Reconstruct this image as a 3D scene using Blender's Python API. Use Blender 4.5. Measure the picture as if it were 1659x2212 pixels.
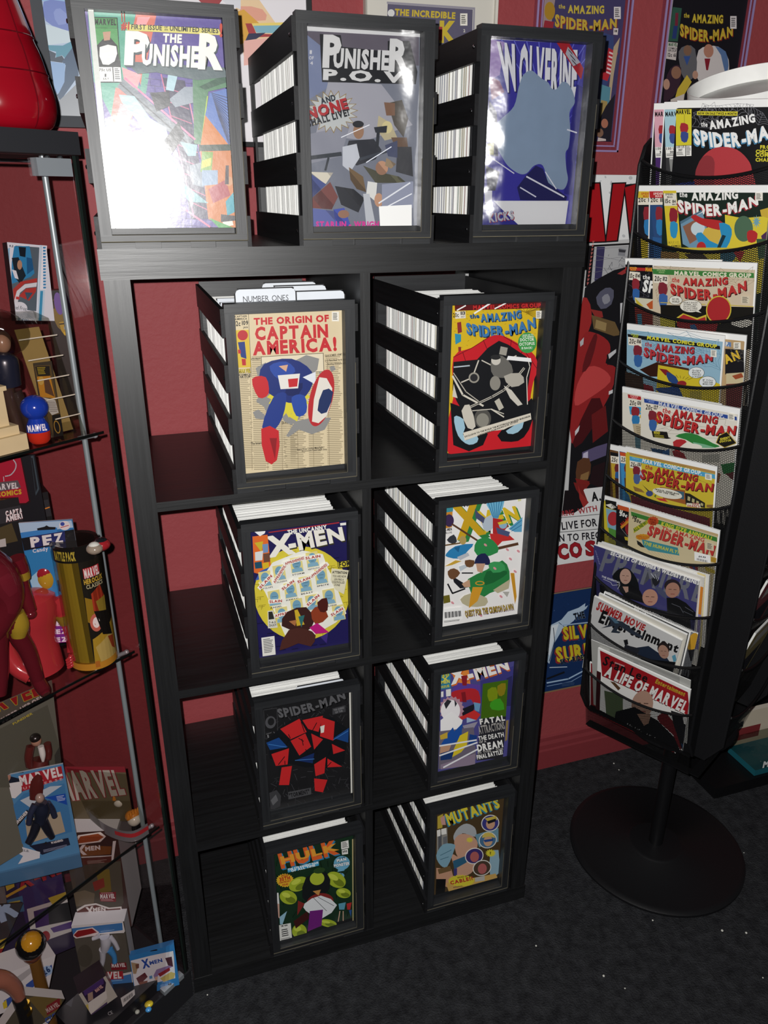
import bpy, math, random
import numpy as np
from mathutils import Vector, Matrix
random.seed(7)
for o in list(bpy.data.objects): bpy.data.objects.remove(o)
SC = bpy.context.scene; COL = SC.collection
# ------------------------------------------------------------------ camera
CAM = Vector((0.0274418, -1.1762678, 1.535827)); F = 1665.64
RX = Vector((0.9504603, -0.3108424, 0.0014921))
RY = Vector((-0.1161477, -0.3595883, -0.9258542))
RZ = Vector((0.2883313, 0.8798143, -0.377878))
cd = bpy.data.cameras.new('camera'); co = bpy.data.objects.new('camera', cd); COL.objects.link(co)
m = Matrix.Identity(4)
for i in range(3):
    m[i][0] = RX[i]; m[i][1] = -RY[i]; m[i][2] = -RZ[i]; m[i][3] = CAM[i]
co.matrix_world = m
cd.sensor_fit = 'VERTICAL'; cd.sensor_height = 36.0; cd.lens = F / 2212 * 36.0
cd.clip_start = 0.02; SC.camera = co
# ------------------------------------------------------------------ light: phone flash beside the lens, weak room light
w = bpy.data.worlds.new('room'); SC.world = w; w.use_nodes = True
w.node_tree.nodes['Background'].inputs[0].default_value = (0.9, 0.95, 1.0, 1)
w.node_tree.nodes['Background'].inputs[1].default_value = 0.022
ld = bpy.data.lights.new('phone_flash', 'POINT'); lo = bpy.data.objects.new('phone_flash', ld); COL.objects.link(lo)
lo.location = CAM - RX * 0.020 - RY * 0.020 - RZ * 0.004
ld.shadow_soft_size = 0.004; ld.energy = 54.0; ld.color = (1.0, 0.985, 0.965)
ld.use_nodes = True
_nt = ld.node_tree; _em = _nt.nodes['Emission']; _lf = _nt.nodes.new('ShaderNodeLightFalloff')
_lf.inputs['Strength'].default_value = 1.0; _nt.links.new(_lf.outputs['Linear'], _em.inputs['Strength'])
SC.view_settings.view_transform = 'Standard'; SC.view_settings.look = 'None'
SC.view_settings.exposure = 0.0; SC.view_settings.gamma = 1.0; SC.view_settings.use_curve_mapping = False
SC.cycles.max_bounces = 10; SC.cycles.transparent_max_bounces = 24; SC.cycles.use_denoising = True
# ------------------------------------------------------------------ picture point -> point on a plane of the room
def ray(u, v): return RX * ((u - 829.5) / F) + RY * ((v - 1106) / F) + RZ
def onpl(u, v, o, n):
    d = ray(u, v); return CAM + d * ((Vector(o) - CAM).dot(n) / d.dot(n))
def onz(u, v, z): return onpl(u, v, (0, 0, z), Vector((0, 0, 1)))
def ony(u, v, y): return onpl(u, v, (0, y, 0), Vector((0, 1, 0)))
def h(s):
    if not isinstance(s, str): return tuple(s)[:3] + (1.0,)
    r = []
    if len(s) == 3: s = ''.join(ch * 2 for ch in s)
    for i in (0, 2, 4):
        c = int(s[i:i + 2], 16) / 255.0
        r.append(c / 12.92 if c <= 0.04045 else ((c + 0.055) / 1.055) ** 2.4)
    return (r[0], r[1], r[2], 1.0)
# ------------------------------------------------------------------ materials
def new_mat(name):
    mt = bpy.data.materials.new(name); mt.use_nodes = True
    return mt, mt.node_tree, mt.node_tree.nodes['Principled BSDF']
def N(nt, t, **kw):
    n = nt.nodes.new(t)
    for k, v in kw.items():
        if k in n.inputs.keys(): n.inputs[k].default_value = v
        else: setattr(n, k, v)
    return n
def attr_mat(name, rough=0.5, metal=0.0, spec=0.5, coat=0.0, coat_r=0.1, bump=0.0, bscale=60.0, var=0.0):
    """material whose colour is the mesh's own flat print / paint colour"""
    mt, nt, p = new_mat(name)
    a = N(nt, 'ShaderNodeAttribute', attribute_name='Col')
    if var:
        tc = N(nt, 'ShaderNodeTexCoord'); nz = N(nt, 'ShaderNodeTexNoise', Scale=bscale, Detail=4.0)
        nt.links.new(tc.outputs['Object'], nz.inputs['Vector'])
        mr = N(nt, 'ShaderNodeMapRange'); mr.inputs[3].default_value = 1 - var; mr.inputs[4].default_value = 1 + var
        nt.links.new(nz.outputs[0], mr.inputs[0])
        vm = N(nt, 'ShaderNodeVectorMath', operation='SCALE')
        nt.links.new(a.outputs['Color'], vm.inputs[0]); nt.links.new(mr.outputs[0], vm.inputs['Scale'])
        nt.links.new(vm.outputs[0], p.inputs['Base Color'])
    else: nt.links.new(a.outputs['Color'], p.inputs['Base Color'])
    p.inputs['Roughness'].default_value = rough; p.inputs['Metallic'].default_value = metal
    p.inputs['Specular IOR Level'].default_value = spec
    p.inputs['Coat Weight'].default_value = coat; p.inputs['Coat Roughness'].default_value = coat_r
    if bump:
        tc = N(nt, 'ShaderNodeTexCoord'); nz = N(nt, 'ShaderNodeTexNoise', Scale=bscale, Detail=3.0)
        b = N(nt, 'ShaderNodeBump', Strength=bump, Distance=0.004)
        nt.links.new(tc.outputs['Object'], nz.inputs['Vector']); nt.links.new(nz.outputs[0], b.inputs['Height'])
        nt.links.new(b.outputs[0], p.inputs['Normal'])
        if coat: nt.links.new(b.outputs[0], p.inputs['Coat Normal'])
    return mt
def wood(name, c0, c1, axis, rough, scale=14.0, bump=0.15, spec=0.5):
    mt, nt, p = new_mat(name)
    tc = N(nt, 'ShaderNodeTexCoord'); mp = N(nt, 'ShaderNodeMapping')
    s = [scale * 9] * 3; s[axis] = scale * 0.35; mp.inputs['Scale'].default_value = s
    nz = N(nt, 'ShaderNodeTexNoise', Scale=1.0, Detail=6.0, Roughness=0.65)
    cr = N(nt, 'ShaderNodeValToRGB'); cr.color_ramp.elements[0].position = 0.3; cr.color_ramp.elements[1].position = 0.72
    cr.color_ramp.elements[0].color = h(c0); cr.color_ramp.elements[1].color = h(c1)
    b = N(nt, 'ShaderNodeBump', Strength=bump, Distance=0.002)
    mr = N(nt, 'ShaderNodeMapRange'); mr.inputs[3].default_value = rough - 0.07; mr.inputs[4].default_value = rough + 0.08
    L = nt.links.new
    L(tc.outputs['Object'], mp.inputs['Vector']); L(mp.outputs[0], nz.inputs['Vector']); L(nz.outputs[0], cr.inputs[0])
    L(cr.outputs[0], p.inputs['Base Color']); L(nz.outputs[0], b.inputs['Height']); L(b.outputs[0], p.inputs['Normal'])
    L(nz.outputs[0], mr.inputs[0]); L(mr.outputs[0], p.inputs['Roughness']); p.inputs['Specular IOR Level'].default_value = spec
    return mt
def clear(name, tint, rough=0.0, refl=0.06, bump=0.0, bscale=30.0):
    """clear pane or film: lets light through, mirrors a little of the room"""
    mt, nt, p = new_mat(name); nt.nodes.remove(p)
    tr = N(nt, 'ShaderNodeBsdfTransparent'); tr.inputs[0].default_value = h(tint)
    gl = N(nt, 'ShaderNodeBsdfGlossy'); gl.inputs['Roughness'].default_value = rough
    lw = N(nt, 'ShaderNodeLayerWeight'); lw.inputs['Blend'].default_value = 0.5
    pw = N(nt, 'ShaderNodeMath', operation='POWER'); pw.inputs[1].default_value = 5.0
    mr = N(nt, 'ShaderNodeMapRange'); mr.inputs[3].default_value = refl; mr.inputs[4].default_value = 0.6
    mx = N(nt, 'ShaderNodeMixShader'); L = nt.links.new
    L(lw.outputs['Facing'], pw.inputs[0]); L(pw.outputs[0], mr.inputs[0]); L(mr.outputs[0], mx.inputs[0])
    L(tr.outputs[0], mx.inputs[1]); L(gl.outputs[0], mx.inputs[2])
    L(mx.outputs[0], nt.nodes['Material Output'].inputs[0])
    if bump:
        tc = N(nt, 'ShaderNodeTexCoord'); nz = N(nt, 'ShaderNodeTexNoise', Scale=bscale, Detail=2.0)
        b = N(nt, 'ShaderNodeBump', Strength=bump, Distance=0.01)
        L(tc.outputs['Object'], nz.inputs['Vector']); L(nz.outputs[0], b.inputs['Height']); L(b.outputs[0], gl.inputs['Normal'])
    return mt
M = {}
M['print'] = attr_mat('printed_paper', 0.42, coat=0.35, coat_r=0.16)
M['glossprint'] = attr_mat('bagged_print', 0.4, coat=1.0, coat_r=0.19, bump=0.05, bscale=60)
M['slick'] = attr_mat('wrinkled_bag_print', 0.4, coat=1.0, coat_r=0.10, bump=0.35, bscale=26)
M['matte'] = attr_mat('matte_paint', 0.7, var=0.06)
M['plastic'] = attr_mat('moulded_plastic', 0.3, coat=0.3)
M['gloss'] = attr_mat('gloss_plastic', 0.16, coat=0.5, coat_r=0.08)
M['metal'] = attr_mat('metal', 0.22, metal=1.0)
M['foil'] = attr_mat('foil', 0.45, metal=0.35, bump=0.12, bscale=30, var=0.10)
M['bagfilm'] = clear('crinkled_bag_film', 'fafafc', 0.22, 0.09, bump=0.06, bscale=60)
M['bagshine'] = clear('billowed_bag_film', 'fafafc', 0.20, 0.22, bump=0.06, bscale=50)
M['satin'] = attr_mat('satin_steel', 0.42, metal=0.45)
M['paper'] = attr_mat('paper_edges', 0.6, var=0.05)
M['wood_h'] = wood('black_brown_veneer_across', '0a0a0b', '17181a', 0, 0.44, spec=0.9)
M['wood_v'] = wood('black_brown_veneer_upright', '0a0a0b', '161719', 2, 0.44, spec=0.9)
M['wood_d'] = wood('black_brown_veneer_deep', '0a0809', '141012', 0, 0.42)
M['crate_h'] = wood('black_stain_across', '16171a', '26282b', 0, 0.47, scale=10, spec=0.8)
M['crate_v'] = wood('black_stain_upright', '16171a', '26282b', 2, 0.47, scale=10, spec=0.8)
M['crate_side'] = wood('black_stain_side', '0b0b0d', '131317', 1, 0.55, scale=10)
M['worn'] = attr_mat('worn_bare_wood', 0.8, var=0.3)
M['blackmetal'] = attr_mat('black_powder_coat', 0.42, spec=0.35, bump=0.05, bscale=400)
M['glass'] = clear('cabinet_glass', 'f7f3f3', 0.0, 0.018)
M['film'] = clear('clear_plastic_film', 'e6e6e4', 0.12, 0.04, bump=0.5, bscale=38)
M['blister'] = clear('clear_blister', 'e6e6e2', 0.06, 0.03, bump=0.35, bscale=30)
M['acrylic'] = clear('clear_acrylic_case', 'f6f3fa', 0.05, 0.04)
def wall_mat():
    mt, nt, p = new_mat('red_textured_paint'); L = nt.links.new
    tc = N(nt, 'ShaderNodeTexCoord'); nz = N(nt, 'ShaderNodeTexNoise', Scale=75.0, Detail=5.0, Roughness=0.6)
    n2 = N(nt, 'ShaderNodeTexNoise', Scale=3.0, Detail=2.0)
    cr = N(nt, 'ShaderNodeValToRGB'); cr.color_ramp.elements[0].color = h('8f3d41'); cr.color_ramp.elements[1].color = h('9b4548')
    b = N(nt, 'ShaderNodeBump', Strength=0.32, Distance=0.004)
    for n in (nz, n2): L(tc.outputs['Object'], n.inputs['Vector'])
    L(n2.outputs[0], cr.inputs[0]); L(cr.outputs[0], p.inputs['Base Color']); L(nz.outputs[0], b.inputs['Height']); L(b.outputs[0], p.inputs['Normal'])
    p.inputs['Roughness'].default_value = 0.6; p.inputs['Specular IOR Level'].default_value = 0.3
    return mt
def carpet_mat():
    mt, nt, p = new_mat('black_carpet'); L = nt.links.new
    tc = N(nt, 'ShaderNodeTexCoord'); nz = N(nt, 'ShaderNodeTexNoise', Scale=38.0, Detail=8.0, Roughness=0.7)
    n2 = N(nt, 'ShaderNodeTexNoise', Scale=260.0, Detail=3.0)
    cr = N(nt, 'ShaderNodeValToRGB'); e = cr.color_ramp.elements
    e[0].position = 0.3; e[0].color = h('17171a'); e[1].position = 0.7; e[1].color = h('37383b')
    b = N(nt, 'ShaderNodeBump', Strength=0.9, Distance=0.006)
    ad = N(nt, 'ShaderNodeMath', operation='ADD')
    for n in (nz, n2): L(tc.outputs['Object'], n.inputs['Vector'])
    L(nz.outputs[0], cr.inputs[0]); L(cr.outputs[0], p.inputs['Base Color']); L(nz.outputs[0], ad.inputs[0]); L(n2.outputs[0], ad.inputs[1])
    L(ad.outputs[0], b.inputs['Height']); L(b.outputs[0], p.inputs['Normal'])
    p.inputs['Roughness'].default_value = 0.95; p.inputs['Specular IOR Level'].default_value = 0.15
    return mt
def mesh_mat(name, px, py, t):
    """expanded metal: black lattice with diamond holes, from the sheet's own uv in metres"""
    mt, nt, p = new_mat(name); L = nt.links.new
    p.inputs['Base Color'].default_value = h('0d0d0e'); p.inputs['Roughness'].default_value = 0.4
    uv = N(nt, 'ShaderNodeUVMap'); sp = N(nt, 'ShaderNodeSeparateXYZ'); L(uv.outputs[0], sp.inputs[0])
    def mth(op, a, b=None):
        n = N(nt, 'ShaderNodeMath', operation=op)
        for i, x in enumerate((a, b)):
            if x is None: continue
            if isinstance(x, (int, float)): n.inputs[i].default_value = x
            else: L(x, n.inputs[i])
        return n.outputs[0]
    a = mth('DIVIDE', sp.outputs[0], px); b = mth('DIVIDE', sp.outputs[1], py)
    g1 = mth('LESS_THAN', mth('FRACT', mth('ADD', a, b)), t); g2 = mth('LESS_THAN', mth('FRACT', mth('SUBTRACT', a, b)), t)
    k = mth('MAXIMUM', g1, g2)
    tr = N(nt, 'ShaderNodeBsdfTransparent'); mx = N(nt, 'ShaderNodeMixShader')
    L(k, mx.inputs[0]); L(tr.outputs[0], mx.inputs[1]); L(p.outputs[0], mx.inputs[2])
    L(mx.outputs[0], nt.nodes['Material Output'].inputs[0])
    return mt
M['mesh'] = mesh_mat('expanded_steel_mesh', 0.0066, 0.0036, 0.34)
M['wall'] = wall_mat(); M['carpet'] = carpet_mat()
# ------------------------------------------------------------------ objects
def tag(o, label=None, cat=None, group=None, kind=None):
    if label: o['label'] = label
    if cat: o['category'] = cat
    if group: o['group'] = group
    if kind: o['kind'] = kind
    return o
def empty(name, loc, label, cat, group=None, rz=0.0):
    o = bpy.data.objects.new(name, None); COL.objects.link(o); o.location = loc; o.rotation_euler = (0, 0, rz)
    o.empty_display_size = 0.05
    return tag(o, label, cat, group)
class MB:
    def __init__(s): s.v = []; s.f = []; s.c = []; s.mi = []; s.uv = None
    def add(s, vs, fs, col, mi=0):
        k = len(s.v); c = h(col); s.v += [tuple(v) for v in vs]
        for f in fs: s.f.append(tuple(i + k for i in f)); s.c.append(c); s.mi.append(mi)
        return s
    def box(s, a, b, col='222', mi=0):
        x0, y0, z0 = a; x1, y1, z1 = b
        return s.add([(x0, y0, z0), (x1, y0, z0), (x1, y1, z0), (x0, y1, z0), (x0, y0, z1), (x1, y0, z1), (x1, y1, z1), (x0, y1, z1)],
                     [(3, 2, 1, 0), (4, 5, 6, 7), (0, 1, 5, 4), (1, 2, 6, 5), (2, 3, 7, 6), (3, 0, 4, 7)], col, mi)
    def hexa(s, p, col='222', mi=0):      # 8 corners: bottom loop then top loop
        return s.add(p, [(3, 2, 1, 0), (4, 5, 6, 7), (0, 1, 5, 4), (1, 2, 6, 5), (2, 3, 7, 6), (3, 0, 4, 7)], col, mi)
    def slab(s, o, u, v, n, col='222', mi=0):   # corner o, edges u, v, thickness vector n
        o, u, v, n = map(Vector, (o, u, v, n))
        return s.hexa([o, o + u, o + u + v, o + v, o + n, o + u + n, o + u + v + n, o + v + n], col, mi)
    def tube(s, path, r, col='222', n=10, mi=0, closed=False):
        P = [Vector(p) for p in path]; k = len(P); rs = r if isinstance(r, (list, tuple)) else [r] * k
        vs = []; up = None
        for i, p in enumerate(P):
            t = (P[(i + 1) % k] - P[i - 1]) if closed else (P[min(i + 1, k - 1)] - P[max(i - 1, 0)])
            t.normalize()
            if up is None: up = Vector((0, 0, 1)) if abs(t.z) < 0.9 else Vector((1, 0, 0))
            a = t.cross(up).normalized(); b = a.cross(t).normalized(); up = b
            for j in range(n):
                g = 2 * math.pi * j / n; vs.append(p + (a * math.cos(g) + b * math.sin(g)) * rs[i])
        fs = []
        for i in range(k if closed else k - 1):
            i2 = (i + 1) % k
            for j in range(n): fs.append((i * n + j, i * n + (j + 1) % n, i2 * n + (j + 1) % n, i2 * n + j))
        if not closed: fs += [tuple(range(n))[::-1], tuple((k - 1) * n + j for j in range(n))]
        return s.add(vs, fs, col, mi)
    def lathe(s, c, prof, col='222', n=32, mi=0, ax=None, sq=(1, 1)):
        c = Vector(c); vs = []; fs = []; A = ax or Matrix.Identity(3)
        for (r, z) in prof:
            for j in range(n):
                g = 2 * math.pi * j / n; vs.append(c + A @ Vector((r * sq[0] * math.cos(g), r * sq[1] * math.sin(g), z)))
        for i in range(len(prof) - 1):
            for j in range(n): fs.append((i * n + j, i * n + (j + 1) % n, (i + 1) * n + (j + 1) % n, (i + 1) * n + j))
        if prof[0][0] > 1e-5: fs.append(tuple(range(n))[::-1])
        if prof[-1][0] > 1e-5: fs.append(tuple((len(prof) - 1) * n + j for j in range(n)))
        return s.add(vs, fs, col, mi)
    def ball(s, c, r, col='222', n=18, mi=0, ax=None):
        rx, ry, rz = r if isinstance(r, (tuple, list)) else (r, r, r)
        prof = [(math.sin(math.pi * i / n) , -math.cos(math.pi * i / n)) for i in range(n + 1)]
        c = Vector(c); A = ax or Matrix.Identity(3); vs = []; fs = []; q = n + 4
        for (r_, z) in prof:
            for j in range(q):
                g = 2 * math.pi * j / q; vs.append(c + A @ Vector((rx * r_ * math.cos(g), ry * r_ * math.sin(g), rz * z)))
        for i in range(n):
            for j in range(q): fs.append((i * q + j, i * q + (j + 1) % q, (i + 1) * q + (j + 1) % q, (i + 1) * q + j))
        return s.add(vs, fs, col, mi)
    def grid(s, fn, nu, nv, col='222', mi=0, uvfn=None):
        vs = [fn(i / nu, j / nv) for j in range(nv + 1) for i in range(nu + 1)]
        fs = [(j * (nu + 1) + i, j * (nu + 1) + i + 1, (j + 1) * (nu + 1) + i + 1, (j + 1) * (nu + 1) + i) for j in range(nv) for i in range(nu)]
        if uvfn: s.uv = [uvfn(i / nu, j / nv) for j in range(nv + 1) for i in range(nu + 1)]
        return s.add(vs, fs, col, mi)
    def build(s, name, mats, parent=None, smooth=False, origin=None):
        if not isinstance(mats, (list, tuple)): mats = [mats]
        me = bpy.data.meshes.new(name)
        if origin is not None:
            oo = Vector(origin); vs = [tuple(Vector(v) - oo) for v in s.v]
        else: vs = s.v
        me.from_pydata(vs, [], s.f)
        at = me.attributes.new('Col', 'FLOAT_COLOR', 'FACE'); at.data.foreach_set('color', [x for c in s.c for x in c])
        me.polygons.foreach_set('material_index', s.mi)
        for mt in mats: me.materials.append(M[mt] if isinstance(mt, str) else mt)
        if s.uv:
            ul = me.uv_layers.new(name='UVMap')
            for lp in me.loops: ul.data[lp.index].uv = s.uv[lp.vertex_index]
        if smooth:
            me.polygons.foreach_set('use_smooth', [True] * len(me.polygons))
            try: me.set_sharp_from_angle(angle=math.radians(42))
            except Exception: pass
        me.update()
        o = bpy.data.objects.new(name, me); COL.objects.link(o)
        if origin is not None: o.location = oo
        if parent is not None:
            o.parent = parent
            if origin is None: o.matrix_parent_inverse = Matrix.Translation(-Vector(parent.location)) if parent.rotation_euler[2] == 0 else (Matrix.Translation(parent.location) @ Matrix.Rotation(parent.rotation_euler[2], 4, 'Z')).inverted()
        return o
def smooth_poly(pts, closed=True, n=4):
    """Catmull-Rom through the points"""
    k = len(pts); out = []
    for i in range(k if closed else k - 1):
        p = [pts[(i + d) % k] if closed else pts[min(max(i + d, 0), k - 1)] for d in (-1, 0, 1, 2)]
        for j in range(n):
            t = j / n
            out.append(tuple(0.5 * (2 * p[1][a] + (p[2][a] - p[0][a]) * t + (2 * p[0][a] - 5 * p[1][a] + 4 * p[2][a] - p[3][a]) * t * t + (3 * p[1][a] - p[0][a] - 3 * p[2][a] + p[3][a]) * t ** 3) for a in range(len(pts[0]))))
    if not closed: out.append(tuple(pts[-1]))
    return out
# ------------------------------------------------------------------ lettering: outlines of every character, made once
CH = 'ABCDEFGHIJKLMNOPQRSTUVWXYZabcdefghijklmnopqrstuvwxyz0123456789!?.,-&#$:\'"/'
GL = {}
def make_glyphs():
    obs = []
    for bold, off in ((0, 0.0), (1, 0.028), (2, 0.05)):
        for ch in CH:
            c = bpy.data.curves.new('g', 'FONT'); c.body = ch; c.offset = off; c.resolution_u = 2
            o = bpy.data.objects.new('g', c); COL.objects.link(o); obs.append((bold, ch, o, c))
    dg = bpy.context.evaluated_depsgraph_get(); dg.update()
    for bold, ch, o, c in obs:
        me = o.evaluated_get(dg).to_mesh()
        vs = [(v.co.x, v.co.y) for v in me.vertices]; me.calc_loop_triangles()
        ts = [tuple(t.vertices) for t in me.loop_triangles]
        if vs:
            x0 = min(v[0] for v in vs); x1 = max(v[0] for v in vs)
            GL[(bold, ch)] = ([(x - x0, y) for x, y in vs], ts, x1 - x0)
        o.to_mesh_clear() if hasattr(o, 'to_mesh_clear') else None
    for bold, ch, o, c in obs:
        bpy.data.objects.remove(o); bpy.data.curves.remove(c)
make_glyphs()
CAPH = max(v[1] for v in GL[(0, 'H')][0])
# ------------------------------------------------------------------ a printed sheet: flat art laid on a rectangle in the room
class Sheet:
    """rectangle with corner O (top left), unit axes U (right) and V (down), size w x h; art given in picture
    points (x/s+ox, y/s+oy) that fall on its plane, cut off at its edges"""
    def __init__(s, O, U, V, w, hh, off=(0, 0), sc=1.0, eps=0.00005, mb=None, lift=0.0):
        s.O = Vector(O); s.U = Vector(U).normalized(); s.n = s.U.cross(Vector(V)).normalized()
        s.V = s.n.cross(s.U).normalized()
        s.n = -s.n if (CAM - s.O).dot(s.n) < 0 else s.n
        s.w = w; s.h = hh; s.off = off; s.sc = sc; s.eps = eps; s.k = 1; s.mb = mb or MB(); s.lift = lift; s.mi = 0
    def view(s, ox, oy, sc): s.off = (ox, oy); s.sc = sc; return s
    def uv(s, p):
        q = onpl(p[0] / s.sc + s.off[0], p[1] / s.sc + s.off[1], s.O, s.n) - s.O
        return (q.dot(s.U), q.dot(s.V))
    def clip(s, P):
        for ax, lim, sg in ((0, 0.0, 1), (0, s.w, -1), (1, 0.0, 1), (1, s.h, -1)):
            out = []
            for i in range(len(P)):
                a = P[i - 1]; b = P[i]; da = (a[ax] - lim) * sg; db = (b[ax] - lim) * sg
                if (da >= 0) != (db >= 0):
                    t = da / (da - db); out.append((a[0] + (b[0] - a[0]) * t, a[1] + (b[1] - a[1]) * t))
                if db >= 0: out.append(b)
            P = out
            if len(P) < 3: return []
        return P
    def put(s, polys, col):
        z = s.lift + s.eps * s.k; s.k += 1
        for P in polys:
            P = s.clip(P)
            if len(P) < 3: continue
            A = sum(P[i - 1][0] * P[i][1] - P[i][0] * P[i - 1][1] for i in range(len(P)))
            if abs(A) < 2e-9: continue
            if (A > 0) == (s.U.cross(s.V).dot(s.n) < 0): P = P[::-1]
            s.mb.add([s.O + s.U * a + s.V * b + s.n * z for a, b in P], [tuple(range(len(P)))], col, s.mi)
        return s
    def P(s, col, *pts, sm=0):
        q = [s.uv(p) for p in pts]
        if sm: q = smooth_poly(q, True, sm)
        return s.put([q], col)
    def E(s, col, x, y, rx, ry=None, rot=0.0, n=26):
        ry = rx if ry is None else ry; c, d = math.cos(math.radians(rot)), math.sin(math.radians(rot))
        return s.P(col, *[(x + rx * math.cos(g) * c - ry * math.sin(g) * d, y + rx * math.cos(g) * d + ry * math.sin(g) * c) for g in [2 * math.pi * i / n for i in range(n)]])
    def B(s, col, x, y, rx, ry, n=14, k=0.75, rot=0.0):
        return s.P(col, *[(x + rx * (1 if i % 2 else k) * math.cos(math.pi * i / n + rot), y + ry * (1 if i % 2 else k) * math.sin(math.pi * i / n + rot)) for i in range(2 * n)])
    def L(s, col, wd, *pts, sm=0):
        if sm: pts = smooth_poly(list(pts), False, sm)
        qs = []
        for a, b in zip(pts, pts[1:]):
            dx, dy = b[0] - a[0], b[1] - a[1]; l = math.hypot(dx, dy) or 1; nx, ny = -dy / l * wd / 2, dx / l * wd / 2
            ex, ey = dx / l * wd * 0.15, dy / l * wd * 0.15
            qs.append([s.uv(p) for p in ((a[0] + nx - ex, a[1] + ny - ey), (b[0] + nx + ex, b[1] + ny + ey), (b[0] - nx + ex, b[1] - ny + ey), (a[0] - nx - ex, a[1] - ny - ey))])
        return s.put(qs, col)
    def R(s, col, a, b, c, d):            # rectangle in fractions of the sheet: left, top, right, bottom
        return s.put([[(a * s.w, b * s.h), (c * s.w, b * s.h), (c * s.w, d * s.h), (a * s.w, d * s.h)]], col)
    def G(s, col, x0, y0, x1, y1, x2, y2, n, gap=0.45, wd=0.6):   # grey lines of tiny print: two top points, one point of the foot
        qs = []; rr = random.Random(int(x0 * 7 + y0))
        for i in range(n):
            t = i / n; t2 = (i + gap) / n; e = 1 - rr.random() * 0.3
            a = (x0 + (x2 - x0) * t, y0 + (y2 - y0) * t); b = (a[0] + (x1 - x0) * e, a[1] + (y1 - y0) * e)
            c = (x0 + (x2 - x0) * t2, y0 + (y2 - y0) * t2); d = (c[0] + (x1 - x0) * e, c[1] + (y1 - y0) * e)
            qs.append([s.uv(p) for p in (a, b, d, c)])
        return s.put(qs, col)
    def T(s, txt, x0, y0, x1, y1, hh, col, h2=None, a=0.0, b=1, up=None, sh=None, out=None, gap=0.09, sp=0.32):
        """text from base left to base right, hh / h2 cap heights at its ends, a = sag of its line, sh = (dx, dy, colour), out = (width, colour)"""
        h2 = hh if h2 is None else h2; L = math.hypot(x1 - x0, y1 - y0)
        if up is None: up = ((y1 - y0) / L, -(x1 - x0) / L)
        items = []; x = 0.0
        for ch in txt:
            if ch == ' ': x += sp; continue
            g = GL.get((b, ch))
            if g is None: continue
            items.append((x, g)); x += g[2] + gap
        W = max(x - gap, 0.01)
        def lay(dx, dy, c, grow=0.0):
            qs = []
            for ox, (vs, ts, wd) in items:
                pp = []
                for (vx, vy) in vs:
                    t = (ox + vx) / W; hgt = (hh + (h2 - hh) * t) * vy / CAPH; sg = a * 4 * t * (1 - t)
                    pp.append(s.uv((x0 + (x1 - x0) * t + up[0] * hgt + dx, y0 + (y1 - y0) * t + sg + up[1] * hgt + dy)))
                for tr in ts: qs.append([pp[i] for i in tr])
            s.put(qs, c)
        if sh:
            for k in range(3): lay(sh[0] * (3 - k) / 3, sh[1] * (3 - k) / 3, sh[2])
        if out:
            w_ = out[0]
            for dx, dy in ((w_, 0), (-w_, 0), (0, w_), (0, -w_), (w_ * .7, w_ * .7), (-w_ * .7, -w_ * .7), (w_ * .7, -w_ * .7), (-w_ * .7, w_ * .7)): lay(dx, dy, out[1])
        lay(0, 0, col)
        return s
def sheet_px(tl, tr, hh, o, n, down, off=(0, 0), sc=1.0, **kw):
    """sheet on the plane (o, n) from the picture points of its top corners, running hh metres along down"""
    n = Vector(n).normalized()
    a = onpl(tl[0] / sc + off[0], tl[1] / sc + off[1], o, n); b = onpl(tr[0] / sc + off[0], tr[1] / sc + off[1], o, n)
    return Sheet(a, b - a, down, (b - a).length, hh, off, sc, **kw)
# ------------------------------------------------------------------ the room
WY = 0.395
o = MB().box((-4, -3.5, -0.02), (4.5, WY + 0.1, 0.0), '202020').build('floor', 'carpet'); tag(o, kind='structure')
o = MB().box((-4, WY, 0), (4.5, WY + 0.1, 2.7), '802d33').build('wall_back', 'wall'); tag(o, kind='structure')
b = MB()
prof = [(0, 0), (-0.013, 0), (-0.013, 0.062), (-0.011, 0.068), (-0.0105, 0.082), (-0.007, 0.092), (-0.0065, 0.104), (0, 0.108)]
vs = [(x, WY + y, z) for x in (-4, 4.5) for (y, z) in prof]; k = len(prof)
b.add(vs, [(i, i + 1, k + i + 1, k + i) for i in range(k - 1)], '7c2a30')
o = b.build('baseboard_back', 'matte'); tag(o, kind='structure')
b = MB(); rr = random.Random(3)
for px, py in ((448, 2149), (1158, 2043), (1337, 1663), (1326, 1649), (1450, 1722), (1607, 1842), (1602, 1870), (1304, 2108), (1350, 2135), (1648, 2112), (1560, 2010), (1410, 1988), (1612, 2015)):
    p = onz(px, py, 0.003); r = 0.0012 + rr.random() * 0.0016
    b.ball(p, (r, r, r * 0.8), 'c9c8c0', 6)
tag(b.build('lint_specks', 'paper'), 'scattered white lint specks lying on the black carpet', 'lint', kind='stuff')
# ------------------------------------------------------------------ cube shelf unit
S_, C_, D_ = 0.0385, 0.3355, 0.016; WID = 0.764; DEP = 0.382; TOP = 1.4695
rows = [1.4285 - C_ - i * (C_ + D_) for i in range(4)]       # floor level of each row of cells
shelf = empty('cube_shelf_unit', (WID / 2, DEP / 2, 0), 'tall black-brown cube shelf unit, two cells wide and four high, standing against the red wall', 'shelf')
MB().box((0, 0, 1.4285), (WID, DEP, TOP)).build('top_panel', 'wood_h', shelf)
MB().box((0, 0, 0), (WID, DEP, S_)).build('bottom_panel', 'wood_h', shelf)
for a in (0.003, WID - S_): MB().box((a, 0.0006, S_), (a + S_ - 0.003, DEP, 1.4285)).build('side_panel', 'wood_v', shelf)
for i in range(3):
    MB().box((S_, 0.0003, rows[i] - D_), (WID - S_, DEP, rows[i])).build('shelf_board', 'wood_h', shelf)
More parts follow.
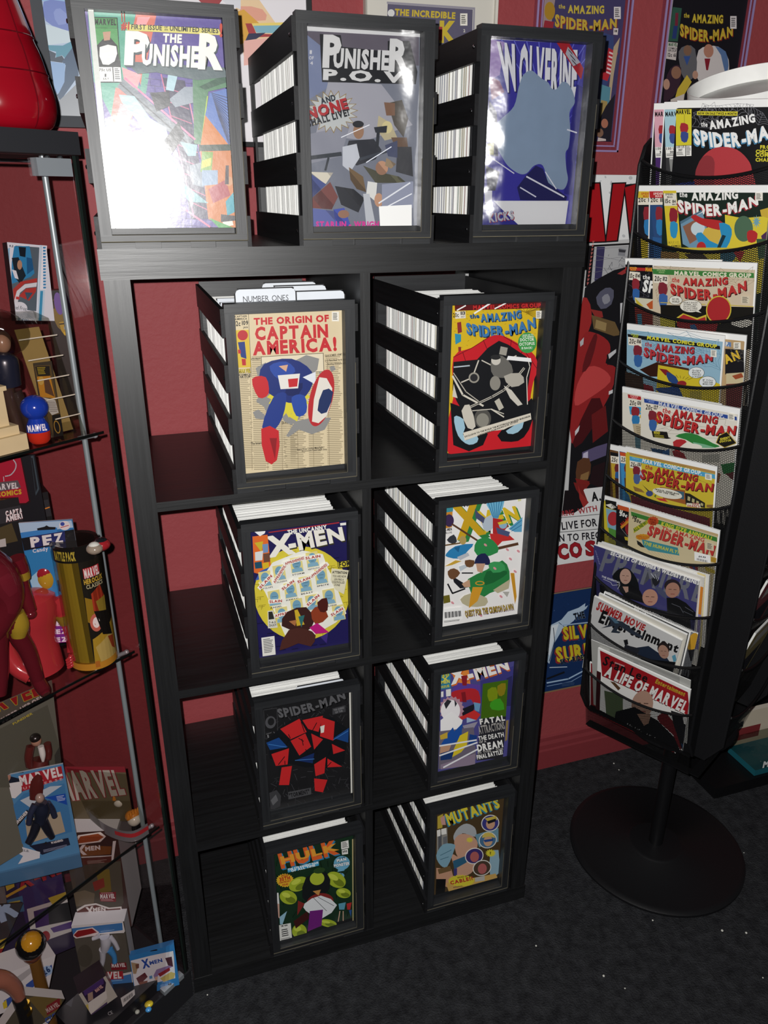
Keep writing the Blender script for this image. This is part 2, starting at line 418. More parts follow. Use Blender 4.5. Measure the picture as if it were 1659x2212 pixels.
for i in range(4):
    z1 = 1.4285 if i == 0 else rows[i - 1] - D_
    MB().box((0.374, 0.0008, rows[i]), (0.39, DEP, z1)).build('divider', 'wood_v', shelf)
MB().box((S_ + 0.004, DEP - 0.012, 1.4035), (S_ + 0.036, DEP - 0.006, 1.428)).build('wall_bracket', 'crate_h', shelf)
# ------------------------------------------------------------------ slatted comic crates
def crate(x0, z0, label):
    cw, cdp = 0.211, 0.375
    t = empty('comic_crate', (x0 + cw / 2, 0.18, z0), label, 'crate', 'slatted black comic crates')
    X = lambda a: x0 + a
    Z = lambda a: z0 + a
    f = MB()
    for a, c_, mi in (((0.006, 0, 0.282), (0.206, 0.019, 0.297), 0), ((0.006, 0, 0.0085), (0.206, 0.019, 0.018), 0),
                      ((0.006, 0, 0.018), (0.021, 0.019, 0.282), 1), ((0.190, 0, 0.018), (0.206, 0.019, 0.282), 1)):
        f.box((X(a[0]), a[1], Z(a[2])), (X(c_[0]), c_[1], Z(c_[2])), '1c1d20', mi)
    f.box((X(0.006), 0.0228, Z(0.006)), (X(0.205), 0.027, Z(0.292)), '101012', 0)
    # worn edges where the stain has rubbed off
    f.box((X(0.006), -0.0005, Z(0.0085)), (X(0.2055), 0.001, Z(0.0097)), '66604f', 2)
    f.box((X(0.2052), -0.0005, Z(0.0085)), (X(0.2062), 0.001, Z(0.20)), '5a5548', 2)
    f.box((X(0.1895), -0.0003, Z(0.018)), (X(0.1903), 0.001, Z(0.12)), '5a5548', 2)
    f.box((X(0.021), -0.0003, Z(0.0172)), (X(0.19), 0.001, Z(0.0182)), '4c483e', 2)
    f.build('display_frame', ['crate_h', 'crate_v', 'worn'], t)
    for s in (0, 1):
        p = MB(); xa, xb = (0, 0.006) if s == 0 else (0.205, 0.211)
        for i in range(4): p.box((X(xa), 0.0005, Z(i * 0.083)), (X(xb), cdp, Z(i * 0.083 + 0.0415)), '121215')
        for ya, yb in ((cdp - 0.03, cdp - 0.006),):
            p.box((X(xa + 0.001), ya, Z(0.04)), (X(xb - 0.001), yb, Z(0.252)), '121215')
        sp = p.build('side_panel', 'crate_side', t)
        for i in range(4):
            q = MB(); c = Vector((X(xa - 0.0008 if s == 0 else xb + 0.0008), 0.011, Z(i * 0.083 + 0.02)))
            q.ball(c, (0.0012, 0.0028, 0.0028), 'a8a8ac', 8); q.build('bolt', 'metal', sp)
    g = MB()
    g.box((X(0.006), 0.02, Z(0)), (X(0.205), cdp, Z(0.006)), '111114')
    for a, c_ in ((0.006, 0.05), (0.085, 0.125), (0.16, 0.205)): g.box((X(a), 0.0006, Z(0)), (X(c_), 0.02, Z(0.0078)), '1c1d20')
    g.box((X(0.05), 0.005, Z(0)), (X(0.085), 0.02, Z(0.0078)), '101012'); g.box((X(0.125), 0.005, Z(0)), (X(0.16), 0.02, Z(0.0078)), '101012')
    g.build('base_panel', 'crate_h', t)
    MB().box((X(0.006), cdp - 0.006, Z(0.006)), (X(0.205), cdp, Z(0.295)), '111114').build('back_panel', 'crate_h', t)
    return t
CR = {'T1': (0.001, TOP), 'T2': (0.282, TOP), 'T3': (0.553, TOP),
      'A1': (0.159, rows[0]), 'B1': (0.507, rows[0]), 'A2': (0.160, rows[1]), 'B2': (0.509, rows[1]),
      'A3': (0.160, rows[2]), 'B3': (0.510, rows[2]), 'A4': (0.162, S_), 'B4': (0.511, S_)}
WHERE = {'T1': 'left crate on top of the shelf', 'T2': 'middle crate on top of the shelf', 'T3': 'right crate on top of the shelf',
         'A1': 'crate in the top left cell', 'B1': 'crate in the top right cell', 'A2': 'crate in the second left cell down', 'B2': 'crate in the second right cell down',
         'A3': 'crate in the third left cell down', 'B3': 'crate in the third right cell down', 'A4': 'crate in the bottom left cell', 'B4': 'crate in the bottom right cell'}
for k_, (x0, z0) in CR.items():
    crate(x0, z0, 'slatted black wooden ' + WHERE[k_])
# comics filed upright: a few kinds, copied
CV = []
for i in range(9):
    rr = random.Random(40 + i); q = MB(); wd, ht = 0.176, 0.258
    q.box((-wd / 2, 0.0, 0), (wd / 2, 0.0016, ht + 0.006), 'efefec')                    # white backing board
    pg = ['c9c0ac', 'b5a88e', 'd6d2c8', 'aaa69e'][i % 4]
    q.box((-wd / 2 + 0.001, 0.0016, 0), (wd / 2 - 0.001, 0.0042, ht), pg)
    q.box((-wd / 2 + 0.0005, 0.0042, 0), (wd / 2, 0.0047, ht), ['333', '7a2522', '2a3d6e', '4b4b4b', '8a7a2c', '3c2a50', '222', '60605e', '2d5a3e'][i])
    q.box((-wd / 2, 0.0055, 0), (wd / 2, 0.0068, ht + 0.005 + 0.002 * (i % 3 == 0)), 'e9e9e6')
    q.box((-wd / 2 + 0.001, 0.0068, 0), (wd / 2 - 0.001, 0.0092, ht), ['8f8a80', 'c4bfb4', 'a39a88'][i % 3])
    CV.append(q)
proto = {}
def file_comics(key, n=27, y0=0.032, pitch=0.0107):
    x0, z0 = CR[key]; rr = random.Random(sum(map(ord, key)))
    for i in range(n):
        v = rr.randrange(9)
        if v not in proto:
            o = CV[v].build('bagged_comic', 'paper'); proto[v] = o
        else:
            o = proto[v].copy(); COL.objects.link(o)
        o.location = (x0 + 0.1055 - 0.008 + rr.uniform(-0.002, 0.002), y0 + i * pitch, z0 + 0.0062 + rr.uniform(0, 0.0025))
        o.rotation_euler = (rr.uniform(-0.008, 0.0), 0, rr.uniform(-0.006, 0.006))
        tag(o, 'white-boarded comic filed upright in the ' + WHERE[key], 'comic', 'comics filed in the ' + WHERE[key])
for k_ in CR: file_comics(k_, 27 if k_ != 'B1' else 25)
def divider_card(key, y, xc, wd, top, txt, label, tab=0.09, thick=0.0014):
    x0, z0 = CR[key]
    q = MB(); w2 = 0.088
    q.box((x0 + 0.014, y, z0 + 0.008), (x0 + 0.198, y + thick, z0 + top - 0.022), 'dfe4ec')
    xa, xb = x0 + xc - wd / 2, x0 + xc + wd / 2; zt = z0 + top; r = 0.006
    pts = [(xa, zt - 0.024), (xb, zt - 0.024), (xb, zt - r), (xb - r * .3, zt - r * .3), (xb - r, zt), (xa + r, zt), (xa + r * .3, zt - r * .3), (xa, zt - r)]
    vs = [(x, y, z) for x, z in pts] + [(x, y + thick, z) for x, z in pts]; k = len(pts)
    q.add(vs, [tuple(range(k))[::1], tuple(range(k, 2 * k))[::-1]] + [(i, i + k, (i + 1) % k + k, (i + 1) % k) for i in range(k)], 'e6ebf2')
    # dark rim
    for a, b_ in (((xa - .002, zt - .02), (xa, zt - r)), ((xb, zt - .02), (xb + .002, zt - r))):
        q.box((a[0], y, a[1]), (b_[0], y + thick, b_[1]), '15161a')
    q.box((xa + r * .5, y, zt), (xb - r * .5, y + thick, zt + 0.0018), '15161a')
    q.box((x0 + 0.012, y + 0.0002, z0 + top - 0.0245), (x0 + 0.2, y + thick, z0 + top - 0.0215), '15161a')
    sh = Sheet((xa, y, zt), (1, 0, 0), (0, 0, -1), wd, 0.024, mb=q)
    if txt:
        s0 = Sheet.uv
        sh.uv = lambda p: p
        sh.T(txt, wd * 0.12, 0.0185, wd * 0.88, 0.0185, 0.0085, '4a4c52', b=0)
    tag(q.build('divider_card', 'paper'), label, 'divider card', 'index cards between the filed comics')
divider_card('A1', 0.036, 0.075, 0.092, 0.3135, 'NUMBER ONES', 'white index card tab reading NUMBER ONES, nearest the front of its crate')
divider_card('A1', 0.046, 0.158, 0.088, 0.306, '', 'white index card tab right of and just behind the NUMBER ONES card')
divider_card('A1', 0.105, 0.142, 0.090, 0.309, 'AVENGERS/WEST COAST AVENGERS', 'lettered white index card tab, middle of three at the rear of the top left crate')
divider_card('A1', 0.150, 0.135, 0.092, 0.310, '', 'blank white index card tab, rearmost in the top left crate')
divider_card('A3', 0.040, 0.138, 0.094, 0.287, 'ULTIMATE SPIDER-MAN', 'white index card tab sticking up in the third left crate')
# ------------------------------------------------------------------ the comics shown in the crate fronts
def framed(key, label, view, base, art, mats=('print',), tilt=(0, 0), bag=None, border=None):
    x0, z0 = CR[key]; n = Vector((tilt[0], -1, tilt[1])).normalized()
    O = Vector((x0 + 0.0215, 0.0195, z0 + 0.2855)); U = Vector((1, tilt[0], 0)).normalized(); V = Vector((0, tilt[1], -1))
    O.y = 0.0203 - max(0, tilt[1]) * 0.26
    s = Sheet(O, U, V, 0.169, 0.2595, *view)
    mb = s.mb
    mb.slab(s.O, s.U * s.w, s.V * s.h, -s.n * 0.0016, 'f0efe9', 0)
    s.R(base, 0, 0, 1, 1)
    art(s)
    o = mb.build('comic_book', list(mats), origin=s.O + s.U * s.w / 2 + s.V * s.h)
    tag(o, label, 'comic', 'comics on show in the crate fronts')
    if bag:
        q = MB(); q.grid(lambda a, b: s.O + s.U * (a * s.w) + s.V * (b * s.h) + s.n * (0.0022 + bag(a, b)), 48, 48, 'ffffff')
        g = q.build('plastic_bag', 'bagshine', o, smooth=True); g.matrix_parent_inverse = Matrix.Translation(-o.location)
    return s
def cca(s, x, y, w, hh, lean=0.0, col='ece8dc'):    # little stamp of fine print
    s.P(col, (x, y), (x + w, y - lean * w), (x + w + 0, y + hh - lean * w), (x, y + hh))
    s.G('3a3a3a', x + w * .15, y + hh * .15, x + w * .85, y + hh * .15 - lean * w * .7, x + w * .15, y + hh * .9, 5)
V1, V2, V3 = ((0, 0), 2.9625), ((520, 0), 2.9625), ((920, 0), 2.9625)
def bag_T3(a, b):
    e = min(1, a / 0.22); r = 0.0160 * (1 - (1 - e) ** 1.12) * (0.9 + 0.1 * math.sin(5 * b)) * (1 - 0.75 * max(0, (a - .22) / .78))
    return r + 0.0008 * math.sin(40 * b + 14 * a) * (0.15 + (b > .6)) * (1 - a) + 0.0002 * math.sin(23 * a - 31 * b)
def bag_T2(a, b):
    f = math.exp(-((a - .97) / .13) ** 2) * max(0, min(1, 1.25 - b * 1.6)); return 0.0105 * f + 0.0003 * math.sin(26 * b - 18 * a)
def art_T1(s):
    s.P('5aa58e', (560, 60), (870, 80), (800, 420), (900, 560), (720, 760), (600, 520))
    s.P('d2705f', (870, 90), (1000, 100), (905, 560), (820, 300)); s.P('eba0a4', (880, 110), (960, 110), (930, 170), (870, 160))
    s.P('e8a2a6', (780, 430), (905, 480), (880, 560), (800, 560)); s.P('62a58f', (910, 470), (955, 470), (935, 600), (895, 590))
    s.P('d67f74', (740, 560), (900, 600), (760, 1000), (690, 880)); s.P('e9a7ab', (770, 660), (860, 700), (780, 900), (720, 850))
    s.P('5b4d95', (1000, 100), (1450, 130), (1510, 1480), (900, 1480), (960, 560))
    s.P('8f94a8', (560, 760), (720, 760), (900, 1480), (700, 1480))
    for i in range(22):   # brick courses
        y = 500 + i * 44; s.L('3b2f66', 4, (930 + i * 2, y), (1260 + i * 12, y + 40))
        for j in range(5): s.L('3b2f66', 4, (960 + j * 66 + (i % 2) * 30, y + 4 + j * 6), (962 + j * 66 + (i % 2) * 30, y + 46 + j * 6))
    s.P('2a2548', (1040, 500), (1180, 520), (1340, 1400), (1220, 1400)); s.L('c9688c', 7, (1030, 480), (1240, 1390)); s.L('d77d9a', 7, (1190, 560), (1370, 1400))
    for i in range(9): s.L('b7567c', 6, (1050 + i * 22, 560 + i * 92), (1190 + i * 18, 610 + i * 92))
    s.P('8d97a3', (1180, 560), (1270, 560), (1240, 660), (1120, 690), (1080, 640)); s.P('7c8793', (1210, 1060), (1290, 1040), (1300, 1200), (1230, 1180))
    s.P('4f7f5c', (1230, 510), (1440, 460), (1460, 560), (1330, 590), (1285, 930), (1240, 920)); s.P('2c5540', (1270, 560), (1440, 480), (1450, 530), (1310, 580))
    s.L('a9c24e', 8, (1325, 620), (1285, 930)); s.P('5675b8', (1340, 600), (1490, 560), (1490, 930), (1430, 930), (1310, 740))
    for i in range(16): s.L('27345f', 5, (1350 + i * 3, 600 + i * 10), (1490, 640 + i * 24))
    s.P('c8772f', (1310, 740), (1460, 930), (1280, 930)); s.P('1e3626', (1270, 930), (1490, 925), (1490, 965), (1270, 970))
    s.P('c2702c', (1280, 970), (1500, 965), (1510, 1480), (1330, 1400)); s.P('79a046', (1290, 970), (1360, 975), (1350, 1110), (1280, 1100)); s.P('c9bf4a', (1290, 1030), (1350, 1010), (1345, 1060), (1285, 1080))
    s.P('8a9fb8', (1290, 1090), (1390, 1090), (1390, 1180), (1290, 1190)); s.P('a33c46', (1330, 1210), (1440, 1150), (1470, 1250), (1360, 1300)); s.E('c08a5c', 1460, 1160, 26, 30); s.P('2f96a6', (1440, 1290), (1490, 1230), (1510, 1350), (1450, 1380))
    s.P('332226', (1440, 1060), (1460, 1060), (1460, 1180), (1435, 1180)); s.P('e3ddd0', (1420, 1420), (1480, 1400), (1490, 1440), (1430, 1450)); s.P('2a2a30', (1410, 1370), (1500, 1380), (1500, 1410), (1410, 1420))
    # beam and pale shards across the middle
    s.P('747c84', (790, 510), (1235, 900), (1195, 950), (750, 560)); s.L('d97ea0', 12, (800, 505), (1245, 895)); s.L('3e4248', 8, (770, 540), (1210, 930))
    s.P('a8c6cc', (760, 610), (860, 620), (960, 760), (1060, 820), (1100, 960), (1010, 1010), (900, 800), (780, 660))
    s.P('a8c8d2', (1080, 440), (1140, 470), (1110, 590), (1060, 580)); s.P('1d1f28', (960, 600), (1080, 590), (1090, 680), (1000, 720)); s.P('1d1f28', (1050, 900), (1140, 780), (1180, 870), (1080, 1010))
    s.P('6fa0a6', (1000, 980), (1080, 960), (1180, 1180), (1330, 1300), (1210, 1290), (1100, 1180)); s.P('93b7bd', (1150, 910), (1260, 930), (1250, 1000), (1200, 1000))
    s.L('c9688c', 12, (1010, 1220), (1340, 1450)); s.L('c9688c', 8, (930, 1400), (1010, 1250)); s.E('3b2f66', 1075, 1315, 38, 60); s.E('5b4d95', 1075, 1315, 27, 48)
    s.P('4f9c56', (1330, 1390), (1500, 1460), (1500, 1480), (1420, 1480)); s.P('3f3768', (900, 1330), (1100, 1480), (890, 1480))
    # logo corner, price box, banner, title
    s.P('101614', (594, 118), (752, 122), (780, 535), (632, 535)); s.P('3f8a48', (600, 124), (748, 128), (752, 190), (605, 188)); s.P('4a9650', (608, 190), (752, 192), (770, 428), (626, 428))
    s.T('MARVEL', 609, 166, 744, 170, 34, '0c1410', b=2); s.P('15171d', (622, 300), (690, 230), (752, 300), (772, 428), (626, 428)); s.P('e6e6e2', (640, 310), (745, 305), (735, 400), (660, 420), sm=2); s.P('b98d72', (660, 215), (710, 210), (705, 265), (668, 270))
    s.P('efeee8', (628, 436), (720, 437), (726, 528), (638, 528)); s.P('efeee8', (726, 437), (772, 438), (779, 530), (732, 528)); s.T('75c US', 636, 462, 712, 463, 16, '26282c', b=1); s.T('1', 672, 498, 682, 498, 18, '26282c'); s.T('JULY', 660, 516, 700, 516, 11, '26282c'); s.G('44464a', 734, 446, 768, 446, 738, 520, 6)
    s.P('d9cf73', (800, 165), (1395, 195), (1410, 235), (815, 205)); s.T('FIRST ISSUE', 840, 196, 1035, 204, 30, '20242c'); s.T('OF', 1050, 190, 1072, 190, 12, '20242c'); s.T('AN', 1050, 206, 1072, 206, 12, '20242c'); s.T('UNLIMITED SERIES', 1084, 206, 1392, 222, 30, '20242c')
    s.T('#1', 775, 196, 828, 198, 44, 'b8392c', b=2); s.L('b8392c', 6, (780, 96), (782, 150)); s.L('b8392c', 6, (796, 98), (798, 150)); s.T('!', 1400, 242, 1418, 242, 76, 'c2452e', b=2)
    s.P('56666a', (800, 400), (1430, 440), (1450, 500), (1260, 520), (1040, 480), (1000, 470), (880, 480))
    s.T('THE', 1040, 278, 1160, 284, 50, 'efece2', b=2); W = 'f2efe6'
    s.T('P', 795, 410, 950, 417, 190, W, b=2, sh=(10, 14, '3c4a50')); s.T('UNISHE', 905, 416, 1265, 434, 120, W, b=2, sh=(8, 10, '3c4a50')); s.T('R', 1262, 436, 1420, 444, 200, W, b=2, sh=(8, 10, '3c4a50'))
    s.P('e9e8e4', (750, 1310), (860, 1310), (895, 1470), (745, 1470)); s.E('c3c3c3', 812, 1370, 44, 60)
    s.P('cfd2cb', (565, 60), (600, 62), (740, 1480), (700, 1480))
framed('T1', 'comic with white title over purple brick and ladders, left crate on top', V1, '6a5c9a', art_T1, mats=('glossprint',), tilt=(-0.030, 0.004))
def art_T2(s):
    s.R('8a8f9c', 0, 0, 1, 1); s.P('6d6672', (420, 200), (1140, 220), (1140, 420), (430, 420)); s.P('8793b4', (420, 220), (520, 300), (560, 560), (430, 640)); s.P('b9b9c2', (560, 520), (900, 540), (1100, 800), (800, 900), (480, 860)); s.P('a0a2ae', (430, 860), (700, 800), (640, 1000), (430, 1050))
    s.P('f4f4f2', (410, 140), (1150, 200), (1150, 238), (410, 196))
    s.T('1', 440, 344, 454, 345, 22, 'e8e8ec'); s.T('OF', 436, 380, 466, 381, 20, 'e8e8ec'); s.T('4', 444, 414, 462, 414, 20, 'e8e8ec')
    K = '17191f'; W = 'f2f2ef'
    s.P(K, (505, 218), (640, 225), (650, 300), (940, 330), (940, 262), (1080, 262), (1130, 460), (1120, 540), (520, 525), (515, 430))
    s.T('P', 522, 420, 640, 424, 186, W, b=2); s.T('UNISHE', 590, 426, 945, 444, 112, W, b=2); s.T('R', 945, 446, 1075, 452, 186, W, b=2)
    s.T('P.O.V.', 525, 508, 1100, 530, 62, W, b=2)
    s.B('a58a4a', 585, 715, 168, 140, 20, 0.72, 0.1); s.B('d9ddda', 585, 715, 158, 130, 20, 0.72, 0.1)
    s.T('AND', 515, 668, 610, 640, 36, '26303c', b=2); s.T('NONE', 432, 764, 690, 694, 66, 'c4242c', b=2, sh=(5, 6, '30060a')); s.T('SHALL LIVE!', 432, 812, 695, 738, 42, '1c2026', b=2)
    # soft grey battle scene kept as plain colour shapes
    s.P('d5c9a2', (880, 740), (960, 790), (1000, 880), (920, 900), (870, 830)); s.E('efe2a8', 935, 815, 34, 40); s.P('5d564c', (940, 660), (1030, 640), (1070, 760), (1040, 880), (980, 800)); s.P('8f6a52', (915, 655), (985, 660), (985, 740), (930, 740))
    s.P('30333c', (690, 900), (850, 890), (900, 960), (860, 1020), (740, 1060), (660, 1000)); s.P('dfe3ea', (650, 940), (740, 920), (760, 1010), (700, 1100), (650, 1060)); s.E('b28a6c', 752, 840, 34, 50); s.E('23252c', 750, 795, 36, 22)
    s.L('3a4048', 26, (445, 1010), (640, 985)); s.L('3a4048', 14, (540, 1090), (560, 1010)); s.L('454b55', 18, (760, 1020), (960, 960)); s.L('2b3038', 20, (870, 940), (880, 820)); s.P('2f343c', (850, 815), (935, 805), (930, 850), (860, 850))
    s.P('7d6350', (960, 880), (1060, 880), (1070, 960), (1000, 980)); s.P('4b4c50', (1000, 940), (1090, 940), (1100, 1130), (990, 1100)); s.P('565d7a', (920, 930), (1000, 900), (1000, 1010), (940, 1000))
    s.P('6a553c', (690, 1070), (780, 1130), (800, 1230), (740, 1210), (700, 1150)); s.P('5b5a48', (780, 1060), (880, 1100), (1010, 1130), (1060, 1170), (860, 1170)); s.E('b0866c', 900, 1075, 40, 45); s.P('8d7a62', (930, 1010), (990, 1050), (960, 1080), (920, 1060))
    s.P('c9c2b2', (440, 1100), (590, 1105), (540, 1180)); s.P('3f4a80', (440, 1110), (545, 1180), (450, 1270)); s.P('6f3f3c', (450, 1270), (570, 1165), (620, 1260), (580, 1340), (445, 1330)); s.P('26282f', (600, 1190), (720, 1210), (790, 1270), (750, 1360), (640, 1310))
    s.P('566099', (440, 1330), (590, 1350), (620, 1470), (440, 1470)); s.P('3c4ba0', (590, 1340), (660, 1330), (700, 1440), (610, 1470)); s.E('8b6654', 655, 1370, 36, 26); s.P('d0d0cd', (810, 1160), (870, 1170), (860, 1290), (800, 1240)); s.E('b58a70', 880, 1280, 28, 44); s.P('b2b5bc', (780, 1240), (820, 1240), (860, 1440), (800, 1440))
    s.P('8b90a4', (900, 1180), (1100, 1160), (1100, 1330), (900, 1320)); s.L('dcdfe6', 9, (880, 1300), (1080, 1170)); s.L('e6e8ee', 7, (900, 1340), (1090, 1240)); s.L('e6e8ee', 5, (640, 880), (820, 800)); s.L('dfe3ee', 6, (800, 1040), (960, 940))
    s.T('STARLIN - WRIGHTSON', 478, 1452, 1010, 1452, 34, 'c8328c', b=2); s.P('f7f7f5', (880, 1320), (1090, 1310), (1090, 1470), (890, 1470))
framed('T2', 'grey comic with white title and spiky burst, middle crate on top', V2, '9297a2', art_T2, bag=bag_T2)
def art_T3(s):
    s.R('3a35a0', 0, 0, 1, 1); s.P('e8e8f2', (410, 225), (1020, 265), (1020, 285), (410, 250))
    for i in range(9): s.L('6f73d8', 6, (760, 700), (480 + i * 80, 250)); s.L('5a5cc4', 5, (880, 800), (1010, 320 + i * 110))
    s.P('8a3c6a', (400, 480), (470, 520), (500, 590), (420, 640)); s.P('a88ac8', (410, 250), (500, 270), (470, 480), (400, 520))
    W = 'f2f2f6'; K = '1a1850'
    s.T('W', 488, 574, 600, 560, 290, W, h2=260, b=2, sh=(8, 8, K)); s.T('OLVERINE', 590, 600, 960, 610, 300, W, h2=270, b=2, a=10, sh=(6, 6, K))
    s.P('b3202c', (830, 270), (915, 280), (1005, 440), (990, 510)); s.P('b9b9c2', (905, 300), (985, 400), (940, 425), (890, 345)); s.G('45454c', 905, 310, 940, 350, 940, 410, 3)
    s.P('2b2880', (960, 540), (1005, 560), (980, 800), (930, 1250), (880, 1240), (900, 960))
    s.mi = 1     # silvery foil panel
    s.P('a3bad4', (620, 480), (670, 452), (710, 480), (740, 505), (780, 530), (800, 565), (830, 572), (870, 525), (910, 540), (940, 600), (948, 660), (915, 720), (920, 830), (910, 940), (890, 980), (895, 1080), (905, 1150), (880, 1210), (830, 1205), (780, 1170), (745, 1060), (690, 1060), (640, 1110), (590, 1110), (520, 1060), (470, 980), (420, 900), (412, 830), (480, 760), (560, 680), (590, 560), sm=4)
    s.mi = 0
    s.P('17164a', (400, 640), (450, 720), (460, 1000), (400, 1000)); s.P('1c1a58', (580, 1200), (640, 1120), (700, 1060), (745, 1080), (780, 1170), (900, 1260), (890, 1290), (600, 1280)); s.P('15143c', (380, 1060), (470, 1100), (440, 1220), (390, 1220)); s.P('b8b46c', (390, 920), (432, 915), (430, 990), (395, 990))
    s.L('ebebf4', 10, (640, 1130), (880, 1260)); s.L('f0f0f6', 6, (760, 1100), (830, 1210)); s.L('e2e2f2', 8, (600, 1200), (700, 1260)); s.L('e0e0ee', 7, (400, 1000), (560, 1110)); s.L('e8e8f2', 9, (900, 830), (960, 850))
    s.P('f4f4f4', (430, 1285), (908, 1285), (885, 1452), (590, 1452)); s.P('2e2c8c', (360, 1300), (430, 1290), (600, 1450), (360, 1450)); s.P('eeeef4', (372, 1220), (420, 1220), (418, 1300), (372, 1300)); s.T('KICKS', 400, 1420, 560, 1400, 50, 'b8bcc8', b=2, sh=(5, 4, 'a02430'))
framed('T3', 'violet comic with tall white title and silver foil panel, right crate on top', V3, '3a35a0', art_T3, mats=('print', 'foil'), bag=bag_T3)
VA = ((160, 500), 2.514)
def art_A1(s):
    s.R('d9c8a4', 0, 0, 1, 1)
    for cx in range(5):      # newspaper columns
        x = 965 + cx * 100
        s.G('8d8066', x, 680, x + 88, 678, x + 12, 1300, 62, 0.35)
    s.G('8d8066', 900, 800, 955, 798, 930, 1290, 50, 0.35); s.G('93866a', 1130, 1040, 1210, 1038, 1150, 1290, 26, .35)
    for x in (955, 1040, 1120, 1205, 1290, 1375): s.L('8a7c62', 2, (x, 690), (x + 12, 1295))
    s.P('d9c8a4', (950, 440), (1475, 425), (1475, 660), (955, 668))
    s.T('The International Situation', 960, 1158, 1118, 1146, 13, '3a352b'); s.T('Learn Wine Coution Mass Fight', 1212, 1188, 1352, 1176, 10, '3a352b'); s.T('Arbitrators Count Union Shop', 1236, 1196, 1372, 1186, 9, '3a352b'); s.T('ON WAR', 1128, 1046, 1166, 1044, 14, '3a352b')
    s.T('U. S. Fliers Head North', 1362, 706, 1455, 700, 10, '4a4436'); s.T('Battling Oklahoma', 1376, 724, 1455, 719, 9, '4a4436'); s.T('GIAN BOMBER ARMY', 1362, 680, 1455, 672, 11, '4a4436'); s.T('6TH FIRST', 962, 698, 1010, 696, 11, '4a4436')
    s.P('e2d6ba', (1015, 680), (1352, 660), (1356, 760), (1020, 775)); s.L('4a4436', 3, (1015, 680), (1352, 660), (1356, 760), (1020, 775), (1015, 680))
    # torn hole with a yellow burst
    G_ = '8d8c8a'
    s.P(G_, (1200, 700), (1260, 670), (1330, 690), (1320, 750), (1260, 800), (1180, 760)); s.P(G_, (970, 980), (1000, 965), (1040, 1000), (1030, 1020), (985, 1015)); s.P(G_, (1150, 1110), (1200, 1030), (1290, 1010), (1395, 1010), (1360, 1075), (1290, 1100), (1220, 1075), (1165, 1115)); s.P(G_, (990, 910), (1070, 850), (1090, 960), (1040, 975), (1030, 950), (990, 925)); s.P(G_, (1120, 990), (1180, 960), (1230, 1010), (1180, 1050), (1140, 1030)); s.P(G_, (985, 740), (1040, 710), (1080, 800), (1040, 830), (1000, 800)); s.P(G_, (1385, 735), (1410, 728), (1420, 750), (1395, 760)); s.P(G_, (1330, 760), (1380, 790), (1400, 860), (1330, 840))
    s.B('d8cb3c', 1165, 880, 120, 130, 22, 0.82); s.P('d8cb3c', (1160, 1000), (1230, 960), (1210, 1030))
    # plain overlapping blue, red and white shapes
    s.P('1d2f74', (1030, 720), (1180, 690), (1290, 760), (1280, 860), (1200, 930), (1090, 900), (1010, 820), sm=3); s.P('233a86', (1080, 900), (1150, 880), (1130, 1010), (1070, 1090), (1020, 1060), sm=3); s.P('2b4aa0', (1180, 900), (1250, 890), (1260, 980), (1205, 1000), sm=3); s.P('2b4aa0', (1060, 730), (1150, 705), (1200, 760), (1110, 800), sm=3); s.P('16225a', (1150, 850), (1240, 820), (1220, 880), (1160, 890), sm=2)
    s.P('c3272e', (965, 800), (1040, 790), (1055, 880), (1000, 900), sm=3); s.P('c3272e', (1015, 1070), (1110, 1080), (1100, 1240), (1040, 1245), sm=2); s.P('8f1d24', (1060, 1120), (1100, 1120), (1090, 1235)); s.P('e6e2da', (1105, 780), (1225, 770), (1215, 850), (1120, 855), sm=1); s.P('d6a888', (1110, 730), (1160, 722), (1150, 760)); s.P('dfe3ea', (1240, 790), (1310, 760), (1310, 830)); s.P('c3272e', (1160, 800), (1215, 795), (1210, 840), (1165, 845))
    s.E('b92a30', 1340, 902, 62, 158, 14, 36); s.P('e3ddd2', (1330, 790), (1400, 850), (1370, 1000), (1290, 1030), sm=2); s.P('20315f', (1350, 860), (1405, 870), (1370, 980), (1320, 970), sm=2)
    s.T('THE ORIGIN OF', 975, 505, 1382, 487, 34, 'c42a30', b=2); s.T('CAPTAIN', 982, 586, 1378, 570, 64, 'c42a30', b=2); s.T('AMERICA!', 970, 667, 1425, 642, 66, 'c42a30', b=2)
    s.L('1c1c20', 2, (945, 445), (962, 790)); s.T('CAPTAIN', 872, 466, 936, 463, 10, '26241f'); s.T('AMERICA', 872, 480, 938, 477, 10, '26241f'); s.T('12c', 872, 512, 902, 511, 26, '26241f', b=1); s.T('109', 910, 506, 944, 505, 22, '26241f', b=1); s.T('JAN', 916, 524, 942, 523, 9, '26241f')
    s.P('d8b83a', (875, 535), (946, 532), (958, 735), (890, 738)); s.E('b92a30', 914, 562, 28, 28); s.P('23397e', (888, 600), (925, 596), (935, 690), (905, 680)); s.P('b92a30', (888, 640), (902, 640), (905, 660), (890, 662)); s.P('b92a30', (908, 690), (930, 690), (932, 725), (912, 725))
    s.T('MARVEL', 894, 765, 956, 762, 20, 'cdb93c', b=2, sh=(2, 2, '504410')); s.T('COMICS', 894, 782, 956, 780, 10, '22201c', b=2); s.T('GROUP', 898, 793, 956, 791, 9, '22201c', b=2); cca(s, 1397, 434, 38, 52)
framed('A1', 'comic with red lettering over tan newspaper columns, top left cell', VA, 'd9c8a4', art_A1)
VB = ((760, 500), 2.9625)
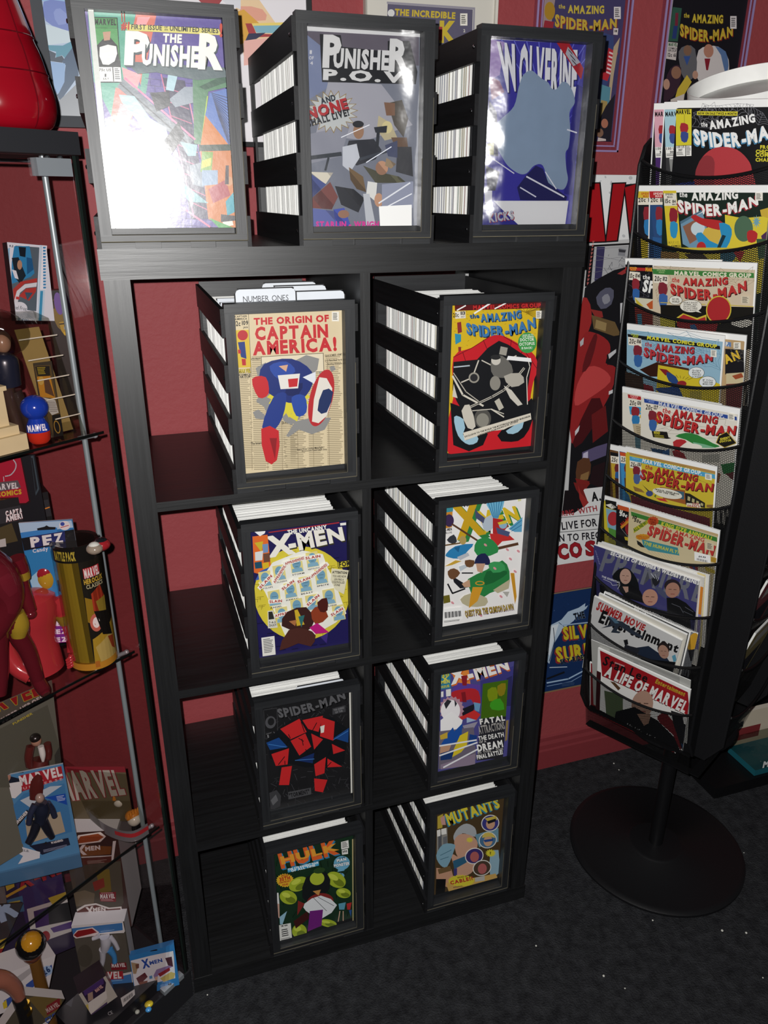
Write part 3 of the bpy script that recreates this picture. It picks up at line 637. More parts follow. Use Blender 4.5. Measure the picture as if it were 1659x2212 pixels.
def art_B1(s):
    s.R('d6b524', 0, 0, 1, 1)
    rr = random.Random(2)
    for i in range(90): x, y = rr.uniform(640, 1210), rr.uniform(500, 800); s.L('a88a1c', 2.5, (x, y), (x + 9, y + rr.uniform(-8, 8)))
    for i in range(7): s.L('8f7418', 3, (1100, 515), (980 + i * 50, 470 + (i % 2) * 5)); s.L('8f7418', 3, (1100, 515), (1210, 480 + i * 16))
    s.P('5a1416', (650, 465), (1215, 440), (1212, 487), (652, 505)); s.T('MARVEL COMICS GROUP', 768, 497, 1200, 482, 24, 'c22c2c', b=2)
    s.P('e6dfd0', (652, 510), (718, 506), (720, 552), (654, 556)); s.T('20c', 640, 546, 676, 544, 26, '2a2622'); s.T('113', 688, 530, 716, 529, 20, '2a2622', b=2); s.T('OCT', 690, 548, 714, 547, 10, '2a2622')
    s.P('8c2c30', (665, 580), (690, 575), (696, 640), (670, 650)); s.P('2f8fb0', (650, 650), (690, 655), (690, 700), (655, 720)); s.P('8c2c30', (672, 735), (690, 735), (690, 770), (674, 770))
    s.T('the', 745, 552, 805, 548, 26, '2a5f96', b=1, sh=(3, 3, '13304f')); s.T('AMAZING', 815, 572, 1075, 548, 46, '3f78ae', b=2, a=6, sh=(5, 5, '13304f')); s.T('SPIDER-MAN', 725, 648, 1165, 606, 66, '3f78ae', h2=58, b=2, a=38, sh=(6, 6, '13304f'))
    # big red and black rounded forms, torn black picture
    s.P('c8202a', (640, 800), (760, 740), (870, 670), (960, 665), (1080, 730), (1160, 790), (1178, 880), (1150, 960), (1130, 1100), (1140, 1372), (610, 1415), (640, 1060), sm=3); s.L('6a0f16', 4, (640, 800), (760, 740), (870, 670)); s.L('6a0f16', 4, (960, 668), (1080, 740), (1178, 880)); s.L('6a0f16', 4, (700, 770), (720, 830)); s.L('6a0f16', 4, (830, 690), (860, 760)); s.L('6a0f16', 4, (1010, 690), (1000, 760)); s.L('6a0f16', 4, (1090, 740), (1060, 800))
    s.P('121317', (620, 1090), (700, 1120), (860, 1290), (830, 1360), (740, 1400), (640, 1360)); s.P('9fc4d6', (645, 1180), (710, 1200), (800, 1320), (740, 1358), (670, 1300), sm=3); s.P('121317', (920, 1300), (1140, 1060), (1145, 1200), (1090, 1310), (1010, 1340), sm=2); s.P('9fc4d6', (975, 1270), (1080, 1200), (1100, 1140), (1080, 1250), (1020, 1290), sm=2)
    s.P('17181c', (640, 830), (790, 815), (860, 740), (930, 695), (990, 720), (1110, 800), (1140, 830), (1115, 990), (1110, 1090), (1130, 1150), (1100, 1180), (720, 1330), (700, 1290), (715, 1250), (690, 1130), (660, 1080), (635, 1010))
    s.L('d8d2c4', 12, (635, 920), (700, 1040), (830, 1110)); s.L('b9b3a6', 6, (640, 900), (720, 1020), (800, 1080)); s.L('cfc9bc', 14, (740, 1120), (960, 1010), (1090, 870), sm=3); s.L('4b4a46', 6, (740, 1120), (960, 1010), (1090, 870), sm=3); s.L('cfc9bc', 8, (800, 820), (760, 930), (690, 960)); s.L('cfc9bc', 7, (820, 820), (900, 860), (1040, 790))
    s.P('6b6964', (885, 800), (950, 790), (1010, 850), (1010, 920), (920, 930), (880, 890), sm=2); s.E('cfcabf', 910, 820, 30, 30); s.E('2b2b2c', 908, 800, 32, 16); s.E('9b978c', 770, 930, 34, 34); s.E('2d2d30', 770, 930, 24, 24); s.P('a09c92', (940, 730), (985, 740), (975, 790), (930, 780)); s.P('cfcabf', (960, 980), (1010, 1010), (1080, 1100), (1050, 1110), (1000, 1060)); s.E('8f8b82', 905, 965, 34, 46); s.P('b2ada2', (960, 920), (1060, 900), (1090, 960), (1010, 990), sm=2)
    s.E('55534f', 825, 1190, 54, 62); s.E('8c897f', 825, 1200, 40, 44); s.L('c6c1b4', 6, (760, 1140), (880, 1130), (960, 1160)); s.P('bfbaac', (900, 1080), (930, 1060), (960, 1120), (930, 1140)); s.L('d8d2c4', 8, (880, 1130), (960, 1180)); s.P('cdc7ba', (690, 1140), (740, 1100), (780, 1240), (730, 1250), sm=2); s.L('e2dccf', 5, (1110, 800), (1125, 860), (1105, 930), (1110, 1100)); s.P('d3ccbe', (640, 970), (665, 1060), (632, 1050))
    s.P('ddd5c5', (700, 1280), (1130, 1155), (1135, 1195), (990, 1245), (960, 1260), (880, 1270), (710, 1330)); s.T('EXCLUSIVE TO THE BUGLE! THE MYSTERIOUS MASKED MURDERER', 712, 1310, 1130, 1178, 9, '2a2622', b=2); s.T('SUPERPOWERED KILLER KNOWN AS DR. OCTOPUS', 796, 1304, 1050, 1212, 9, '2a2622', b=2)
    s.E('3f9a4c', 1108, 707, 59, 66); s.T('DOCTOR', 1063, 698, 1152, 694, 18, 'eef2e6'); s.T('OCTOPUS', 1058, 726, 1155, 720, 18, 'eef2e6'); s.T('IS BACK!', 1072, 748, 1140, 745, 13, 'eef2e6'); s.T('HANG ON TO', 1078, 664, 1145, 660, 9, 'eef2e6'); s.T('YOUR WEBBING', 1074, 676, 1150, 672, 9, 'eef2e6'); cca(s, 1163, 503, 36, 50)
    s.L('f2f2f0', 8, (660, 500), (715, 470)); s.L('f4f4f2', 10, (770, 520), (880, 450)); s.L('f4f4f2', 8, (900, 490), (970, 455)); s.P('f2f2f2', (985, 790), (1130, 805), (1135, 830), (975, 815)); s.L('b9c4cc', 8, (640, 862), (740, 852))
framed('B1', 'comic with blue title on yellow above a torn black picture, top right cell', VB, 'd6b524', art_B1)
V5 = ((300, 1000), 2.9625)
def art_A2(s):
    s.R('1d1850', 0, 0, 1, 1); rr = random.Random(9)
    for i in range(60): x, y = rr.uniform(740, 1330), rr.uniform(400, 1200); s.L('120f36', 6, (x, y), (x + 40, y - 6))
    s.E('d2c23c', 1040, 830, 305, 300, -8, 40)
    for i in range(40):
        g = rr.uniform(0, 6.28); r = rr.uniform(230, 290); x, y = 1040 + r * math.cos(g), 830 + r * math.sin(g); s.L('8f8222', 3, (x - 22, y + 3), (x + 22, y - 3)); s.L('8f8222', 3, (x, y), (x + 1, y + 20))
    s.P('a52a2c', (825, 432), (1275, 368), (1275, 376), (826, 438)); s.T('THE UNCANNY', 948, 448, 1198, 413, 26, 'eeece4', b=2); W = 'e9e5da'
    s.T('X', 820, 590, 1000, 560, 120, W, b=2); s.T('-MEN', 960, 556, 1310, 480, 104, W, h2=78, b=2, sh=(6, 8, '3a3620'))
    s.P('dc6a2a', (722, 460), (818, 448), (840, 650), (770, 700), (732, 690)); s.P('ececec', (735, 430), (805, 425), (800, 440), (770, 458)); s.P('c8b02c', (735, 500), (790, 490), (780, 560)); s.P('6f8fb8', (785, 510), (822, 505), (822, 560), (790, 565)); s.P('d8d8d8', (738, 560), (790, 550), (785, 610), (740, 615)); s.P('6b4636', (790, 570), (832, 565), (834, 620), (795, 625)); s.P('1c4c64', (735, 625), (780, 618), (785, 660), (740, 665)); s.P('d4b024', (785, 630), (825, 622), (828, 660), (790, 668)); s.P('3a5fae', (770, 680), (840, 650), (810, 720), (740, 740))
    # white poster of pale portraits
    s.P('e9e8de', (760, 755), (850, 625), (960, 580), (1040, 548), (1170, 572), (1200, 660), (1240, 730), (1320, 950), (1250, 1010), (1100, 1095), (930, 1090), (890, 1000), (800, 810))
    for (x, y, t) in ((800, 730, 'CYCLOPS'), (890, 690, 'COLOSSUS'), (1000, 640, 'STORM'), (1100, 605, 'NIGHTCRAWLER'), (858, 850, 'ANGEL'), (960, 800, 'ICEMAN'), (1055, 760, 'BEAST'), (1155, 710, 'SPRITE'), (1205, 840, 'WOLVERINE'), (905, 955, ''), (1095, 875, ''), (1000, 900, ''), (1265, 940, '')):
        s.P('dccf86', (x - 42, y - 42), (x + 34, y - 56), (x + 48, y + 40), (x - 28, y + 54)); s.E('6f9cb4', x + 2, y - 8, 27, 34); s.P('7fa9bf', (x - 26, y + 26), (x + 34, y + 14), (x + 46, y + 38), (x - 26, y + 50)); s.L('43667a', 3, (x - 14, y - 8), (x + 18, y - 12)); s.L('43667a', 3, (x - 6, y + 10), (x + 12, y + 8))
        if t: s.T(t, x - 24, y + 68, x + 52, y + 54, 9, '3c3a34')
    for (x, y, dx, dy, t) in ((775, 790, 75, -80, 'SLAIN'), (868, 755, 75, -120, 'APPREHENDED'), (930, 640, 125, -40, 'APPREHENDED'), (1058, 605, 95, -15, 'SLAIN'), (1095, 725, 105, -85, 'APPREHENDED'), (915, 800, 75, -55, 'SLAIN'), (1010, 755, 80, -28, 'SLAIN'), (828, 880, 80, -6, 'SLAIN'), (1075, 900, 75, -65, 'SLAIN'), (865, 970, 90, -22, 'APPREH'), (1225, 965, 75, -45, 'SLAIN')):
        l = math.hypot(dx, dy); nx, ny = dy / l * 26, -dx / l * 26
        s.P('efece2', (x - dx * .08, y - dy * .08), (x + dx * 1.08, y + dy * 1.08), (x + dx * 1.08 + nx, y + dy * 1.08 + ny), (x - dx * .08 + nx, y - dy * .08 + ny)); s.T(t, x + nx * .2, y + ny * .2, x + dx + nx * .2, y + dy + ny * .2, 15, 'b04038', b=2)
    s.P('dcd6b8', (1222, 655), (1330, 668), (1300, 820), (1245, 790), (1215, 730)); s.T('ATTENTION!', 1226, 686, 1322, 692, 15, '201f1c', b=2); s.T('YOU ARE NOW', 1228, 710, 1314, 714, 13, '3a3832'); s.T('LEAVING A', 1238, 730, 1298, 734, 13, '3a3832'); s.T('CONTROLLED', 1224, 748, 1304, 752, 13, '3a3832'); s.T('ZONE', 1238, 764, 1274, 768, 12, '3a3832'); s.P('2a2818', (1258, 612), (1330, 602), (1330, 648), (1262, 655)); s.P('d2c23c', (1262, 616), (1330, 606), (1330, 642), (1266, 650)); s.T('FOR', 1270, 645, 1340, 636, 28, '201f1c', b=2); s.P('d9d6c8', (815, 925), (850, 920), (880, 1030), (818, 1035)); s.P('2b2b28', (820, 930), (845, 928), (858, 975), (822, 980)); s.T('7-4-3', 824, 1005, 866, 1002, 13, '2b2b28'); s.T('DUST', 826, 1024, 872, 1020, 13, '2b2b28')
    # brown and orange shapes in the foreground
    s.P('3a1d1a', (905, 1020), (940, 930), (1060, 900), (1110, 990), (1050, 1060), sm=2); s.P('4a2620', (890, 1175), (950, 1045), (1060, 1040), (1120, 1080), (1090, 1150), (1010, 1130), sm=2); s.P('c8a82c', (985, 920), (1005, 915), (1050, 1010), (1000, 1020)); s.P('2f6a6a', (1010, 960), (1050, 950), (1030, 1030)); s.P('a86c40', (950, 990), (1000, 980), (990, 1020)); s.P('8c3a20', (1090, 930), (1150, 890), (1200, 960), (1120, 1010), sm=2); s.P('4a1a16', (1130, 870), (1190, 840), (1195, 920), (1150, 930), sm=2); s.P('b81c78', (1080, 1030), (1130, 1000), (1205, 1060), (1120, 1070)); s.P('3b2a78', (1150, 1090), (1200, 1060), (1190, 1130))
    s.P('e4e2da', (775, 1094), (858, 1082), (866, 1200), (784, 1212)); s.G('55555a', 786, 1104, 848, 1095, 794, 1196, 9)
    s.P('e6e4de', (1274, 366), (1312, 362), (1312, 378), (1276, 382))
framed('A2', 'dark blue comic with white title over a yellow spotlight, second left cell', V5, '1d1850', art_A2)
V6 = ((760, 1000), 2.9625)
def art_B2(s):
    s.R('eceae8', 0, 0, 1, 1)
    s.T('THE UNCANNY', 690, 284, 990, 240, 28, '26242a', b=2)
    s.T('X', 668, 480, 860, 440, 200, 'c8a020', b=2, sh=(24, 20, '2f8042')); s.T('MEN', 850, 440, 1075, 355, 130, 'd8b92c', h2=80, b=2, sh=(14, 14, '2f8042'))
    s.P('3f8f9c', (590, 285), (648, 278), (646, 310), (592, 318)); s.P('c8862c', (592, 318), (644, 310), (640, 410), (592, 420)); s.E('3c2a50', 622, 368, 30, 40); s.T('X-MEN', 592, 436, 640, 430, 16, '222226', b=2); s.T('DELUXE', 592, 454, 640, 448, 10, '222226')
    s.P('d9d6a0', (1060, 230), (1082, 226), (1082, 242), (1062, 246))
    # sweeping wing, cloak and blade shapes
    s.P('6fb4d4', (860, 240), (980, 220), (930, 360), (900, 350), (880, 300), sm=2)
    for i in range(6): s.L('2f6f9a', 4, (870 + i * 18, 250 - i * 2), (905 + i * 6, 350))
    s.P('5fa4c8', (1000, 420), (1090, 345), (1085, 440), (1040, 440)); s.L('2f6f9a', 4, (1010, 425), (1085, 365)); s.L('2f6f9a', 4, (1020, 435), (1085, 395))
    s.P('b4c0cc', (830, 380), (890, 330), (910, 400), (860, 440), sm=2); s.P('4a4e6c', (785, 290), (810, 320), (850, 350), (840, 385), (790, 350)); s.P('b02a2c', (900, 350), (960, 360), (1000, 400), (950, 460), (900, 450)); s.P('c3302e', (880, 450), (1000, 455), (1040, 490), (960, 500), (930, 530), (890, 500)); s.E('8fb4cc', 965, 395, 26, 24); s.P('d8c23c', (930, 380), (1000, 360), (985, 385), (940, 395)); s.P('4b5478', (920, 410), (1010, 440), (1000, 470), (930, 450)); s.L('5a3b28', 12, (640, 390), (810, 500)); s.L('5a3b28', 18, (930, 545), (1060, 515))
    s.P('2b7fb4', (600, 580), (660, 530), (775, 515), (740, 560), (690, 610), (610, 600), sm=2); s.P('1d5f90', (650, 540), (690, 530), (680, 570)); s.P('34363e', (605, 490), (650, 455), (670, 500), (640, 515), sm=2); s.E('b49a5a', 708, 492, 22, 28); s.P('b8bcc4', (670, 600), (740, 570), (750, 590), (690, 620)); s.L('6b5030', 9, (590, 525), (690, 510)); s.P('c9a23a', (590, 660), (660, 620), (700, 625), (640, 650))
    s.P('2f8a4a', (780, 560), (800, 490), (870, 475), (925, 520), (930, 570), (830, 600), sm=2); s.P('2a7f42', (740, 740), (860, 680), (960, 620), (1005, 690), (990, 780), (880, 830), (790, 880), (750, 800), sm=2); s.P('1e6434', (860, 690), (990, 690), (960, 730), (850, 780), sm=2); s.P('3c9a58', (870, 640), (950, 630), (980, 680), (900, 700), sm=2); s.P('b8b090', (690, 870), (760, 830), (860, 860), (850, 910), (740, 915), sm=2); s.P('b8b090', (900, 810), (1010, 740), (1000, 800), (930, 830)); s.P('b0aea6', (960, 820), (1005, 820), (990, 855))
    s.P('20264e', (780, 640), (800, 590), (850, 575), (880, 620), (870, 650), (800, 640), sm=2); s.P('c49a80', (790, 640), (850, 640), (830, 700), (800, 690)); s.P('1d1d24', (640, 720), (720, 770), (750, 790), (690, 800), (650, 760)); s.P('6d4a30', (610, 690), (650, 670), (690, 700), (650, 740), (620, 730), sm=2); s.P('bfc8d0', (680, 660), (740, 640), (740, 660), (690, 690)); s.P('6d4a30', (720, 620), (780, 620), (770, 660), (730, 660), sm=2); s.P('c39a7c', (700, 770), (750, 740), (755, 790), (715, 790))
    s.P('d0962c', (770, 790), (835, 790), (800, 880), (745, 925), (755, 850)); s.E('d0962c', 815, 765, 30, 14); s.E('2a7f42', 815, 765, 22, 8); s.P('c89028', (1010, 700), (1035, 700), (1050, 850), (1040, 900)); s.L('1b1b1f', 10, (610, 770), (640, 830), (720, 800)); s.L('1b1b1f', 8, (700, 700), (770, 700))
    for x, y in ((640, 890), (950, 850), (1010, 610), (1040, 690), (990, 550), (820, 970), (910, 670), (850, 520), (680, 980), (1060, 560)): s.E('d8929a', x, y, 12, 7, 40, 10)
    s.P('6c6420', (582, 845), (620, 838), (626, 885), (582, 895)); s.P('f4f3f1', (578, 930), (705, 915), (705, 995), (580, 1018))
    for i in range(20): s.L('26262a', 2 + (i * 7 % 4), (588 + i * 5.4, 950 - i * .6), (590 + i * 5.4, 988 - i * .8))
    s.T('QUEST FOR THE CRIMSON DAWN', 720, 976, 1028, 930, 36, 'a89030', b=2, sh=(3, 4, '4a1f5a')); s.G('555', 582, 1004, 700, 990, 583, 1016, 2)
framed('B2', 'white comic with green and gold title, second right cell', V6, 'eceae8', art_B2)
V7 = ((340, 1440), 3.16)
def art_A3(s):
    s.R('1a1a1c', 0, 0, 1, 1); rr = random.Random(4)
    for i in range(220):
        x, y = rr.uniform(715, 1310), rr.uniform(200, 930); l = rr.uniform(12, 50); g = rr.uniform(0, 6.28)
        s.L(rr.choice(['333336', '3c3c40', '2a2a2d']), 3.5, (x, y), (x + l * math.cos(g), y + l * math.sin(g)))
    s.T('SPIDER-MAN', 822, 322, 1275, 192, 56, '59595c', h2=50, b=2, a=20, sh=(6, 6, '0a0a0b')); s.P('3a3a3d', (1185, 262), (1272, 240), (1275, 285), (1185, 305)); s.T('THE LEGEND', 1195, 280, 1265, 262, 12, '77777a'); s.T('OF THE', 1205, 296, 1255, 283, 12, '77777a')
    s.L('3a3a3d', 4, (718, 272), (808, 258), (815, 450), (728, 470), (718, 272)); s.E('4a4a4e', 765, 355, 36, 42, 10); s.E('1a1a1c', 768, 350, 22, 26, 10); s.L('59595c', 5, (735, 435), (770, 425)); s.L('59595c', 5, (785, 420), (810, 445)); s.T('1', 745, 460, 755, 458, 20, '6a6a6d')
    # angular red and blue shards on black
    R_ = 'bd2426'; r2 = random.Random(12)
    s.P('101216', (740, 470), (900, 340), (1180, 320), (1290, 400), (1260, 640), (1000, 660), (760, 600))
    for P_ in (((830, 400), (960, 330), (1010, 420), (900, 470)), ((980, 340), (1120, 310), (1090, 420), (1020, 400)), ((1110, 320), (1200, 350), (1190, 480), (1100, 450)), ((900, 480), (1000, 430), (1040, 520), (960, 580)), ((1040, 430), (1120, 470), (1060, 540)), ((770, 570), (890, 530), (880, 640), (800, 650)), ((840, 660), (910, 650), (890, 780), (822, 780)), ((1060, 640), (1140, 590), (1130, 700), (1070, 720)), ((1060, 735), (1150, 745), (1120, 830), (1065, 820)), ((1150, 600), (1250, 655), (1150, 660)), ((1180, 500), (1270, 545), (1190, 570))): s.P(R_, *P_)
    for i in range(14): x, y = r2.uniform(840, 1180), r2.uniform(340, 640); s.L('0d0d10', 5, (x, y), (x + r2.uniform(-50, 50), y + r2.uniform(20, 70)))
    s.P('17407c', (735, 490), (820, 455), (880, 520), (760, 540)); s.P('17407c', (1190, 460), (1295, 390), (1290, 490)); s.P('152a5c', (930, 610), (1060, 560), (1050, 630)); s.L('3f78b8', 4, (750, 500), (870, 520)); s.L('3f78b8', 4, (1190, 470), (1290, 410)); s.L('3f78b8', 4, (930, 610), (1060, 600)); s.P('d9d6cc', (1100, 380), (1130, 370), (1125, 420), (1105, 425))
    s.P('47474a', (883, 825), (1038, 795), (1040, 840), (885, 875)); s.T('"TORMENT"', 893, 862, 1030, 832, 26, '1a1a1c', b=2); s.P('39393c', (755, 830), (805, 810), (835, 850), (830, 920), (790, 940), (765, 940)); s.P('5f5f62', (765, 880), (800, 840), (815, 880), (780, 915))
    s.P('d9d7cf', (1296, 150), (1306, 148), (1318, 830), (1308, 832))
framed('A3', 'black comic with grey lettering and red shapes, third left cell', V7, '1a1a1c', art_A3)
V8 = ((760, 1340), 3.352)
def art_B3(s):
    s.R('4d4a8a', 0, 0, 1, 1)
    s.P('e0883a', (715, 360), (840, 310), (860, 470), (760, 470)); s.P('5b3f9a', (760, 450), (950, 470), (940, 520), (720, 520)); s.P('3c3a80', (930, 440), (1170, 330), (1160, 720), (940, 700)); s.P('2d2c5e', (1120, 420), (1160, 400), (1160, 620), (1120, 620))
    W = 'efece6'
    s.T('X', 715, 462, 850, 420, 96, W, b=2, sh=(6, 10, 'd86a24')); s.T('-MEN', 850, 440, 1140, 350, 110, W, h2=66, b=2, sh=(6, 10, 'c8642a'))
    s.P('2f7f9c', (645, 385), (712, 370), (716, 490), (645, 500)); s.T('30', 650, 412, 706, 402, 22, 'c8c03a', b=2); s.T('X', 655, 440, 700, 432, 26, 'd8d04a', b=2); s.T('MEN', 648, 458, 708, 450, 20, 'd8d04a', b=2); s.T('ISSUE', 648, 490, 706, 480, 16, 'c8c03a', b=2); s.P('e6e4e0', (645, 515), (662, 512), (662, 552), (645, 555)); s.P('e6e4e0', (680, 500), (716, 494), (716, 545), (682, 550))
    # red and white bursts
    s.P('b3262e', (720, 520), (780, 500), (860, 490), (915, 510), (930, 600), (890, 620), (860, 570), (780, 590), (730, 570), sm=2); s.P('7f1a24', (790, 520), (820, 515), (830, 590), (800, 590)); s.P('8a1f2a', (790, 400), (835, 395), (830, 470), (800, 470)); s.P('c9302e', (740, 660), (850, 620), (930, 680), (900, 720), (840, 700), (790, 720)); s.P('1c1c26', (795, 640), (890, 600), (880, 650), (800, 690)); s.P('6a9cc0', (880, 590), (930, 600), (920, 660), (890, 650)); s.P('a4b8d0', (830, 700), (900, 720), (830, 740))
    s.B('b48a9a', 720, 640, 92, 96, 18, 0.86); s.E('f2eef0', 712, 650, 70, 78); s.P('2c2c34', (665, 600), (690, 570), (720, 580), (700, 610), (680, 640)); s.P('2c2c34', (740, 570), (760, 600), (745, 625)); s.P('f4f2f2', (640, 720), (720, 660), (800, 720), (780, 800), (640, 800)); s.P('9a94a4', (800, 760), (910, 730), (880, 780), (820, 800)); s.P('6c6474', (630, 800), (880, 770), (900, 1000), (625, 1075))
    s.P('1d4fa0', (690, 820), (730, 770), (740, 800), (800, 740), (790, 850), (720, 900), (640, 900), sm=1); s.P('c8a83a', (635, 830), (690, 805), (690, 850), (640, 860)); s.P('d8c22c', (780, 830), (840, 800), (830, 900), (790, 950), (700, 1000), (740, 920)); s.P('1b3f84', (850, 820), (905, 830), (890, 900), (840, 900)); s.P('c09478', (640, 900), (720, 890), (700, 940), (635, 960)); s.P('18366e', (640, 960), (740, 930), (720, 1000), (640, 1010)); s.P('8c7c90', (640, 1040), (890, 960), (890, 1040), (640, 1075))
    for a, b_ in (((632, 905), (900, 862)), ((632, 975), (905, 880)), ((660, 1060), (905, 930))): s.L('dcdde2', 11, a, b_); s.L('f2f2f4', 4, a, b_)
    s.mi = 1; s.P('4f7a1a', (945, 455), (1128, 425), (1112, 690), (930, 708)); s.mi = 0
    s.P('7c8f14', (980, 500), (1040, 480), (1050, 560), (990, 580), sm=2); s.P('3f9a22', (1000, 590), (1070, 560), (1100, 640), (1010, 640), sm=2); s.P('8a7c18', (1050, 470), (1110, 450), (1100, 530), (1060, 540), sm=2)
    s.P('26262c', (930, 708), (1112, 690), (1090, 990), (900, 1010)); s.T('FATAL', 925, 748, 1106, 718, 36, 'e8e6e2', b=2); s.T('ATTRACTIONS', 918, 818, 1106, 778, 56, 'a8a4a0', h2=50, b=1); s.T('THE DEATH', 915, 868, 1098, 836, 32, 'efeeea', b=1); s.T('OF A', 918, 884, 970, 876, 12, 'cfccc8'); s.T('DREAM', 908, 944, 1092, 908, 46, 'f2f1ee', b=2); s.T('IN THIS... THE', 908, 962, 1092, 930, 13, 'b8b5b0'); s.T('FINAL BATTLE!', 904, 1000, 1090, 960, 28, 'efeeea', b=2)
    s.P('8f7a4a', (1112, 720), (1130, 716), (1120, 860), (1104, 870))
framed('B3', 'comic with white title and small green hologram window, third right cell', V8, '4d4a8a', art_B3, mats=('print', 'foil'))
def art_A4(s):
    s.R('17301f', 0, 0, 1, 1); rr = random.Random(6)
    for i in range(70): x, y = rr.uniform(800, 1330), rr.uniform(1200, 1850); s.L('0e2014', 6, (x, y), (x + rr.uniform(-30, 30), y + 40))
    s.T('HULK', 842, 1366, 1238, 1262, 96, 'd8602a', h2=86, b=2, sh=(10, 8, '2f7fa8')); s.T('HULK', 846, 1340, 1238, 1238, 48, 'e09a34', h2=42, b=2)
    s.P('3f9cc8', (885, 1372), (1098, 1318), (1100, 1348), (888, 1396)); s.T('THE STRANGEST MAN', 890, 1384, 1096, 1334, 14, 'e6eef2', b=2); s.T('OF ALL TIME', 912, 1392, 1075, 1352, 13, 'e6eef2', b=2)
    s.P('e6e6e0', (1250, 1188), (1300, 1175), (1304, 1228), (1252, 1238)); s.G('333', 1256, 1192, 1296, 1183, 1258, 1232, 5); s.P('e6e6e0', (1255, 1242), (1296, 1233), (1298, 1268), (1257, 1274)); s.T('393', 1262, 1262, 1292, 1256, 14, '26262a', b=2)
    s.E('69a8c6', 1255, 1330, 55, 48, -12); s.T('IS HE', 1236, 1304, 1278, 1296, 11, '20303a'); s.T('MAN', 1222, 1322, 1286, 1310, 18, 'eef2f4', b=2, out=(1.5, '24506a')); s.T('OR', 1244, 1338, 1268, 1332, 11, '20303a'); s.T('MONSTER', 1202, 1356, 1308, 1338, 18, 'eef2f4', b=2, out=(1.5, '24506a')); s.P('69a8c6', (1230, 1370), (1280, 1360), (1270, 1380), (1225, 1388)); s.E('69a8c6', 1240, 1415, 32, 20, -8); s.T('IS HE', 1222, 1412, 1256, 1406, 10, '20303a'); s.P('69a8c6', (1220, 1420), (1235, 1430), (1215, 1445))
    s.B('dcae2c', 868, 1445, 62, 48, 22, 0.86); s.T('SPECIAL', 842, 1422, 892, 1412, 12, 'a82a20', b=2); s.T('30TH', 832, 1452, 904, 1438, 24, 'b0281e', b=2); s.T('ANNIVERSARY', 828, 1468, 908, 1452, 11, 'a82a20', b=2); s.T('ISSUE!', 850, 1482, 890, 1475, 11, 'a82a20', b=2)
    # rounded yellow-green, black, white and purple shapes
    Y = '9fb02e'
    for x, y, rx, ry, g in ((960, 1470, 70, 46, -25), (890, 1560, 60, 46, 20), (1215, 1440, 70, 50, 30), (1265, 1530, 50, 34, 10), (965, 1790, 50, 50, 0), (1160, 1735, 60, 26, 10)): s.E(Y, x, y, rx, ry, g); s.E('6d7c1e', x + rx * .25, y + ry * .35, rx * .6, ry * .45, g); s.E('c0cc4c', x - rx * .25, y - ry * .35, rx * .5, ry * .35, g)
    s.P('15181a', (1010, 1420), (1150, 1390), (1170, 1500), (1060, 1590), (985, 1560), sm=2); s.E('a8b634', 1085, 1430, 50, 44, -15); s.E('2a4420', 1100, 1375, 40, 20, -10)
    s.E('7f2624', 1105, 1590, 92, 60, -10); s.P('7f2624', (955, 1580), (1000, 1600), (950, 1680)); s.P('3c1614', (925, 1720), (1020, 1650), (1030, 1700), (940, 1770))
    s.P('dcdfe2', (1000, 1600), (1110, 1545), (1220, 1610), (1120, 1700), (1010, 1650), sm=2); s.L('20242a', 3, (1060, 1560), (1150, 1650)); s.L('20242a', 3, (1090, 1555), (1200, 1615)); s.P('c08a4a', (1055, 1515), (1110, 1505), (1095, 1545)); s.P('6b1f74', (1035, 1650), (1125, 1640), (1115, 1750), (1020, 1790), sm=1)
    s.P('8fb8cc', (830, 1690), (880, 1650), (850, 1740), (832, 1740)); s.P('c8a090', (815, 1600), (828, 1600), (830, 1700), (818, 1690)); s.P('e0e0e0', (812, 1525), (822, 1525), (828, 1600), (814, 1600)); s.P('5a9ab0', (1230, 1600), (1280, 1590), (1270, 1640), (1235, 1640)); s.P('b02c2c', (1285, 1600), (1320, 1590), (1310, 1640), (1290, 1640)); s.P('2b4f8c', (1300, 1645), (1320, 1640), (1315, 1690)); s.L('c8a48c', 6, (1240, 1650), (1228, 1720)); s.L('c8a48c', 6, (1262, 1650), (1262, 1715))
    s.P('dfdfda', (826, 1745), (905, 1730), (915, 1845), (832, 1860)); s.T('30', 838, 1756, 885, 1748, 8, '26262a', b=2); s.G('26262a', 842, 1775, 898, 1764, 846, 1830, 4); s.G('666', 838, 1838, 908, 1824, 840, 1854, 2); s.P('b7a878', (1322, 1160), (1330, 1158), (1332, 1720), (1326, 1722))
framed('A4', 'dark green comic with orange title, bottom left cell', V7, '17301f', art_A4)
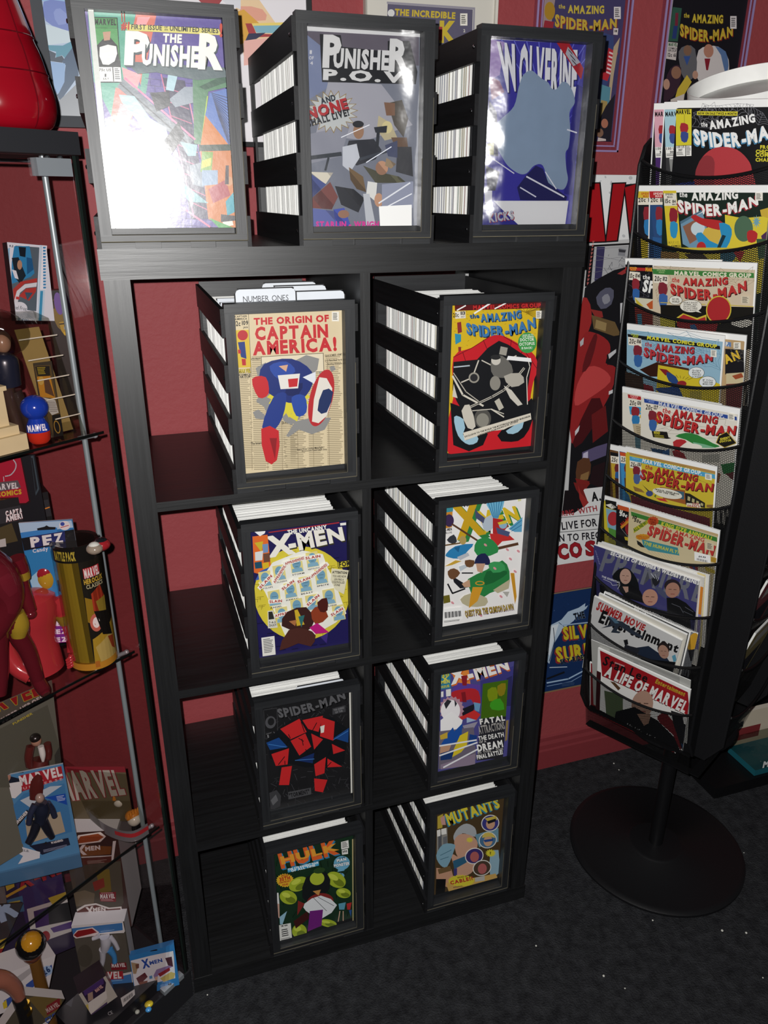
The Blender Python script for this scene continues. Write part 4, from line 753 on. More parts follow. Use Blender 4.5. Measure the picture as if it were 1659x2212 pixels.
def art_B4(s):
    s.R('4a3a24', 0, 0, 1, 1)
    s.T('MUTANTS', 700, 1482, 1075, 1350, 78, 'd8c83a', h2=66, b=2, sh=(-6, 10, '2f86a8'))
    s.P('8f8c86', (615, 1530), (690, 1500), (695, 1680), (615, 1690)); s.P('55575c', (625, 1560), (650, 1550), (650, 1670), (625, 1680)); s.P('6a6c70', (660, 1570), (690, 1560), (690, 1660), (662, 1670)); s.P('b8a23c', (620, 1420), (660, 1400), (655, 1500), (620, 1510)); s.P('c4948a', (640, 1430), (670, 1410), (680, 1480), (650, 1480)); s.P('e4e2dc', (615, 1520), (640, 1512), (640, 1560), (618, 1565)); s.P('e4e2dc', (646, 1510), (682, 1502), (685, 1545), (650, 1552))
    # broad peach, grey and blue shapes with four round insets
    s.P('a8abae', (735, 1560), (770, 1500), (830, 1470), (890, 1500), (900, 1560), (860, 1560), (800, 1540), (750, 1600), sm=3); s.P('c79a82', (740, 1600), (790, 1545), (870, 1560), (910, 1610), (890, 1680), (840, 1720), (770, 1720), sm=3); s.B('d8c84a', 852, 1588, 28, 22, 9, 0.6); s.P('c79a82', (720, 1690), (800, 1730), (900, 1760), (860, 1830), (770, 1860), (740, 1780), sm=3)
    s.P('7fa6b8', (610, 1700), (660, 1620), (740, 1620), (740, 1660), (690, 1780), (640, 1770), sm=3); s.L('3f6678', 4, (640, 1700), (720, 1660)); s.L('3f6678', 4, (640, 1730), (700, 1710)); s.P('c39478', (610, 1790), (720, 1800), (740, 1880), (690, 1930), (610, 1900)); s.P('6e5636', (620, 1800), (710, 1775), (720, 1810), (630, 1835)); s.P('2f5f7c', (730, 1740), (830, 1700), (830, 1750), (740, 1800)); s.P('8fb0c0', (1000, 1700), (1060, 1660), (1060, 1830), (1000, 1840), sm=2); s.P('6c94a6', (890, 1550), (1060, 1500), (1060, 1600), (920, 1640)); s.P('0f0f10', (610, 1870), (680, 1870), (670, 1990), (605, 1990)); s.P('c9a25a', (680, 1900), (1040, 1830), (1060, 1880), (700, 1960)); s.P('3f3a78', (735, 1800), (760, 1790), (760, 1840), (738, 1850)); s.P('b8b4ac', (890, 1860), (960, 1845), (960, 1880), (890, 1890))
    for x, y, rx, ry, bg, fc in ((1000, 1465, 66, 60, '3a3a80', 'c79a7c'), (982, 1588, 66, 58, '486f90', 'c9a07e'), (884, 1702, 68, 58, '3c2f6c', 'b0605e'), (940, 1788, 68, 56, '4c3c30', 'b0605e')):
        s.E('e4e2da', x, y, rx, ry, -20); s.E(bg, x, y, rx - 6, ry - 6, -20); s.E(fc, x + 2, y + 6, 32, 38, 10)
    s.P('c8b24a', (960, 1430), (1040, 1410), (1050, 1440), (980, 1450)); s.P('1c1c20', (975, 1450), (1040, 1430), (1040, 1450), (985, 1470)); s.P('d0b858', (940, 1570), (960, 1535), (1010, 1535), (1035, 1570), (990, 1560), sm=2); s.P('2b4a8a', (950, 1585), (1020, 1575), (1020, 1592), (960, 1602)); s.B('d8cc3a', 1002, 1680, 40, 30, 14, 0.7, 0.2); s.T('?', 995, 1690, 1008, 1688, 18, '5a5010')
    s.B('d6ca38', 790, 1880, 100, 44, 26, 0.86, 0.1); s.T('CABLE!?', 712, 1908, 876, 1872, 24, 'b0302a', b=2); s.T('WHO IS', 760, 1864, 830, 1852, 11, '5a2010'); s.G('26262a', 730, 1925, 810, 1912, 732, 1935, 2)
framed('B4', 'brown comic with yellow title and four round insets, bottom right cell', V8, '4a3a24', art_B4)
# ------------------------------------------------------------------ things on the wall
def frame_bars(mb, x0, z0, x1, z1, wd, y0, y1, col, mi=0, bev=0.0):
    """mitred picture frame: four bars with sloping faces"""
    o = [(x0, z0), (x1, z0), (x1, z1), (x0, z1)]; i = [(x0 + wd, z0 + wd), (x1 - wd, z0 + wd), (x1 - wd, z1 - wd), (x0 + wd, z1 - wd)]
    for k in range(4):
        a, b = o[k], o[(k + 1) % 4]; c, d = i[(k + 1) % 4], i[k]
        mb.hexa([(a[0], y1, a[1]), (b[0], y1, b[1]), (c[0], y1, c[1]), (d[0], y1, d[1]), (a[0], y0 + bev, a[1]), (b[0], y0 + bev, b[1]), (c[0], y0, c[1]), (d[0], y0, d[1])], col, mi)
def picture(name, label, cat, x0, z0, x1, z1, wd, col, mat, art, depth=0.02, view=((0, 0), 1.0), base='ddd', glass=False, group=None):
    t = empty(name, ((x0 + x1) / 2, WY, z0), label, cat, group)
    mb = MB(); frame_bars(mb, x0, z0, x1, z1, wd, WY - depth, WY, col, 0, -0.003); mb.build('frame', mat, t)
    s = Sheet((x0 + wd * .9, WY - depth * .45, z1 - wd * .9), (1, 0, 0), (0, 0, -1), x1 - x0 - wd * 1.8, z1 - z0 - wd * 1.8, *view)
    s.mb.slab(s.O, s.U * s.w, s.V * s.h, -s.n * 0.003, base); s.R(base, 0, 0, 1, 1); art(s); s.mb.build('print', 'print', t)
    return t
VL = ((0, 0), 5.532)
def art_pl(s):
    s.R('aebfd6', 0, 0, 1, 1); s.P('8fb4d8', (400, -200), (900, -200), (900, 60), (500, 10)); s.P('6f80bf', (520, 20), (720, 10), (900, 80), (880, 370), (720, 340), (545, 250), sm=2); s.P('8494cc', (640, 150), (720, 100), (840, 240), (700, 300), sm=2)
    s.P('c3d2da', (545, 290), (850, 380), (900, 500), (570, 540)); s.P('4c8ea4', (575, 540), (750, 545), (860, 490), (900, 560), (820, 720), (780, 700), (740, 660), (670, 690), (670, 620), (590, 600)); s.P('2e3f52', (585, 600), (670, 640), (660, 690), (740, 665), (790, 740), (740, 750), (600, 730)); s.P('33506e', (740, 740), (900, 520), (940, 900), (720, 1210), (680, 1140), (760, 1000), (785, 780)); s.P('86a7d0', (600, 735), (780, 760), (770, 980), (700, 1120), (640, 1090)); s.P('8b9097', (680, 1230), (960, 960), (980, 1420), (680, 1420)); s.P('ececee', (655, 1120), (690, 1150), (700, 1200), (660, 1180))
picture('framed_picture', 'grey framed print of blue abstract shapes, partly hidden behind the left crate on top', 'picture', -0.060, 1.645, 0.31, 2.15, 0.0175, '43464b', 'matte', art_pl, view=VL, base='aebfd6', group=None)
def art_pm(s):
    s.R('e6e2e6', 0, 0, 1, 1); s.view(0, 0, 2.9625)
    s.P('e8c9a0', (1500, 0), (1660, 0), (1800, 200), (1560, 360)); s.P('e0a08a', (1540, 40), (1680, 60), (1700, 130), (1560, 120), sm=2); s.P('d8a23c', (1480, 90), (1560, 60), (1660, 150), (1600, 260), (1500, 300)); s.P('e8d070', (1600, 150), (1900, 140), (1900, 160), (1600, 170)); s.P('7fb0c0', (1620, 165), (1900, 160), (1850, 215), (1640, 210)); s.P('e6b0a6', (1560, 260), (1850, 230), (1700, 400), (1560, 420)); s.P('a33438', (1570, 150), (1610, 150), (1640, 215), (1760, 220), (1740, 235), (1600, 240)); s.P('26284a', (1590, 215), (1700, 210), (1640, 250), (1570, 260)); s.P('9c3a3e', (1230, -40), (1450, -40), (1400, 30), (1300, 30)); s.P('d8d8de', (1400, -20), (1540, -20), (1540, 60), (1450, 30))
t = empty('framed_picture', (0.25, WY, 1.6), 'thin black framed print with a warm sunset, behind the left and middle crates', 'picture')
mb = MB(); frame_bars(mb, 0.105, 1.62, 0.397, 2.12, 0.008, WY - 0.034, WY - 0.022, '141417', 0, -0.001); mb.build('frame', 'matte', t)
s = Sheet((0.111, WY - 0.026, 2.114), (1, 0, 0), (0, 0, -1), 0.28, 0.486); s.mb.slab(s.O, s.U * s.w, s.V * s.h, -s.n * 0.0255, 'e6e2e6'); art_pm(s); s.mb.build('print', 'print', t)
def art_pk(s):
    s.R('d4d0c6', 0, 0, 1, 1); s.view(520, 0, 2.9625)
    s.P('5e5a70', (940, 25), (1485, 62), (1465, 700), (920, 700)); s.P('9894a0', (935, 10), (1500, 48), (1498, 62), (935, 24)); s.P('9894a0', (1488, 60), (1500, 50), (1480, 700), (1464, 700))
    s.T('THE INCREDIBLE', 985, 96, 1372, 120, 38, 'c8b03a', b=2); s.T('HULK', 960, 260, 1380, 268, 125, 'c8b03a', b=2); s.P('a03a40', (1262, 170), (1290, 172), (1288, 260), (1258, 255)); cca(s, 1404, 86, 46, 78); s.E('d8d8d6', 962, 84, 22, 24); s.T('2', 1424, 206, 1436, 206, 18, 'd8d4c8')
    s.P('4f6a52', (1000, 300), (1400, 300), (1400, 700), (1000, 700))
picture('framed_comic', 'matted comic in a pale frame with yellow lettering, behind the middle crate on top', 'picture', 0.501, 1.50, 0.763, 2.05, 0.004, 'c8c4ba', 'matte', art_pk, depth=0.012, base='d4d0c6')
def slab_case(x0, x1, z0, z1, art, label, lab_z=None, view=((0, 0), 1), hide_top=True):
    t = empty('slabbed_comic', ((x0 + x1) / 2, WY, z0), label, 'slabbed comic', None); y0, y1 = WY - 0.013, WY - 0.001
    mb = MB(); mb.box((x0, y0, z0), (x1, y1, z1), 'ffffff'); mb.build('case', 'acrylic', t)
    mb = MB(); e = 0.0035
    for a, b in (((x0, z0), (x0 + e, z1)), ((x1 - e, z0), (x1, z1)), ((x0, z0), (x1, z0 + e)), ((x0 + .010, z0 + .012), (x0 + .012, z1)), ((x1 - .012, z0 + .012), (x1 - .010, z1)), ((x0 + .010, z0 + .010), (x1 - .010, z0 + .0125))):
        mb.box((a[0], y0 - 0.002, a[1]), (b[0], y0 + 0.001, b[1]), '9a86b4')
    mb.build('case_rim', 'gloss', t)
    s = Sheet((x0 + 0.018, y0 + 0.004, z1 - (0.062 if lab_z else 0.01)), (1, 0, 0), (0, 0, -1), x1 - x0 - 0.034, z1 - z0 - (0.084 if lab_z else 0.03), *view)
    s.mb.slab(s.O, s.U * s.w, s.V * s.h, -s.n * 0.003, 'ccc'); art(s); s.mb.build('comic', 'print', t)
    if lab_z:
        s = Sheet((x0 + 0.014, y0 + 0.004, z1 - 0.012), (1, 0, 0), (0, 0, -1), x1 - x0 - 0.028, 0.040, *view); s.mb.slab(s.O, s.U * s.w, s.V * s.h, -s.n * 0.002, '7f9ccc'); s.R('8fb0e0', 0, 0, 1, 1); s.R('5f78b8', 0.8, 0.1, 0.95, 0.95); s.R('e8eef8', .1, .2, .5, .3); s.R('3a4a78', .1, .75, .5, .85); s.mb.build('grade_label', 'print', t)
    return t
def art_s1(s):
    s.view(920, 0, 2.9625); s.R('4a4468', 0, 0, 1, 1)
    s.P('a8948c', (752, -10), (828, -5), (800, 170), (740, 165)); s.E('b8902c', 792, 70, 34, 58); s.P('a03038', (760, 130), (820, 140), (812, 180), (750, 180))
    s.T('the', 848, 52, 890, 56, 26, 'd8c448', b=1); s.T('AMAZING', 908, 80, 1140, 84, 46, 'd8c448', b=2, a=4); s.T('SPIDER-MAN', 824, 165, 1220, 172, 72, 'd2b640', h2=56, b=2, a=26, sh=(5, 6, '8f2a30'))
    cca(s, 1202, 44, 44, 78); s.P('e6e0d0', (1200, 180), (1230, 182), (1226, 224), (1198, 222)); s.T('18', 1206, 206, 1222, 206, 14, '26242a', b=2)
    s.P('3f4f7c', (1100, 200), (1200, 230), (1200, 420), (1100, 700)); s.P('c23038', (1168, 306), (1228, 340), (1160, 520), (1110, 500)); s.G('f0d8d0', 1172, 330, 1208, 345, 1150, 480, 6); s.P('c4b088', (1200, 300), (1240, 240), (1200, 480), (1180, 640), (1160, 650)); s.P('5f98a0', (1120, 540), (1180, 560), (1170, 700), (1110, 740)); s.P('b09a58', (1120, 640), (1160, 650), (1150, 760), (1110, 760)); s.P('26242a', (1150, 680), (1210, 600), (1180, 900), (1100, 900), (1110, 760)); s.E('b87a5c', 1142, 790, 22, 30); s.E('8a6a50', 1110, 850, 24, 28); s.P('dcd0c0', (1100, 880), (1150, 890), (1150, 910), (1095, 908)); s.P('15141a', (1080, 905), (1190, 900), (1185, 940), (1080, 935))
slab_case(0.846, 1.058, 1.625, 1.985, art_s1, 'clear cased comic with purple cover and yellow title, right of the right crate on top')
def art_s2(s):
    s.view(1240, 0, 3.95); s.R('1a181c', 0, 0, 1, 1)
    s.P('35604a', (845, 60), (920, 70), (885, 355), (800, 350)); s.P('7f2c3c', (865, 110), (890, 110), (885, 220), (860, 220)); s.P('2c3f74', (850, 220), (885, 220), (870, 330), (835, 330)); s.P('dcd6c6', (800, 358), (884, 366), (868, 515), (786, 500)); s.T('MARVEL', 806, 392, 880, 396, 26, '2f6a3c', b=2); s.T('COMICS', 802, 418, 876, 424, 16, '26242a', b=1); s.T('GROUP', 800, 438, 872, 444, 16, '26242a', b=1); s.T('12c 61', 798, 482, 868, 486, 30, '26242a', b=1)
    s.T('the', 935, 148, 982, 152, 38, 'd8c43c', b=1); s.T('AMAZING', 1004, 186, 1268, 196, 64, 'd8c43c', b=2, a=4, sh=(4, 5, '6a4a12')); s.T('SPIDER-MAN', 902, 300, 1352, 300, 96, 'd2b838', h2=80, b=2, a=50, sh=(6, 8, '8f2a1c')); cca(s, 1330, 138, 54, 108)
    # plain suited shapes, no known faces
    s.P('e0dcce', (1060, 430), (1140, 395), (1230, 400), (1300, 470), (1320, 560), (1290, 700), (1060, 690), (1040, 560), sm=2); s.P('5f7fa4', (1200, 395), (1290, 440), (1315, 560), (1290, 640), (1250, 470), sm=2); s.P('8f2430', (1110, 500), (1160, 500), (1140, 600), (1125, 600)); s.E('c08a6c', 1145, 435, 42, 58); s.P('6b6c6a', (890, 440), (950, 390), (1030, 420), (1040, 640), (940, 680), (900, 560), sm=2); s.E('8a6a50', 965, 430, 34, 44); s.P('3c5a94', (930, 480), (990, 480), (960, 560)); s.P('3f2a34', (790, 640), (850, 560), (910, 580), (890, 760), (800, 860), (760, 850), sm=2); s.E('9a7256', 868, 620, 42, 54); s.P('d8c040', (880, 760), (960, 640), (1000, 700), (930, 820), (860, 830)); s.P('dcd4c0', (820, 850), (940, 800), (930, 870), (820, 880)); s.E('c49a7c', 785, 720, 28, 46); s.E('c49a7c', 1030, 640, 24, 36)
slab_case(1.135, 1.352, 1.605, 1.985, art_s2, 'clear cased comic with black cover and yellow title, above the magazine rack', lab_z=True)
# wall posters
VP = ((1240, 500), 3.95)
s = Sheet((0.70, WY - 0.0015, 1.5815), (1, 0, 0), (0, 0, -1), 0.50, 0.925); s.mb.slab(s.O, s.U * s.w, s.V * s.h, -s.n * 0.001, 'd8d8d8'); s.R('c9c9c9', 0, 0, 1, 1)
s.view(1240, 0, 3.95); s.P('ececec', (0, 1495), (540, 1495), (470, 2040), (0, 2080)); rr = random.Random(8)
for i in range(26): x, y = rr.uniform(190, 520), rr.uniform(1500, 2040); s.E('c4c6c8', x, y, rr.uniform(4, 18), rr.uniform(6, 20), rr.uniform(0, 180), 9)
K = '141215'; Rd = 'a5141c'
for g in (0, 1):
    c_, e = (K, 12) if g == 0 else (Rd, 0)
    s.P(c_, (90 - e, 1570 - e), (212 + e, 1566 - e), (262 + e, 2058 + e), (60 - e, 2066 + e)); s.P(c_, (330 - e, 1570 - e), (432 + e, 1566 - e), (362 + e, 2050 + e), (272 - e, 2058 + e)); s.P(c_, (430 - e, 1600 - 2 * e), (560 + e, 1560), (560 + e, 2050 + e), (480 - e, 2040 + e))
s.P('141215', (150, 2090), (520, 2070), (520, 2085), (150, 2106)); s.P('b0b0b2', (150, 2106), (520, 2085), (520, 3000), (100, 3000))
s.view(1240, 500, 3.95); s.P('39345a', (190, 130), (260, 130), (230, 420), (170, 420)); s.P('8a8a90', (380, 140), (440, 150), (430, 210), (370, 205)); s.P('3a3a40', (375, 150), (440, 160), (430, 180), (380, 176))
for i in range(16): x, y = rr.uniform(250, 440), rr.uniform(140, 420); s.L('4a4a52', 3, (x, y), (x + rr.uniform(-40, 40), y + rr.uniform(10, 60)))
for i in range(9): s.L('77777c', 2.5, (160, 150 + i * 50), (450, 130 + i * 40 + (i % 2) * 90))
s.P(K, (118, 120), (168, 120), (135, 470), (85, 470))
for i in range(12): y = 80 + i * 32; x = 150 - i * 4.4; s.P('b0605c', (x, y), (x + 20, y), (x + 2, y + 26))
# dark, red and tan drapery shapes
s.P('17161a', (85, 480), (200, 400), (330, 330), (440, 300), (460, 900), (440, 1400), (330, 2300), (-60, 2300), (0, 1200), (60, 700)); s.P('9c2a2a', (70, 560), (130, 620), (140, 780), (90, 900), (40, 1050), (0, 1200), (30, 800), sm=2); s.P('58586a', (180, 560), (260, 480), (330, 500), (310, 620), (220, 660), sm=2); s.P('8c8c96', (230, 560), (280, 530), (300, 590), (250, 620), sm=2); s.P('9e3434', (360, 360), (440, 310), (440, 350), (400, 370)); s.P('8f2f2c', (130, 660), (230, 680), (240, 730), (180, 740)); s.P('6c5636', (140, 710), (340, 770), (390, 880), (330, 890), (160, 830)); s.P('9a8256', (180, 750), (270, 780), (260, 850), (170, 820)); s.P('cfcfd2', (385, 610), (440, 600), (420, 800), (385, 780))
s.P('952628', (60, 900), (160, 860), (280, 930), (300, 1020), (260, 1120), (350, 1160), (330, 1300), (250, 1480), (100, 1700), (-30, 1800), (-40, 1300), sm=3); s.P('c04444', (120, 1150), (250, 1180), (300, 1280), (120, 1420), (0, 1480), (20, 1300), sm=3); s.P('611a1e', (160, 880), (190, 900), (130, 1130), (60, 1200), (90, 1050), sm=2); s.P('481418', (140, 1420), (240, 1500), (60, 1800), (-20, 1800), sm=2); s.P('141317', (270, 1050), (355, 990), (350, 1040), (275, 1140)); s.P('c9c9cc', (282, 1045), (350, 1000), (348, 1030), (290, 1085)); s.P('d8d8da', (288, 1360), (322, 1345), (320, 1375), (286, 1390)); s.P('d0d0d4', (0, 1700), (40, 1650), (30, 1700), (0, 1740)); s.P('b8b8bc', (40, 940), (75, 900), (70, 960), (45, 980))
s.P('5b5274', (60, 1880), (180, 1830), (280, 1800), (280, 1900), (150, 1950), (60, 1990)); s.P('c0b8d0', (70, 1890), (110, 1870), (110, 1950), (60, 1970)); s.P('5c3a26', (20, 1960), (120, 1930), (130, 2060), (60, 2180), (10, 2140), sm=2); s.P('8a6a42', (50, 2070), (120, 2040), (110, 2110), (40, 2120)); s.P('6a1c1e', (140, 1560), (260, 1480), (280, 1700), (150, 1800)); s.P('7f2422', (0, 2100), (140, 2130), (100, 2180), (170, 2300), (90, 2300)); s.P('26161a', (150, 2000), (280, 1950), (250, 2200), (120, 2140))
s.view(1180, 1000, 3.463); s.P('e2e2e2', (270, 190), (440, 170), (360, 740), (70, 760), (110, 380), (190, 330)); s.P('7a2422', (195, 140), (300, 160), (270, 200), (305, 290), (280, 310), (240, 260)); s.P('1a1417', (130, 200), (220, 200), (290, 310), (200, 370), (110, 380)); s.P('9c2f2c', (230, 160), (250, 220), (310, 290), (270, 330), (240, 260))
s.T('A.', 332, 280, 402, 272, 62, '1a1a1c', b=2); s.T('WITH', 232, 378, 374, 352, 40, 'a2333a', b=1); s.T('BORING', 60, 402, 200, 382, 40, 'a2333a', b=1); s.L('1a1a1c', 4, (100, 404), (388, 378)); s.T('LIVE FOR', 110, 494, 374, 464, 54, '26242a', b=1); s.L('1a1a1c', 4, (95, 512), (384, 488)); s.T('N TO FREQUENT', 90, 582, 560, 546, 50, '26242a', b=1); s.T('CO', 84, 712, 264, 688, 100, '9c1f28', b=2, out=(3, '2a0a0e')); s.T('S', 288, 684, 366, 676, 98, '9c1f28', b=2, out=(3, '2a0a0e'))
s.P('4a0f14', (70, 720), (74, 752), (60, 756)); 
tag(s.mb.build('wall_poster', 'print', origin=(0.95, WY - 0.001, 0.66)), 'tall red, black and white paper poster hanging between the shelf and the rack', 'poster')
s = Sheet((0.93, WY - 0.004, 0.5735), (1, 0, 0), (0, 0, -1), 0.235, 0.315); s.mb.slab(s.O, s.U * s.w, s.V * s.h, -s.n * 0.002, '14274a'); s.R('8a7050', 0, 0, 1, 1); s.R('17305c', 0.012, 0.01, 0.988, 0.985)
s.view(1180, 1000, 3.463)
for i in range(40): x, y = rr.uniform(0, 330), rr.uniform(980, 1700); s.E(rr.choice(['1d3a6c', '14284e', '3a5680']), x, y, rr.uniform(2, 9), rr.uniform(2, 5), 0, 8)
s.P('b4c8dc', (30, 1210), (110, 1170), (160, 1110), (240, 1080), (290, 1046), (285, 1075), (310, 1062), (295, 1088), (250, 1120), (200, 1180), (120, 1240), (60, 1340), (20, 1500), (0, 1480), sm=1); s.P('e0e8f0', (20, 1220), (90, 1200), (60, 1300), (20, 1440), (0, 1400)); s.L('1a2030', 5, (50, 1230), (60, 1330), (20, 1480)); s.L('1a2030', 4, (90, 1190), (140, 1230))
s.T('THE', 208, 1172, 288, 1152, 46, '14171f', b=2, out=(1.5, '7f97b4')); s.T('SILVER', 128, 1316, 420, 1280, 88, 'cbb92a', b=2, sh=(-10, 12, '8f2a2e')); s.T('SURFER', 76, 1482, 470, 1424, 100, 'cbb92a', b=2, sh=(-10, 12, '8f2a2e')); s.T('SKY-RIDER OF', 104, 1502, 360, 1446, 34, '0f1826', b=2, out=(1, '5a7290')); s.L('9fb6d0', 9, (110, 1210), (330, 1186)); s.L('a8c4e0', 10, (0, 1640), (160, 1610), (330, 1520)); s.L('14171f', 14, (0, 1610), (130, 1560)); s.L('7f9cc0', 5, (0, 1665), (180, 1630), (330, 1545)); s.L('c4d4e4', 6, (20, 1525), (150, 1520)); s.G('3c5478', 110, 1640, 230, 1625, 112, 1670, 3)
tag(s.mb.build('tin_sign', 'print', origin=(1.05, WY - 0.003, 0.26)), 'worn blue tin sign with yellow lettering, low on the wall beside the shelf', 'sign')
# ------------------------------------------------------------------ rotating magazine rack of black wire mesh
NO = Vector((-0.8806, -0.4739, 0)).normalized(); DD = Vector((0.4739, -0.8806, 0)).normalized(); ZZ = Vector((0, 0, 1))
POLE = Vector((1.153, 0.034, 0))
rack = empty('magazine_rack', (POLE.x, POLE.y, 0), 'black wire mesh magazine rack on a round pedestal base, right of the shelf', 'magazine rack')
b = MB(); b.lathe((POLE.x, POLE.y, 0), [(0.204, 0.0), (0.212, 0.003), (0.212, 0.009), (0.206, 0.0125), (0.198, 0.0135), (0.07, 0.0165), (0.067, 0.019), (0.060, 0.0205), (0.0, 0.021)], '131315', 64); b.build('base', 'blackmetal', rack, smooth=True)
b = MB(); b.lathe((POLE.x, POLE.y, 0), [(0.017, 0.02), (0.017, 1.60), (0.0, 1.60)], '0f0f11', 24); b.build('pole', 'blackmetal', rack, smooth=True)
Z0, DZ = 1.597, 0.1179
def ends(k, A=None):
    z = Z0 - DZ * k; t = Vector((0.0105, 0.0072, 0)) * (1.45 - z)
    L = Vector((0.9264, 0.1023, z)) + t; R = Vector((1.0448, -0.1179, z)) + t
    if A: L = A @ L; R = A @ R
    return L, R
def rack_face(A=None, ks=range(10), no=NO, dd=DD, plates=True):
    for k in ks:
        L, R = ends(k, A); L = L - dd * 0.002; R = R + dd * 0.002; W = (R - L).length
        rim = lambda s: L + (R - L) * s + no * 0.003 * 4 * s * (1 - s) - ZZ * 0.030 * (4 * s * (1 - s)) ** 0.85
        dp = 0.178
        def sheet(s, v):
            a = rim(s); bz = Vector((L.x + (R.x - L.x) * s, L.y + (R.y - L.y) * s, L.z - dp)) - no * 0.040
            return a + (bz - a) * v
        m_ = MB(); m_.grid(sheet, 24, 6, '111113', 0, lambda s, v: (s * W, v * 0.17)); mp = m_.build('mesh_pocket', 'mesh', rack, smooth=True)
        q = MB(); q.tube([rim(i / 24) for i in range(25)], 0.0030, '0e0e10', 8); q.build('rim', 'blackmetal', mp, smooth=True)
        q = MB(); f0 = Vector((L.x, L.y, L.z - dp)) - no * 0.04; q.slab(f0, (R - L), -no * 0.02, -ZZ * 0.003, '0e0e10'); q.build('pocket_floor', 'blackmetal', mp)
    if plates:
        La, Ra = ends(0, A); Lb, Rb = ends(9, A)
        for a, c, sg in ((La, Lb, -1), (Ra, Rb, 1)):
            p = MB(); up = (a - c).normalized(); base = c - up * 0.125; top = a + up * 0.022; th = dd * 0.004 * sg
            pr = [top - no * 0.012 - ZZ * 0.0, top - no * 0.03 + ZZ * 0.012, top - no * 0.085 + ZZ * 0.014, base - no * 0.085, base - no * 0.034, base + ZZ * 0.05 - no * 0.002, top - ZZ * 0.03 + no * 0.001]
            vs = [x + dd * sg * 0.003 for x in pr] + [x + dd * sg * 0.003 + th for x in pr]; n = len(pr)
            p.add(vs, [tuple(range(n)), tuple(range(n, 2 * n))[::-1]] + [(i, (i + 1) % n, (i + 1) % n + n, i + n) for i in range(n)], '121214'); sp = p.build('side_plate', 'blackmetal', rack)
            q = MB(); q.tube([base - no * 0.034 + th, base + ZZ * 0.05 - no * 0.002 + th, top - ZZ * 0.03 + no * 0.001 + th, top - no * 0.012 + th, top - no * 0.03 + ZZ * 0.012 + th, top - no * 0.085 + ZZ * 0.014 + th], 0.0035, '161618', 8); q.build('edge_rod', 'blackmetal', sp, smooth=True)
        p = MB(); o_ = Lb - ZZ * 0.125 - no * 0.075; p.slab(o_, Rb - Lb, (La - Lb) + ZZ * 0.14, -no * 0.004, '0b0b0d'); p.build('back_panel', 'blackmetal', rack)
        p = MB(); o_ = Lb - ZZ * 0.128 - no * 0.034; p.slab(o_, Rb - Lb, -no * 0.09, -ZZ * 0.004, '0d0d0f'); p.build('bottom_panel', 'blackmetal', rack)
rack_face()
def rotA(deg, sh):
    c, s_ = math.cos(math.radians(deg)), math.sin(math.radians(deg)); Rm = Matrix.Rotation(math.radians(deg), 4, 'Z')
    return Matrix.Translation(sh) @ Matrix.Translation(POLE) @ Rm @ Matrix.Translation(-POLE)
R3 = Matrix.Rotation(math.radians(90), 3, 'Z'); no2 = R3 @ NO; dd2 = R3 @ DD
A2m = rotA(90, dd2 * 0.060 - no2 * 0.012)
rack_face(A2m, range(1, 10), no2, dd2, True)
p = MB(); p.lathe((POLE.x, POLE.y, 1.600), [(0.11, 0), (0.11, 0.006), (0, 0.006)], '101012', 32); p.build('top_plate', 'blackmetal', rack)
p = MB(); p.lathe((POLE.x, POLE.y, 0.40), [(0.13, 0), (0.13, 0.006), (0, 0.006)], '101012', 32); p.build('bottom_plate', 'blackmetal', rack)
# printed things standing in its pockets
SL = 0.26
NP = Vector((NO.x, NO.y, -SL)).normalized(); DN = (-NO * SL - ZZ).normalized()
def rack_item(k, i, tl, tr, label, art, w=None, hh=0.262, view=((1240, 500), 3.95), white=0.043, thick=0.0032, base='fff', name='comic_book', cat='comic', mat='print', bag=False):
    L, R = ends(k); o = (L + R) / 2 - NO * (0.007 + 0.0055 * i)
    a = onpl(tl[0], tl[1], o, NP); b_ = onpl(tr[0], tr[1], o, NP); U = (b_ - a).normalized()
    s = Sheet(a, U, DN, w or (b_ - a).length, hh, *view)
    s.mb.slab(s.O, s.U * s.w, s.V * s.h, -s.n * thick, 'ebebe9'); s.R('f4f4f2', 0, 0, 1, 1)
    s.R(base, 0.0 if white == 0 else 0.012, white, 1.0 if white == 0 else 0.985, 1)
    art(s)
    ob = s.mb.build(name, mat, origin=s.O + s.U * s.w / 2 + s.V * s.h); tag(ob, label, cat)
    return s
def head(s, x, y, wd, price, num, col, blk='7f2a34', blu='3c6aa0', dy=0.1):
    """corner box: price cells over a small two-coloured blot"""
    s.P('e6dfcf', (x, y), (x + wd, y + wd * dy), (x + wd + 3, y + wd * (.62 + dy)), (x + 3, y + wd * .62))
    s.T(price, x + wd * .07, y + wd * .48, x + wd * .56, y + wd * (.48 + dy * .5), wd * .34, '2a2622', b=1); s.T(num, x + wd * .66, y + wd * .46, x + wd * .97, y + wd * (.46 + dy * .3), wd * .26, '2a2622', b=2)
def blot(s, x, y, wd, hh, a='8c2a34', b_='2f78b0'):
    s.P(a, (x + wd * .2, y), (x + wd * .85, y + hh * .08), (x + wd * .8, y + hh * .45), (x + wd * .15, y + hh * .42), sm=2); s.P(b_, (x + wd * .2, y + hh * .45), (x + wd * .9, y + hh * .5), (x + wd * .75, y + hh * .95), (x + wd * .25, y + hh * .9), sm=2)
def web(s, x, y, pts, col, n=4, wd=2.5):
    for p_ in pts: s.L(col, wd, (x, y), p_)
    for j in range(1, n + 1):
        f = j / n; q = [(x + (p_[0] - x) * f, y + (p_[1] - y) * f) for p_ in pts]
        for a, b_ in zip(q, q[1:]): m_ = ((a[0] + b_[0]) / 2 + (x - (a[0] + b_[0]) / 2) * .12, (a[1] + b_[1]) / 2 + (y - (a[1] + b_[1]) / 2) * .12); s.L(col, wd, a, m_, b_)
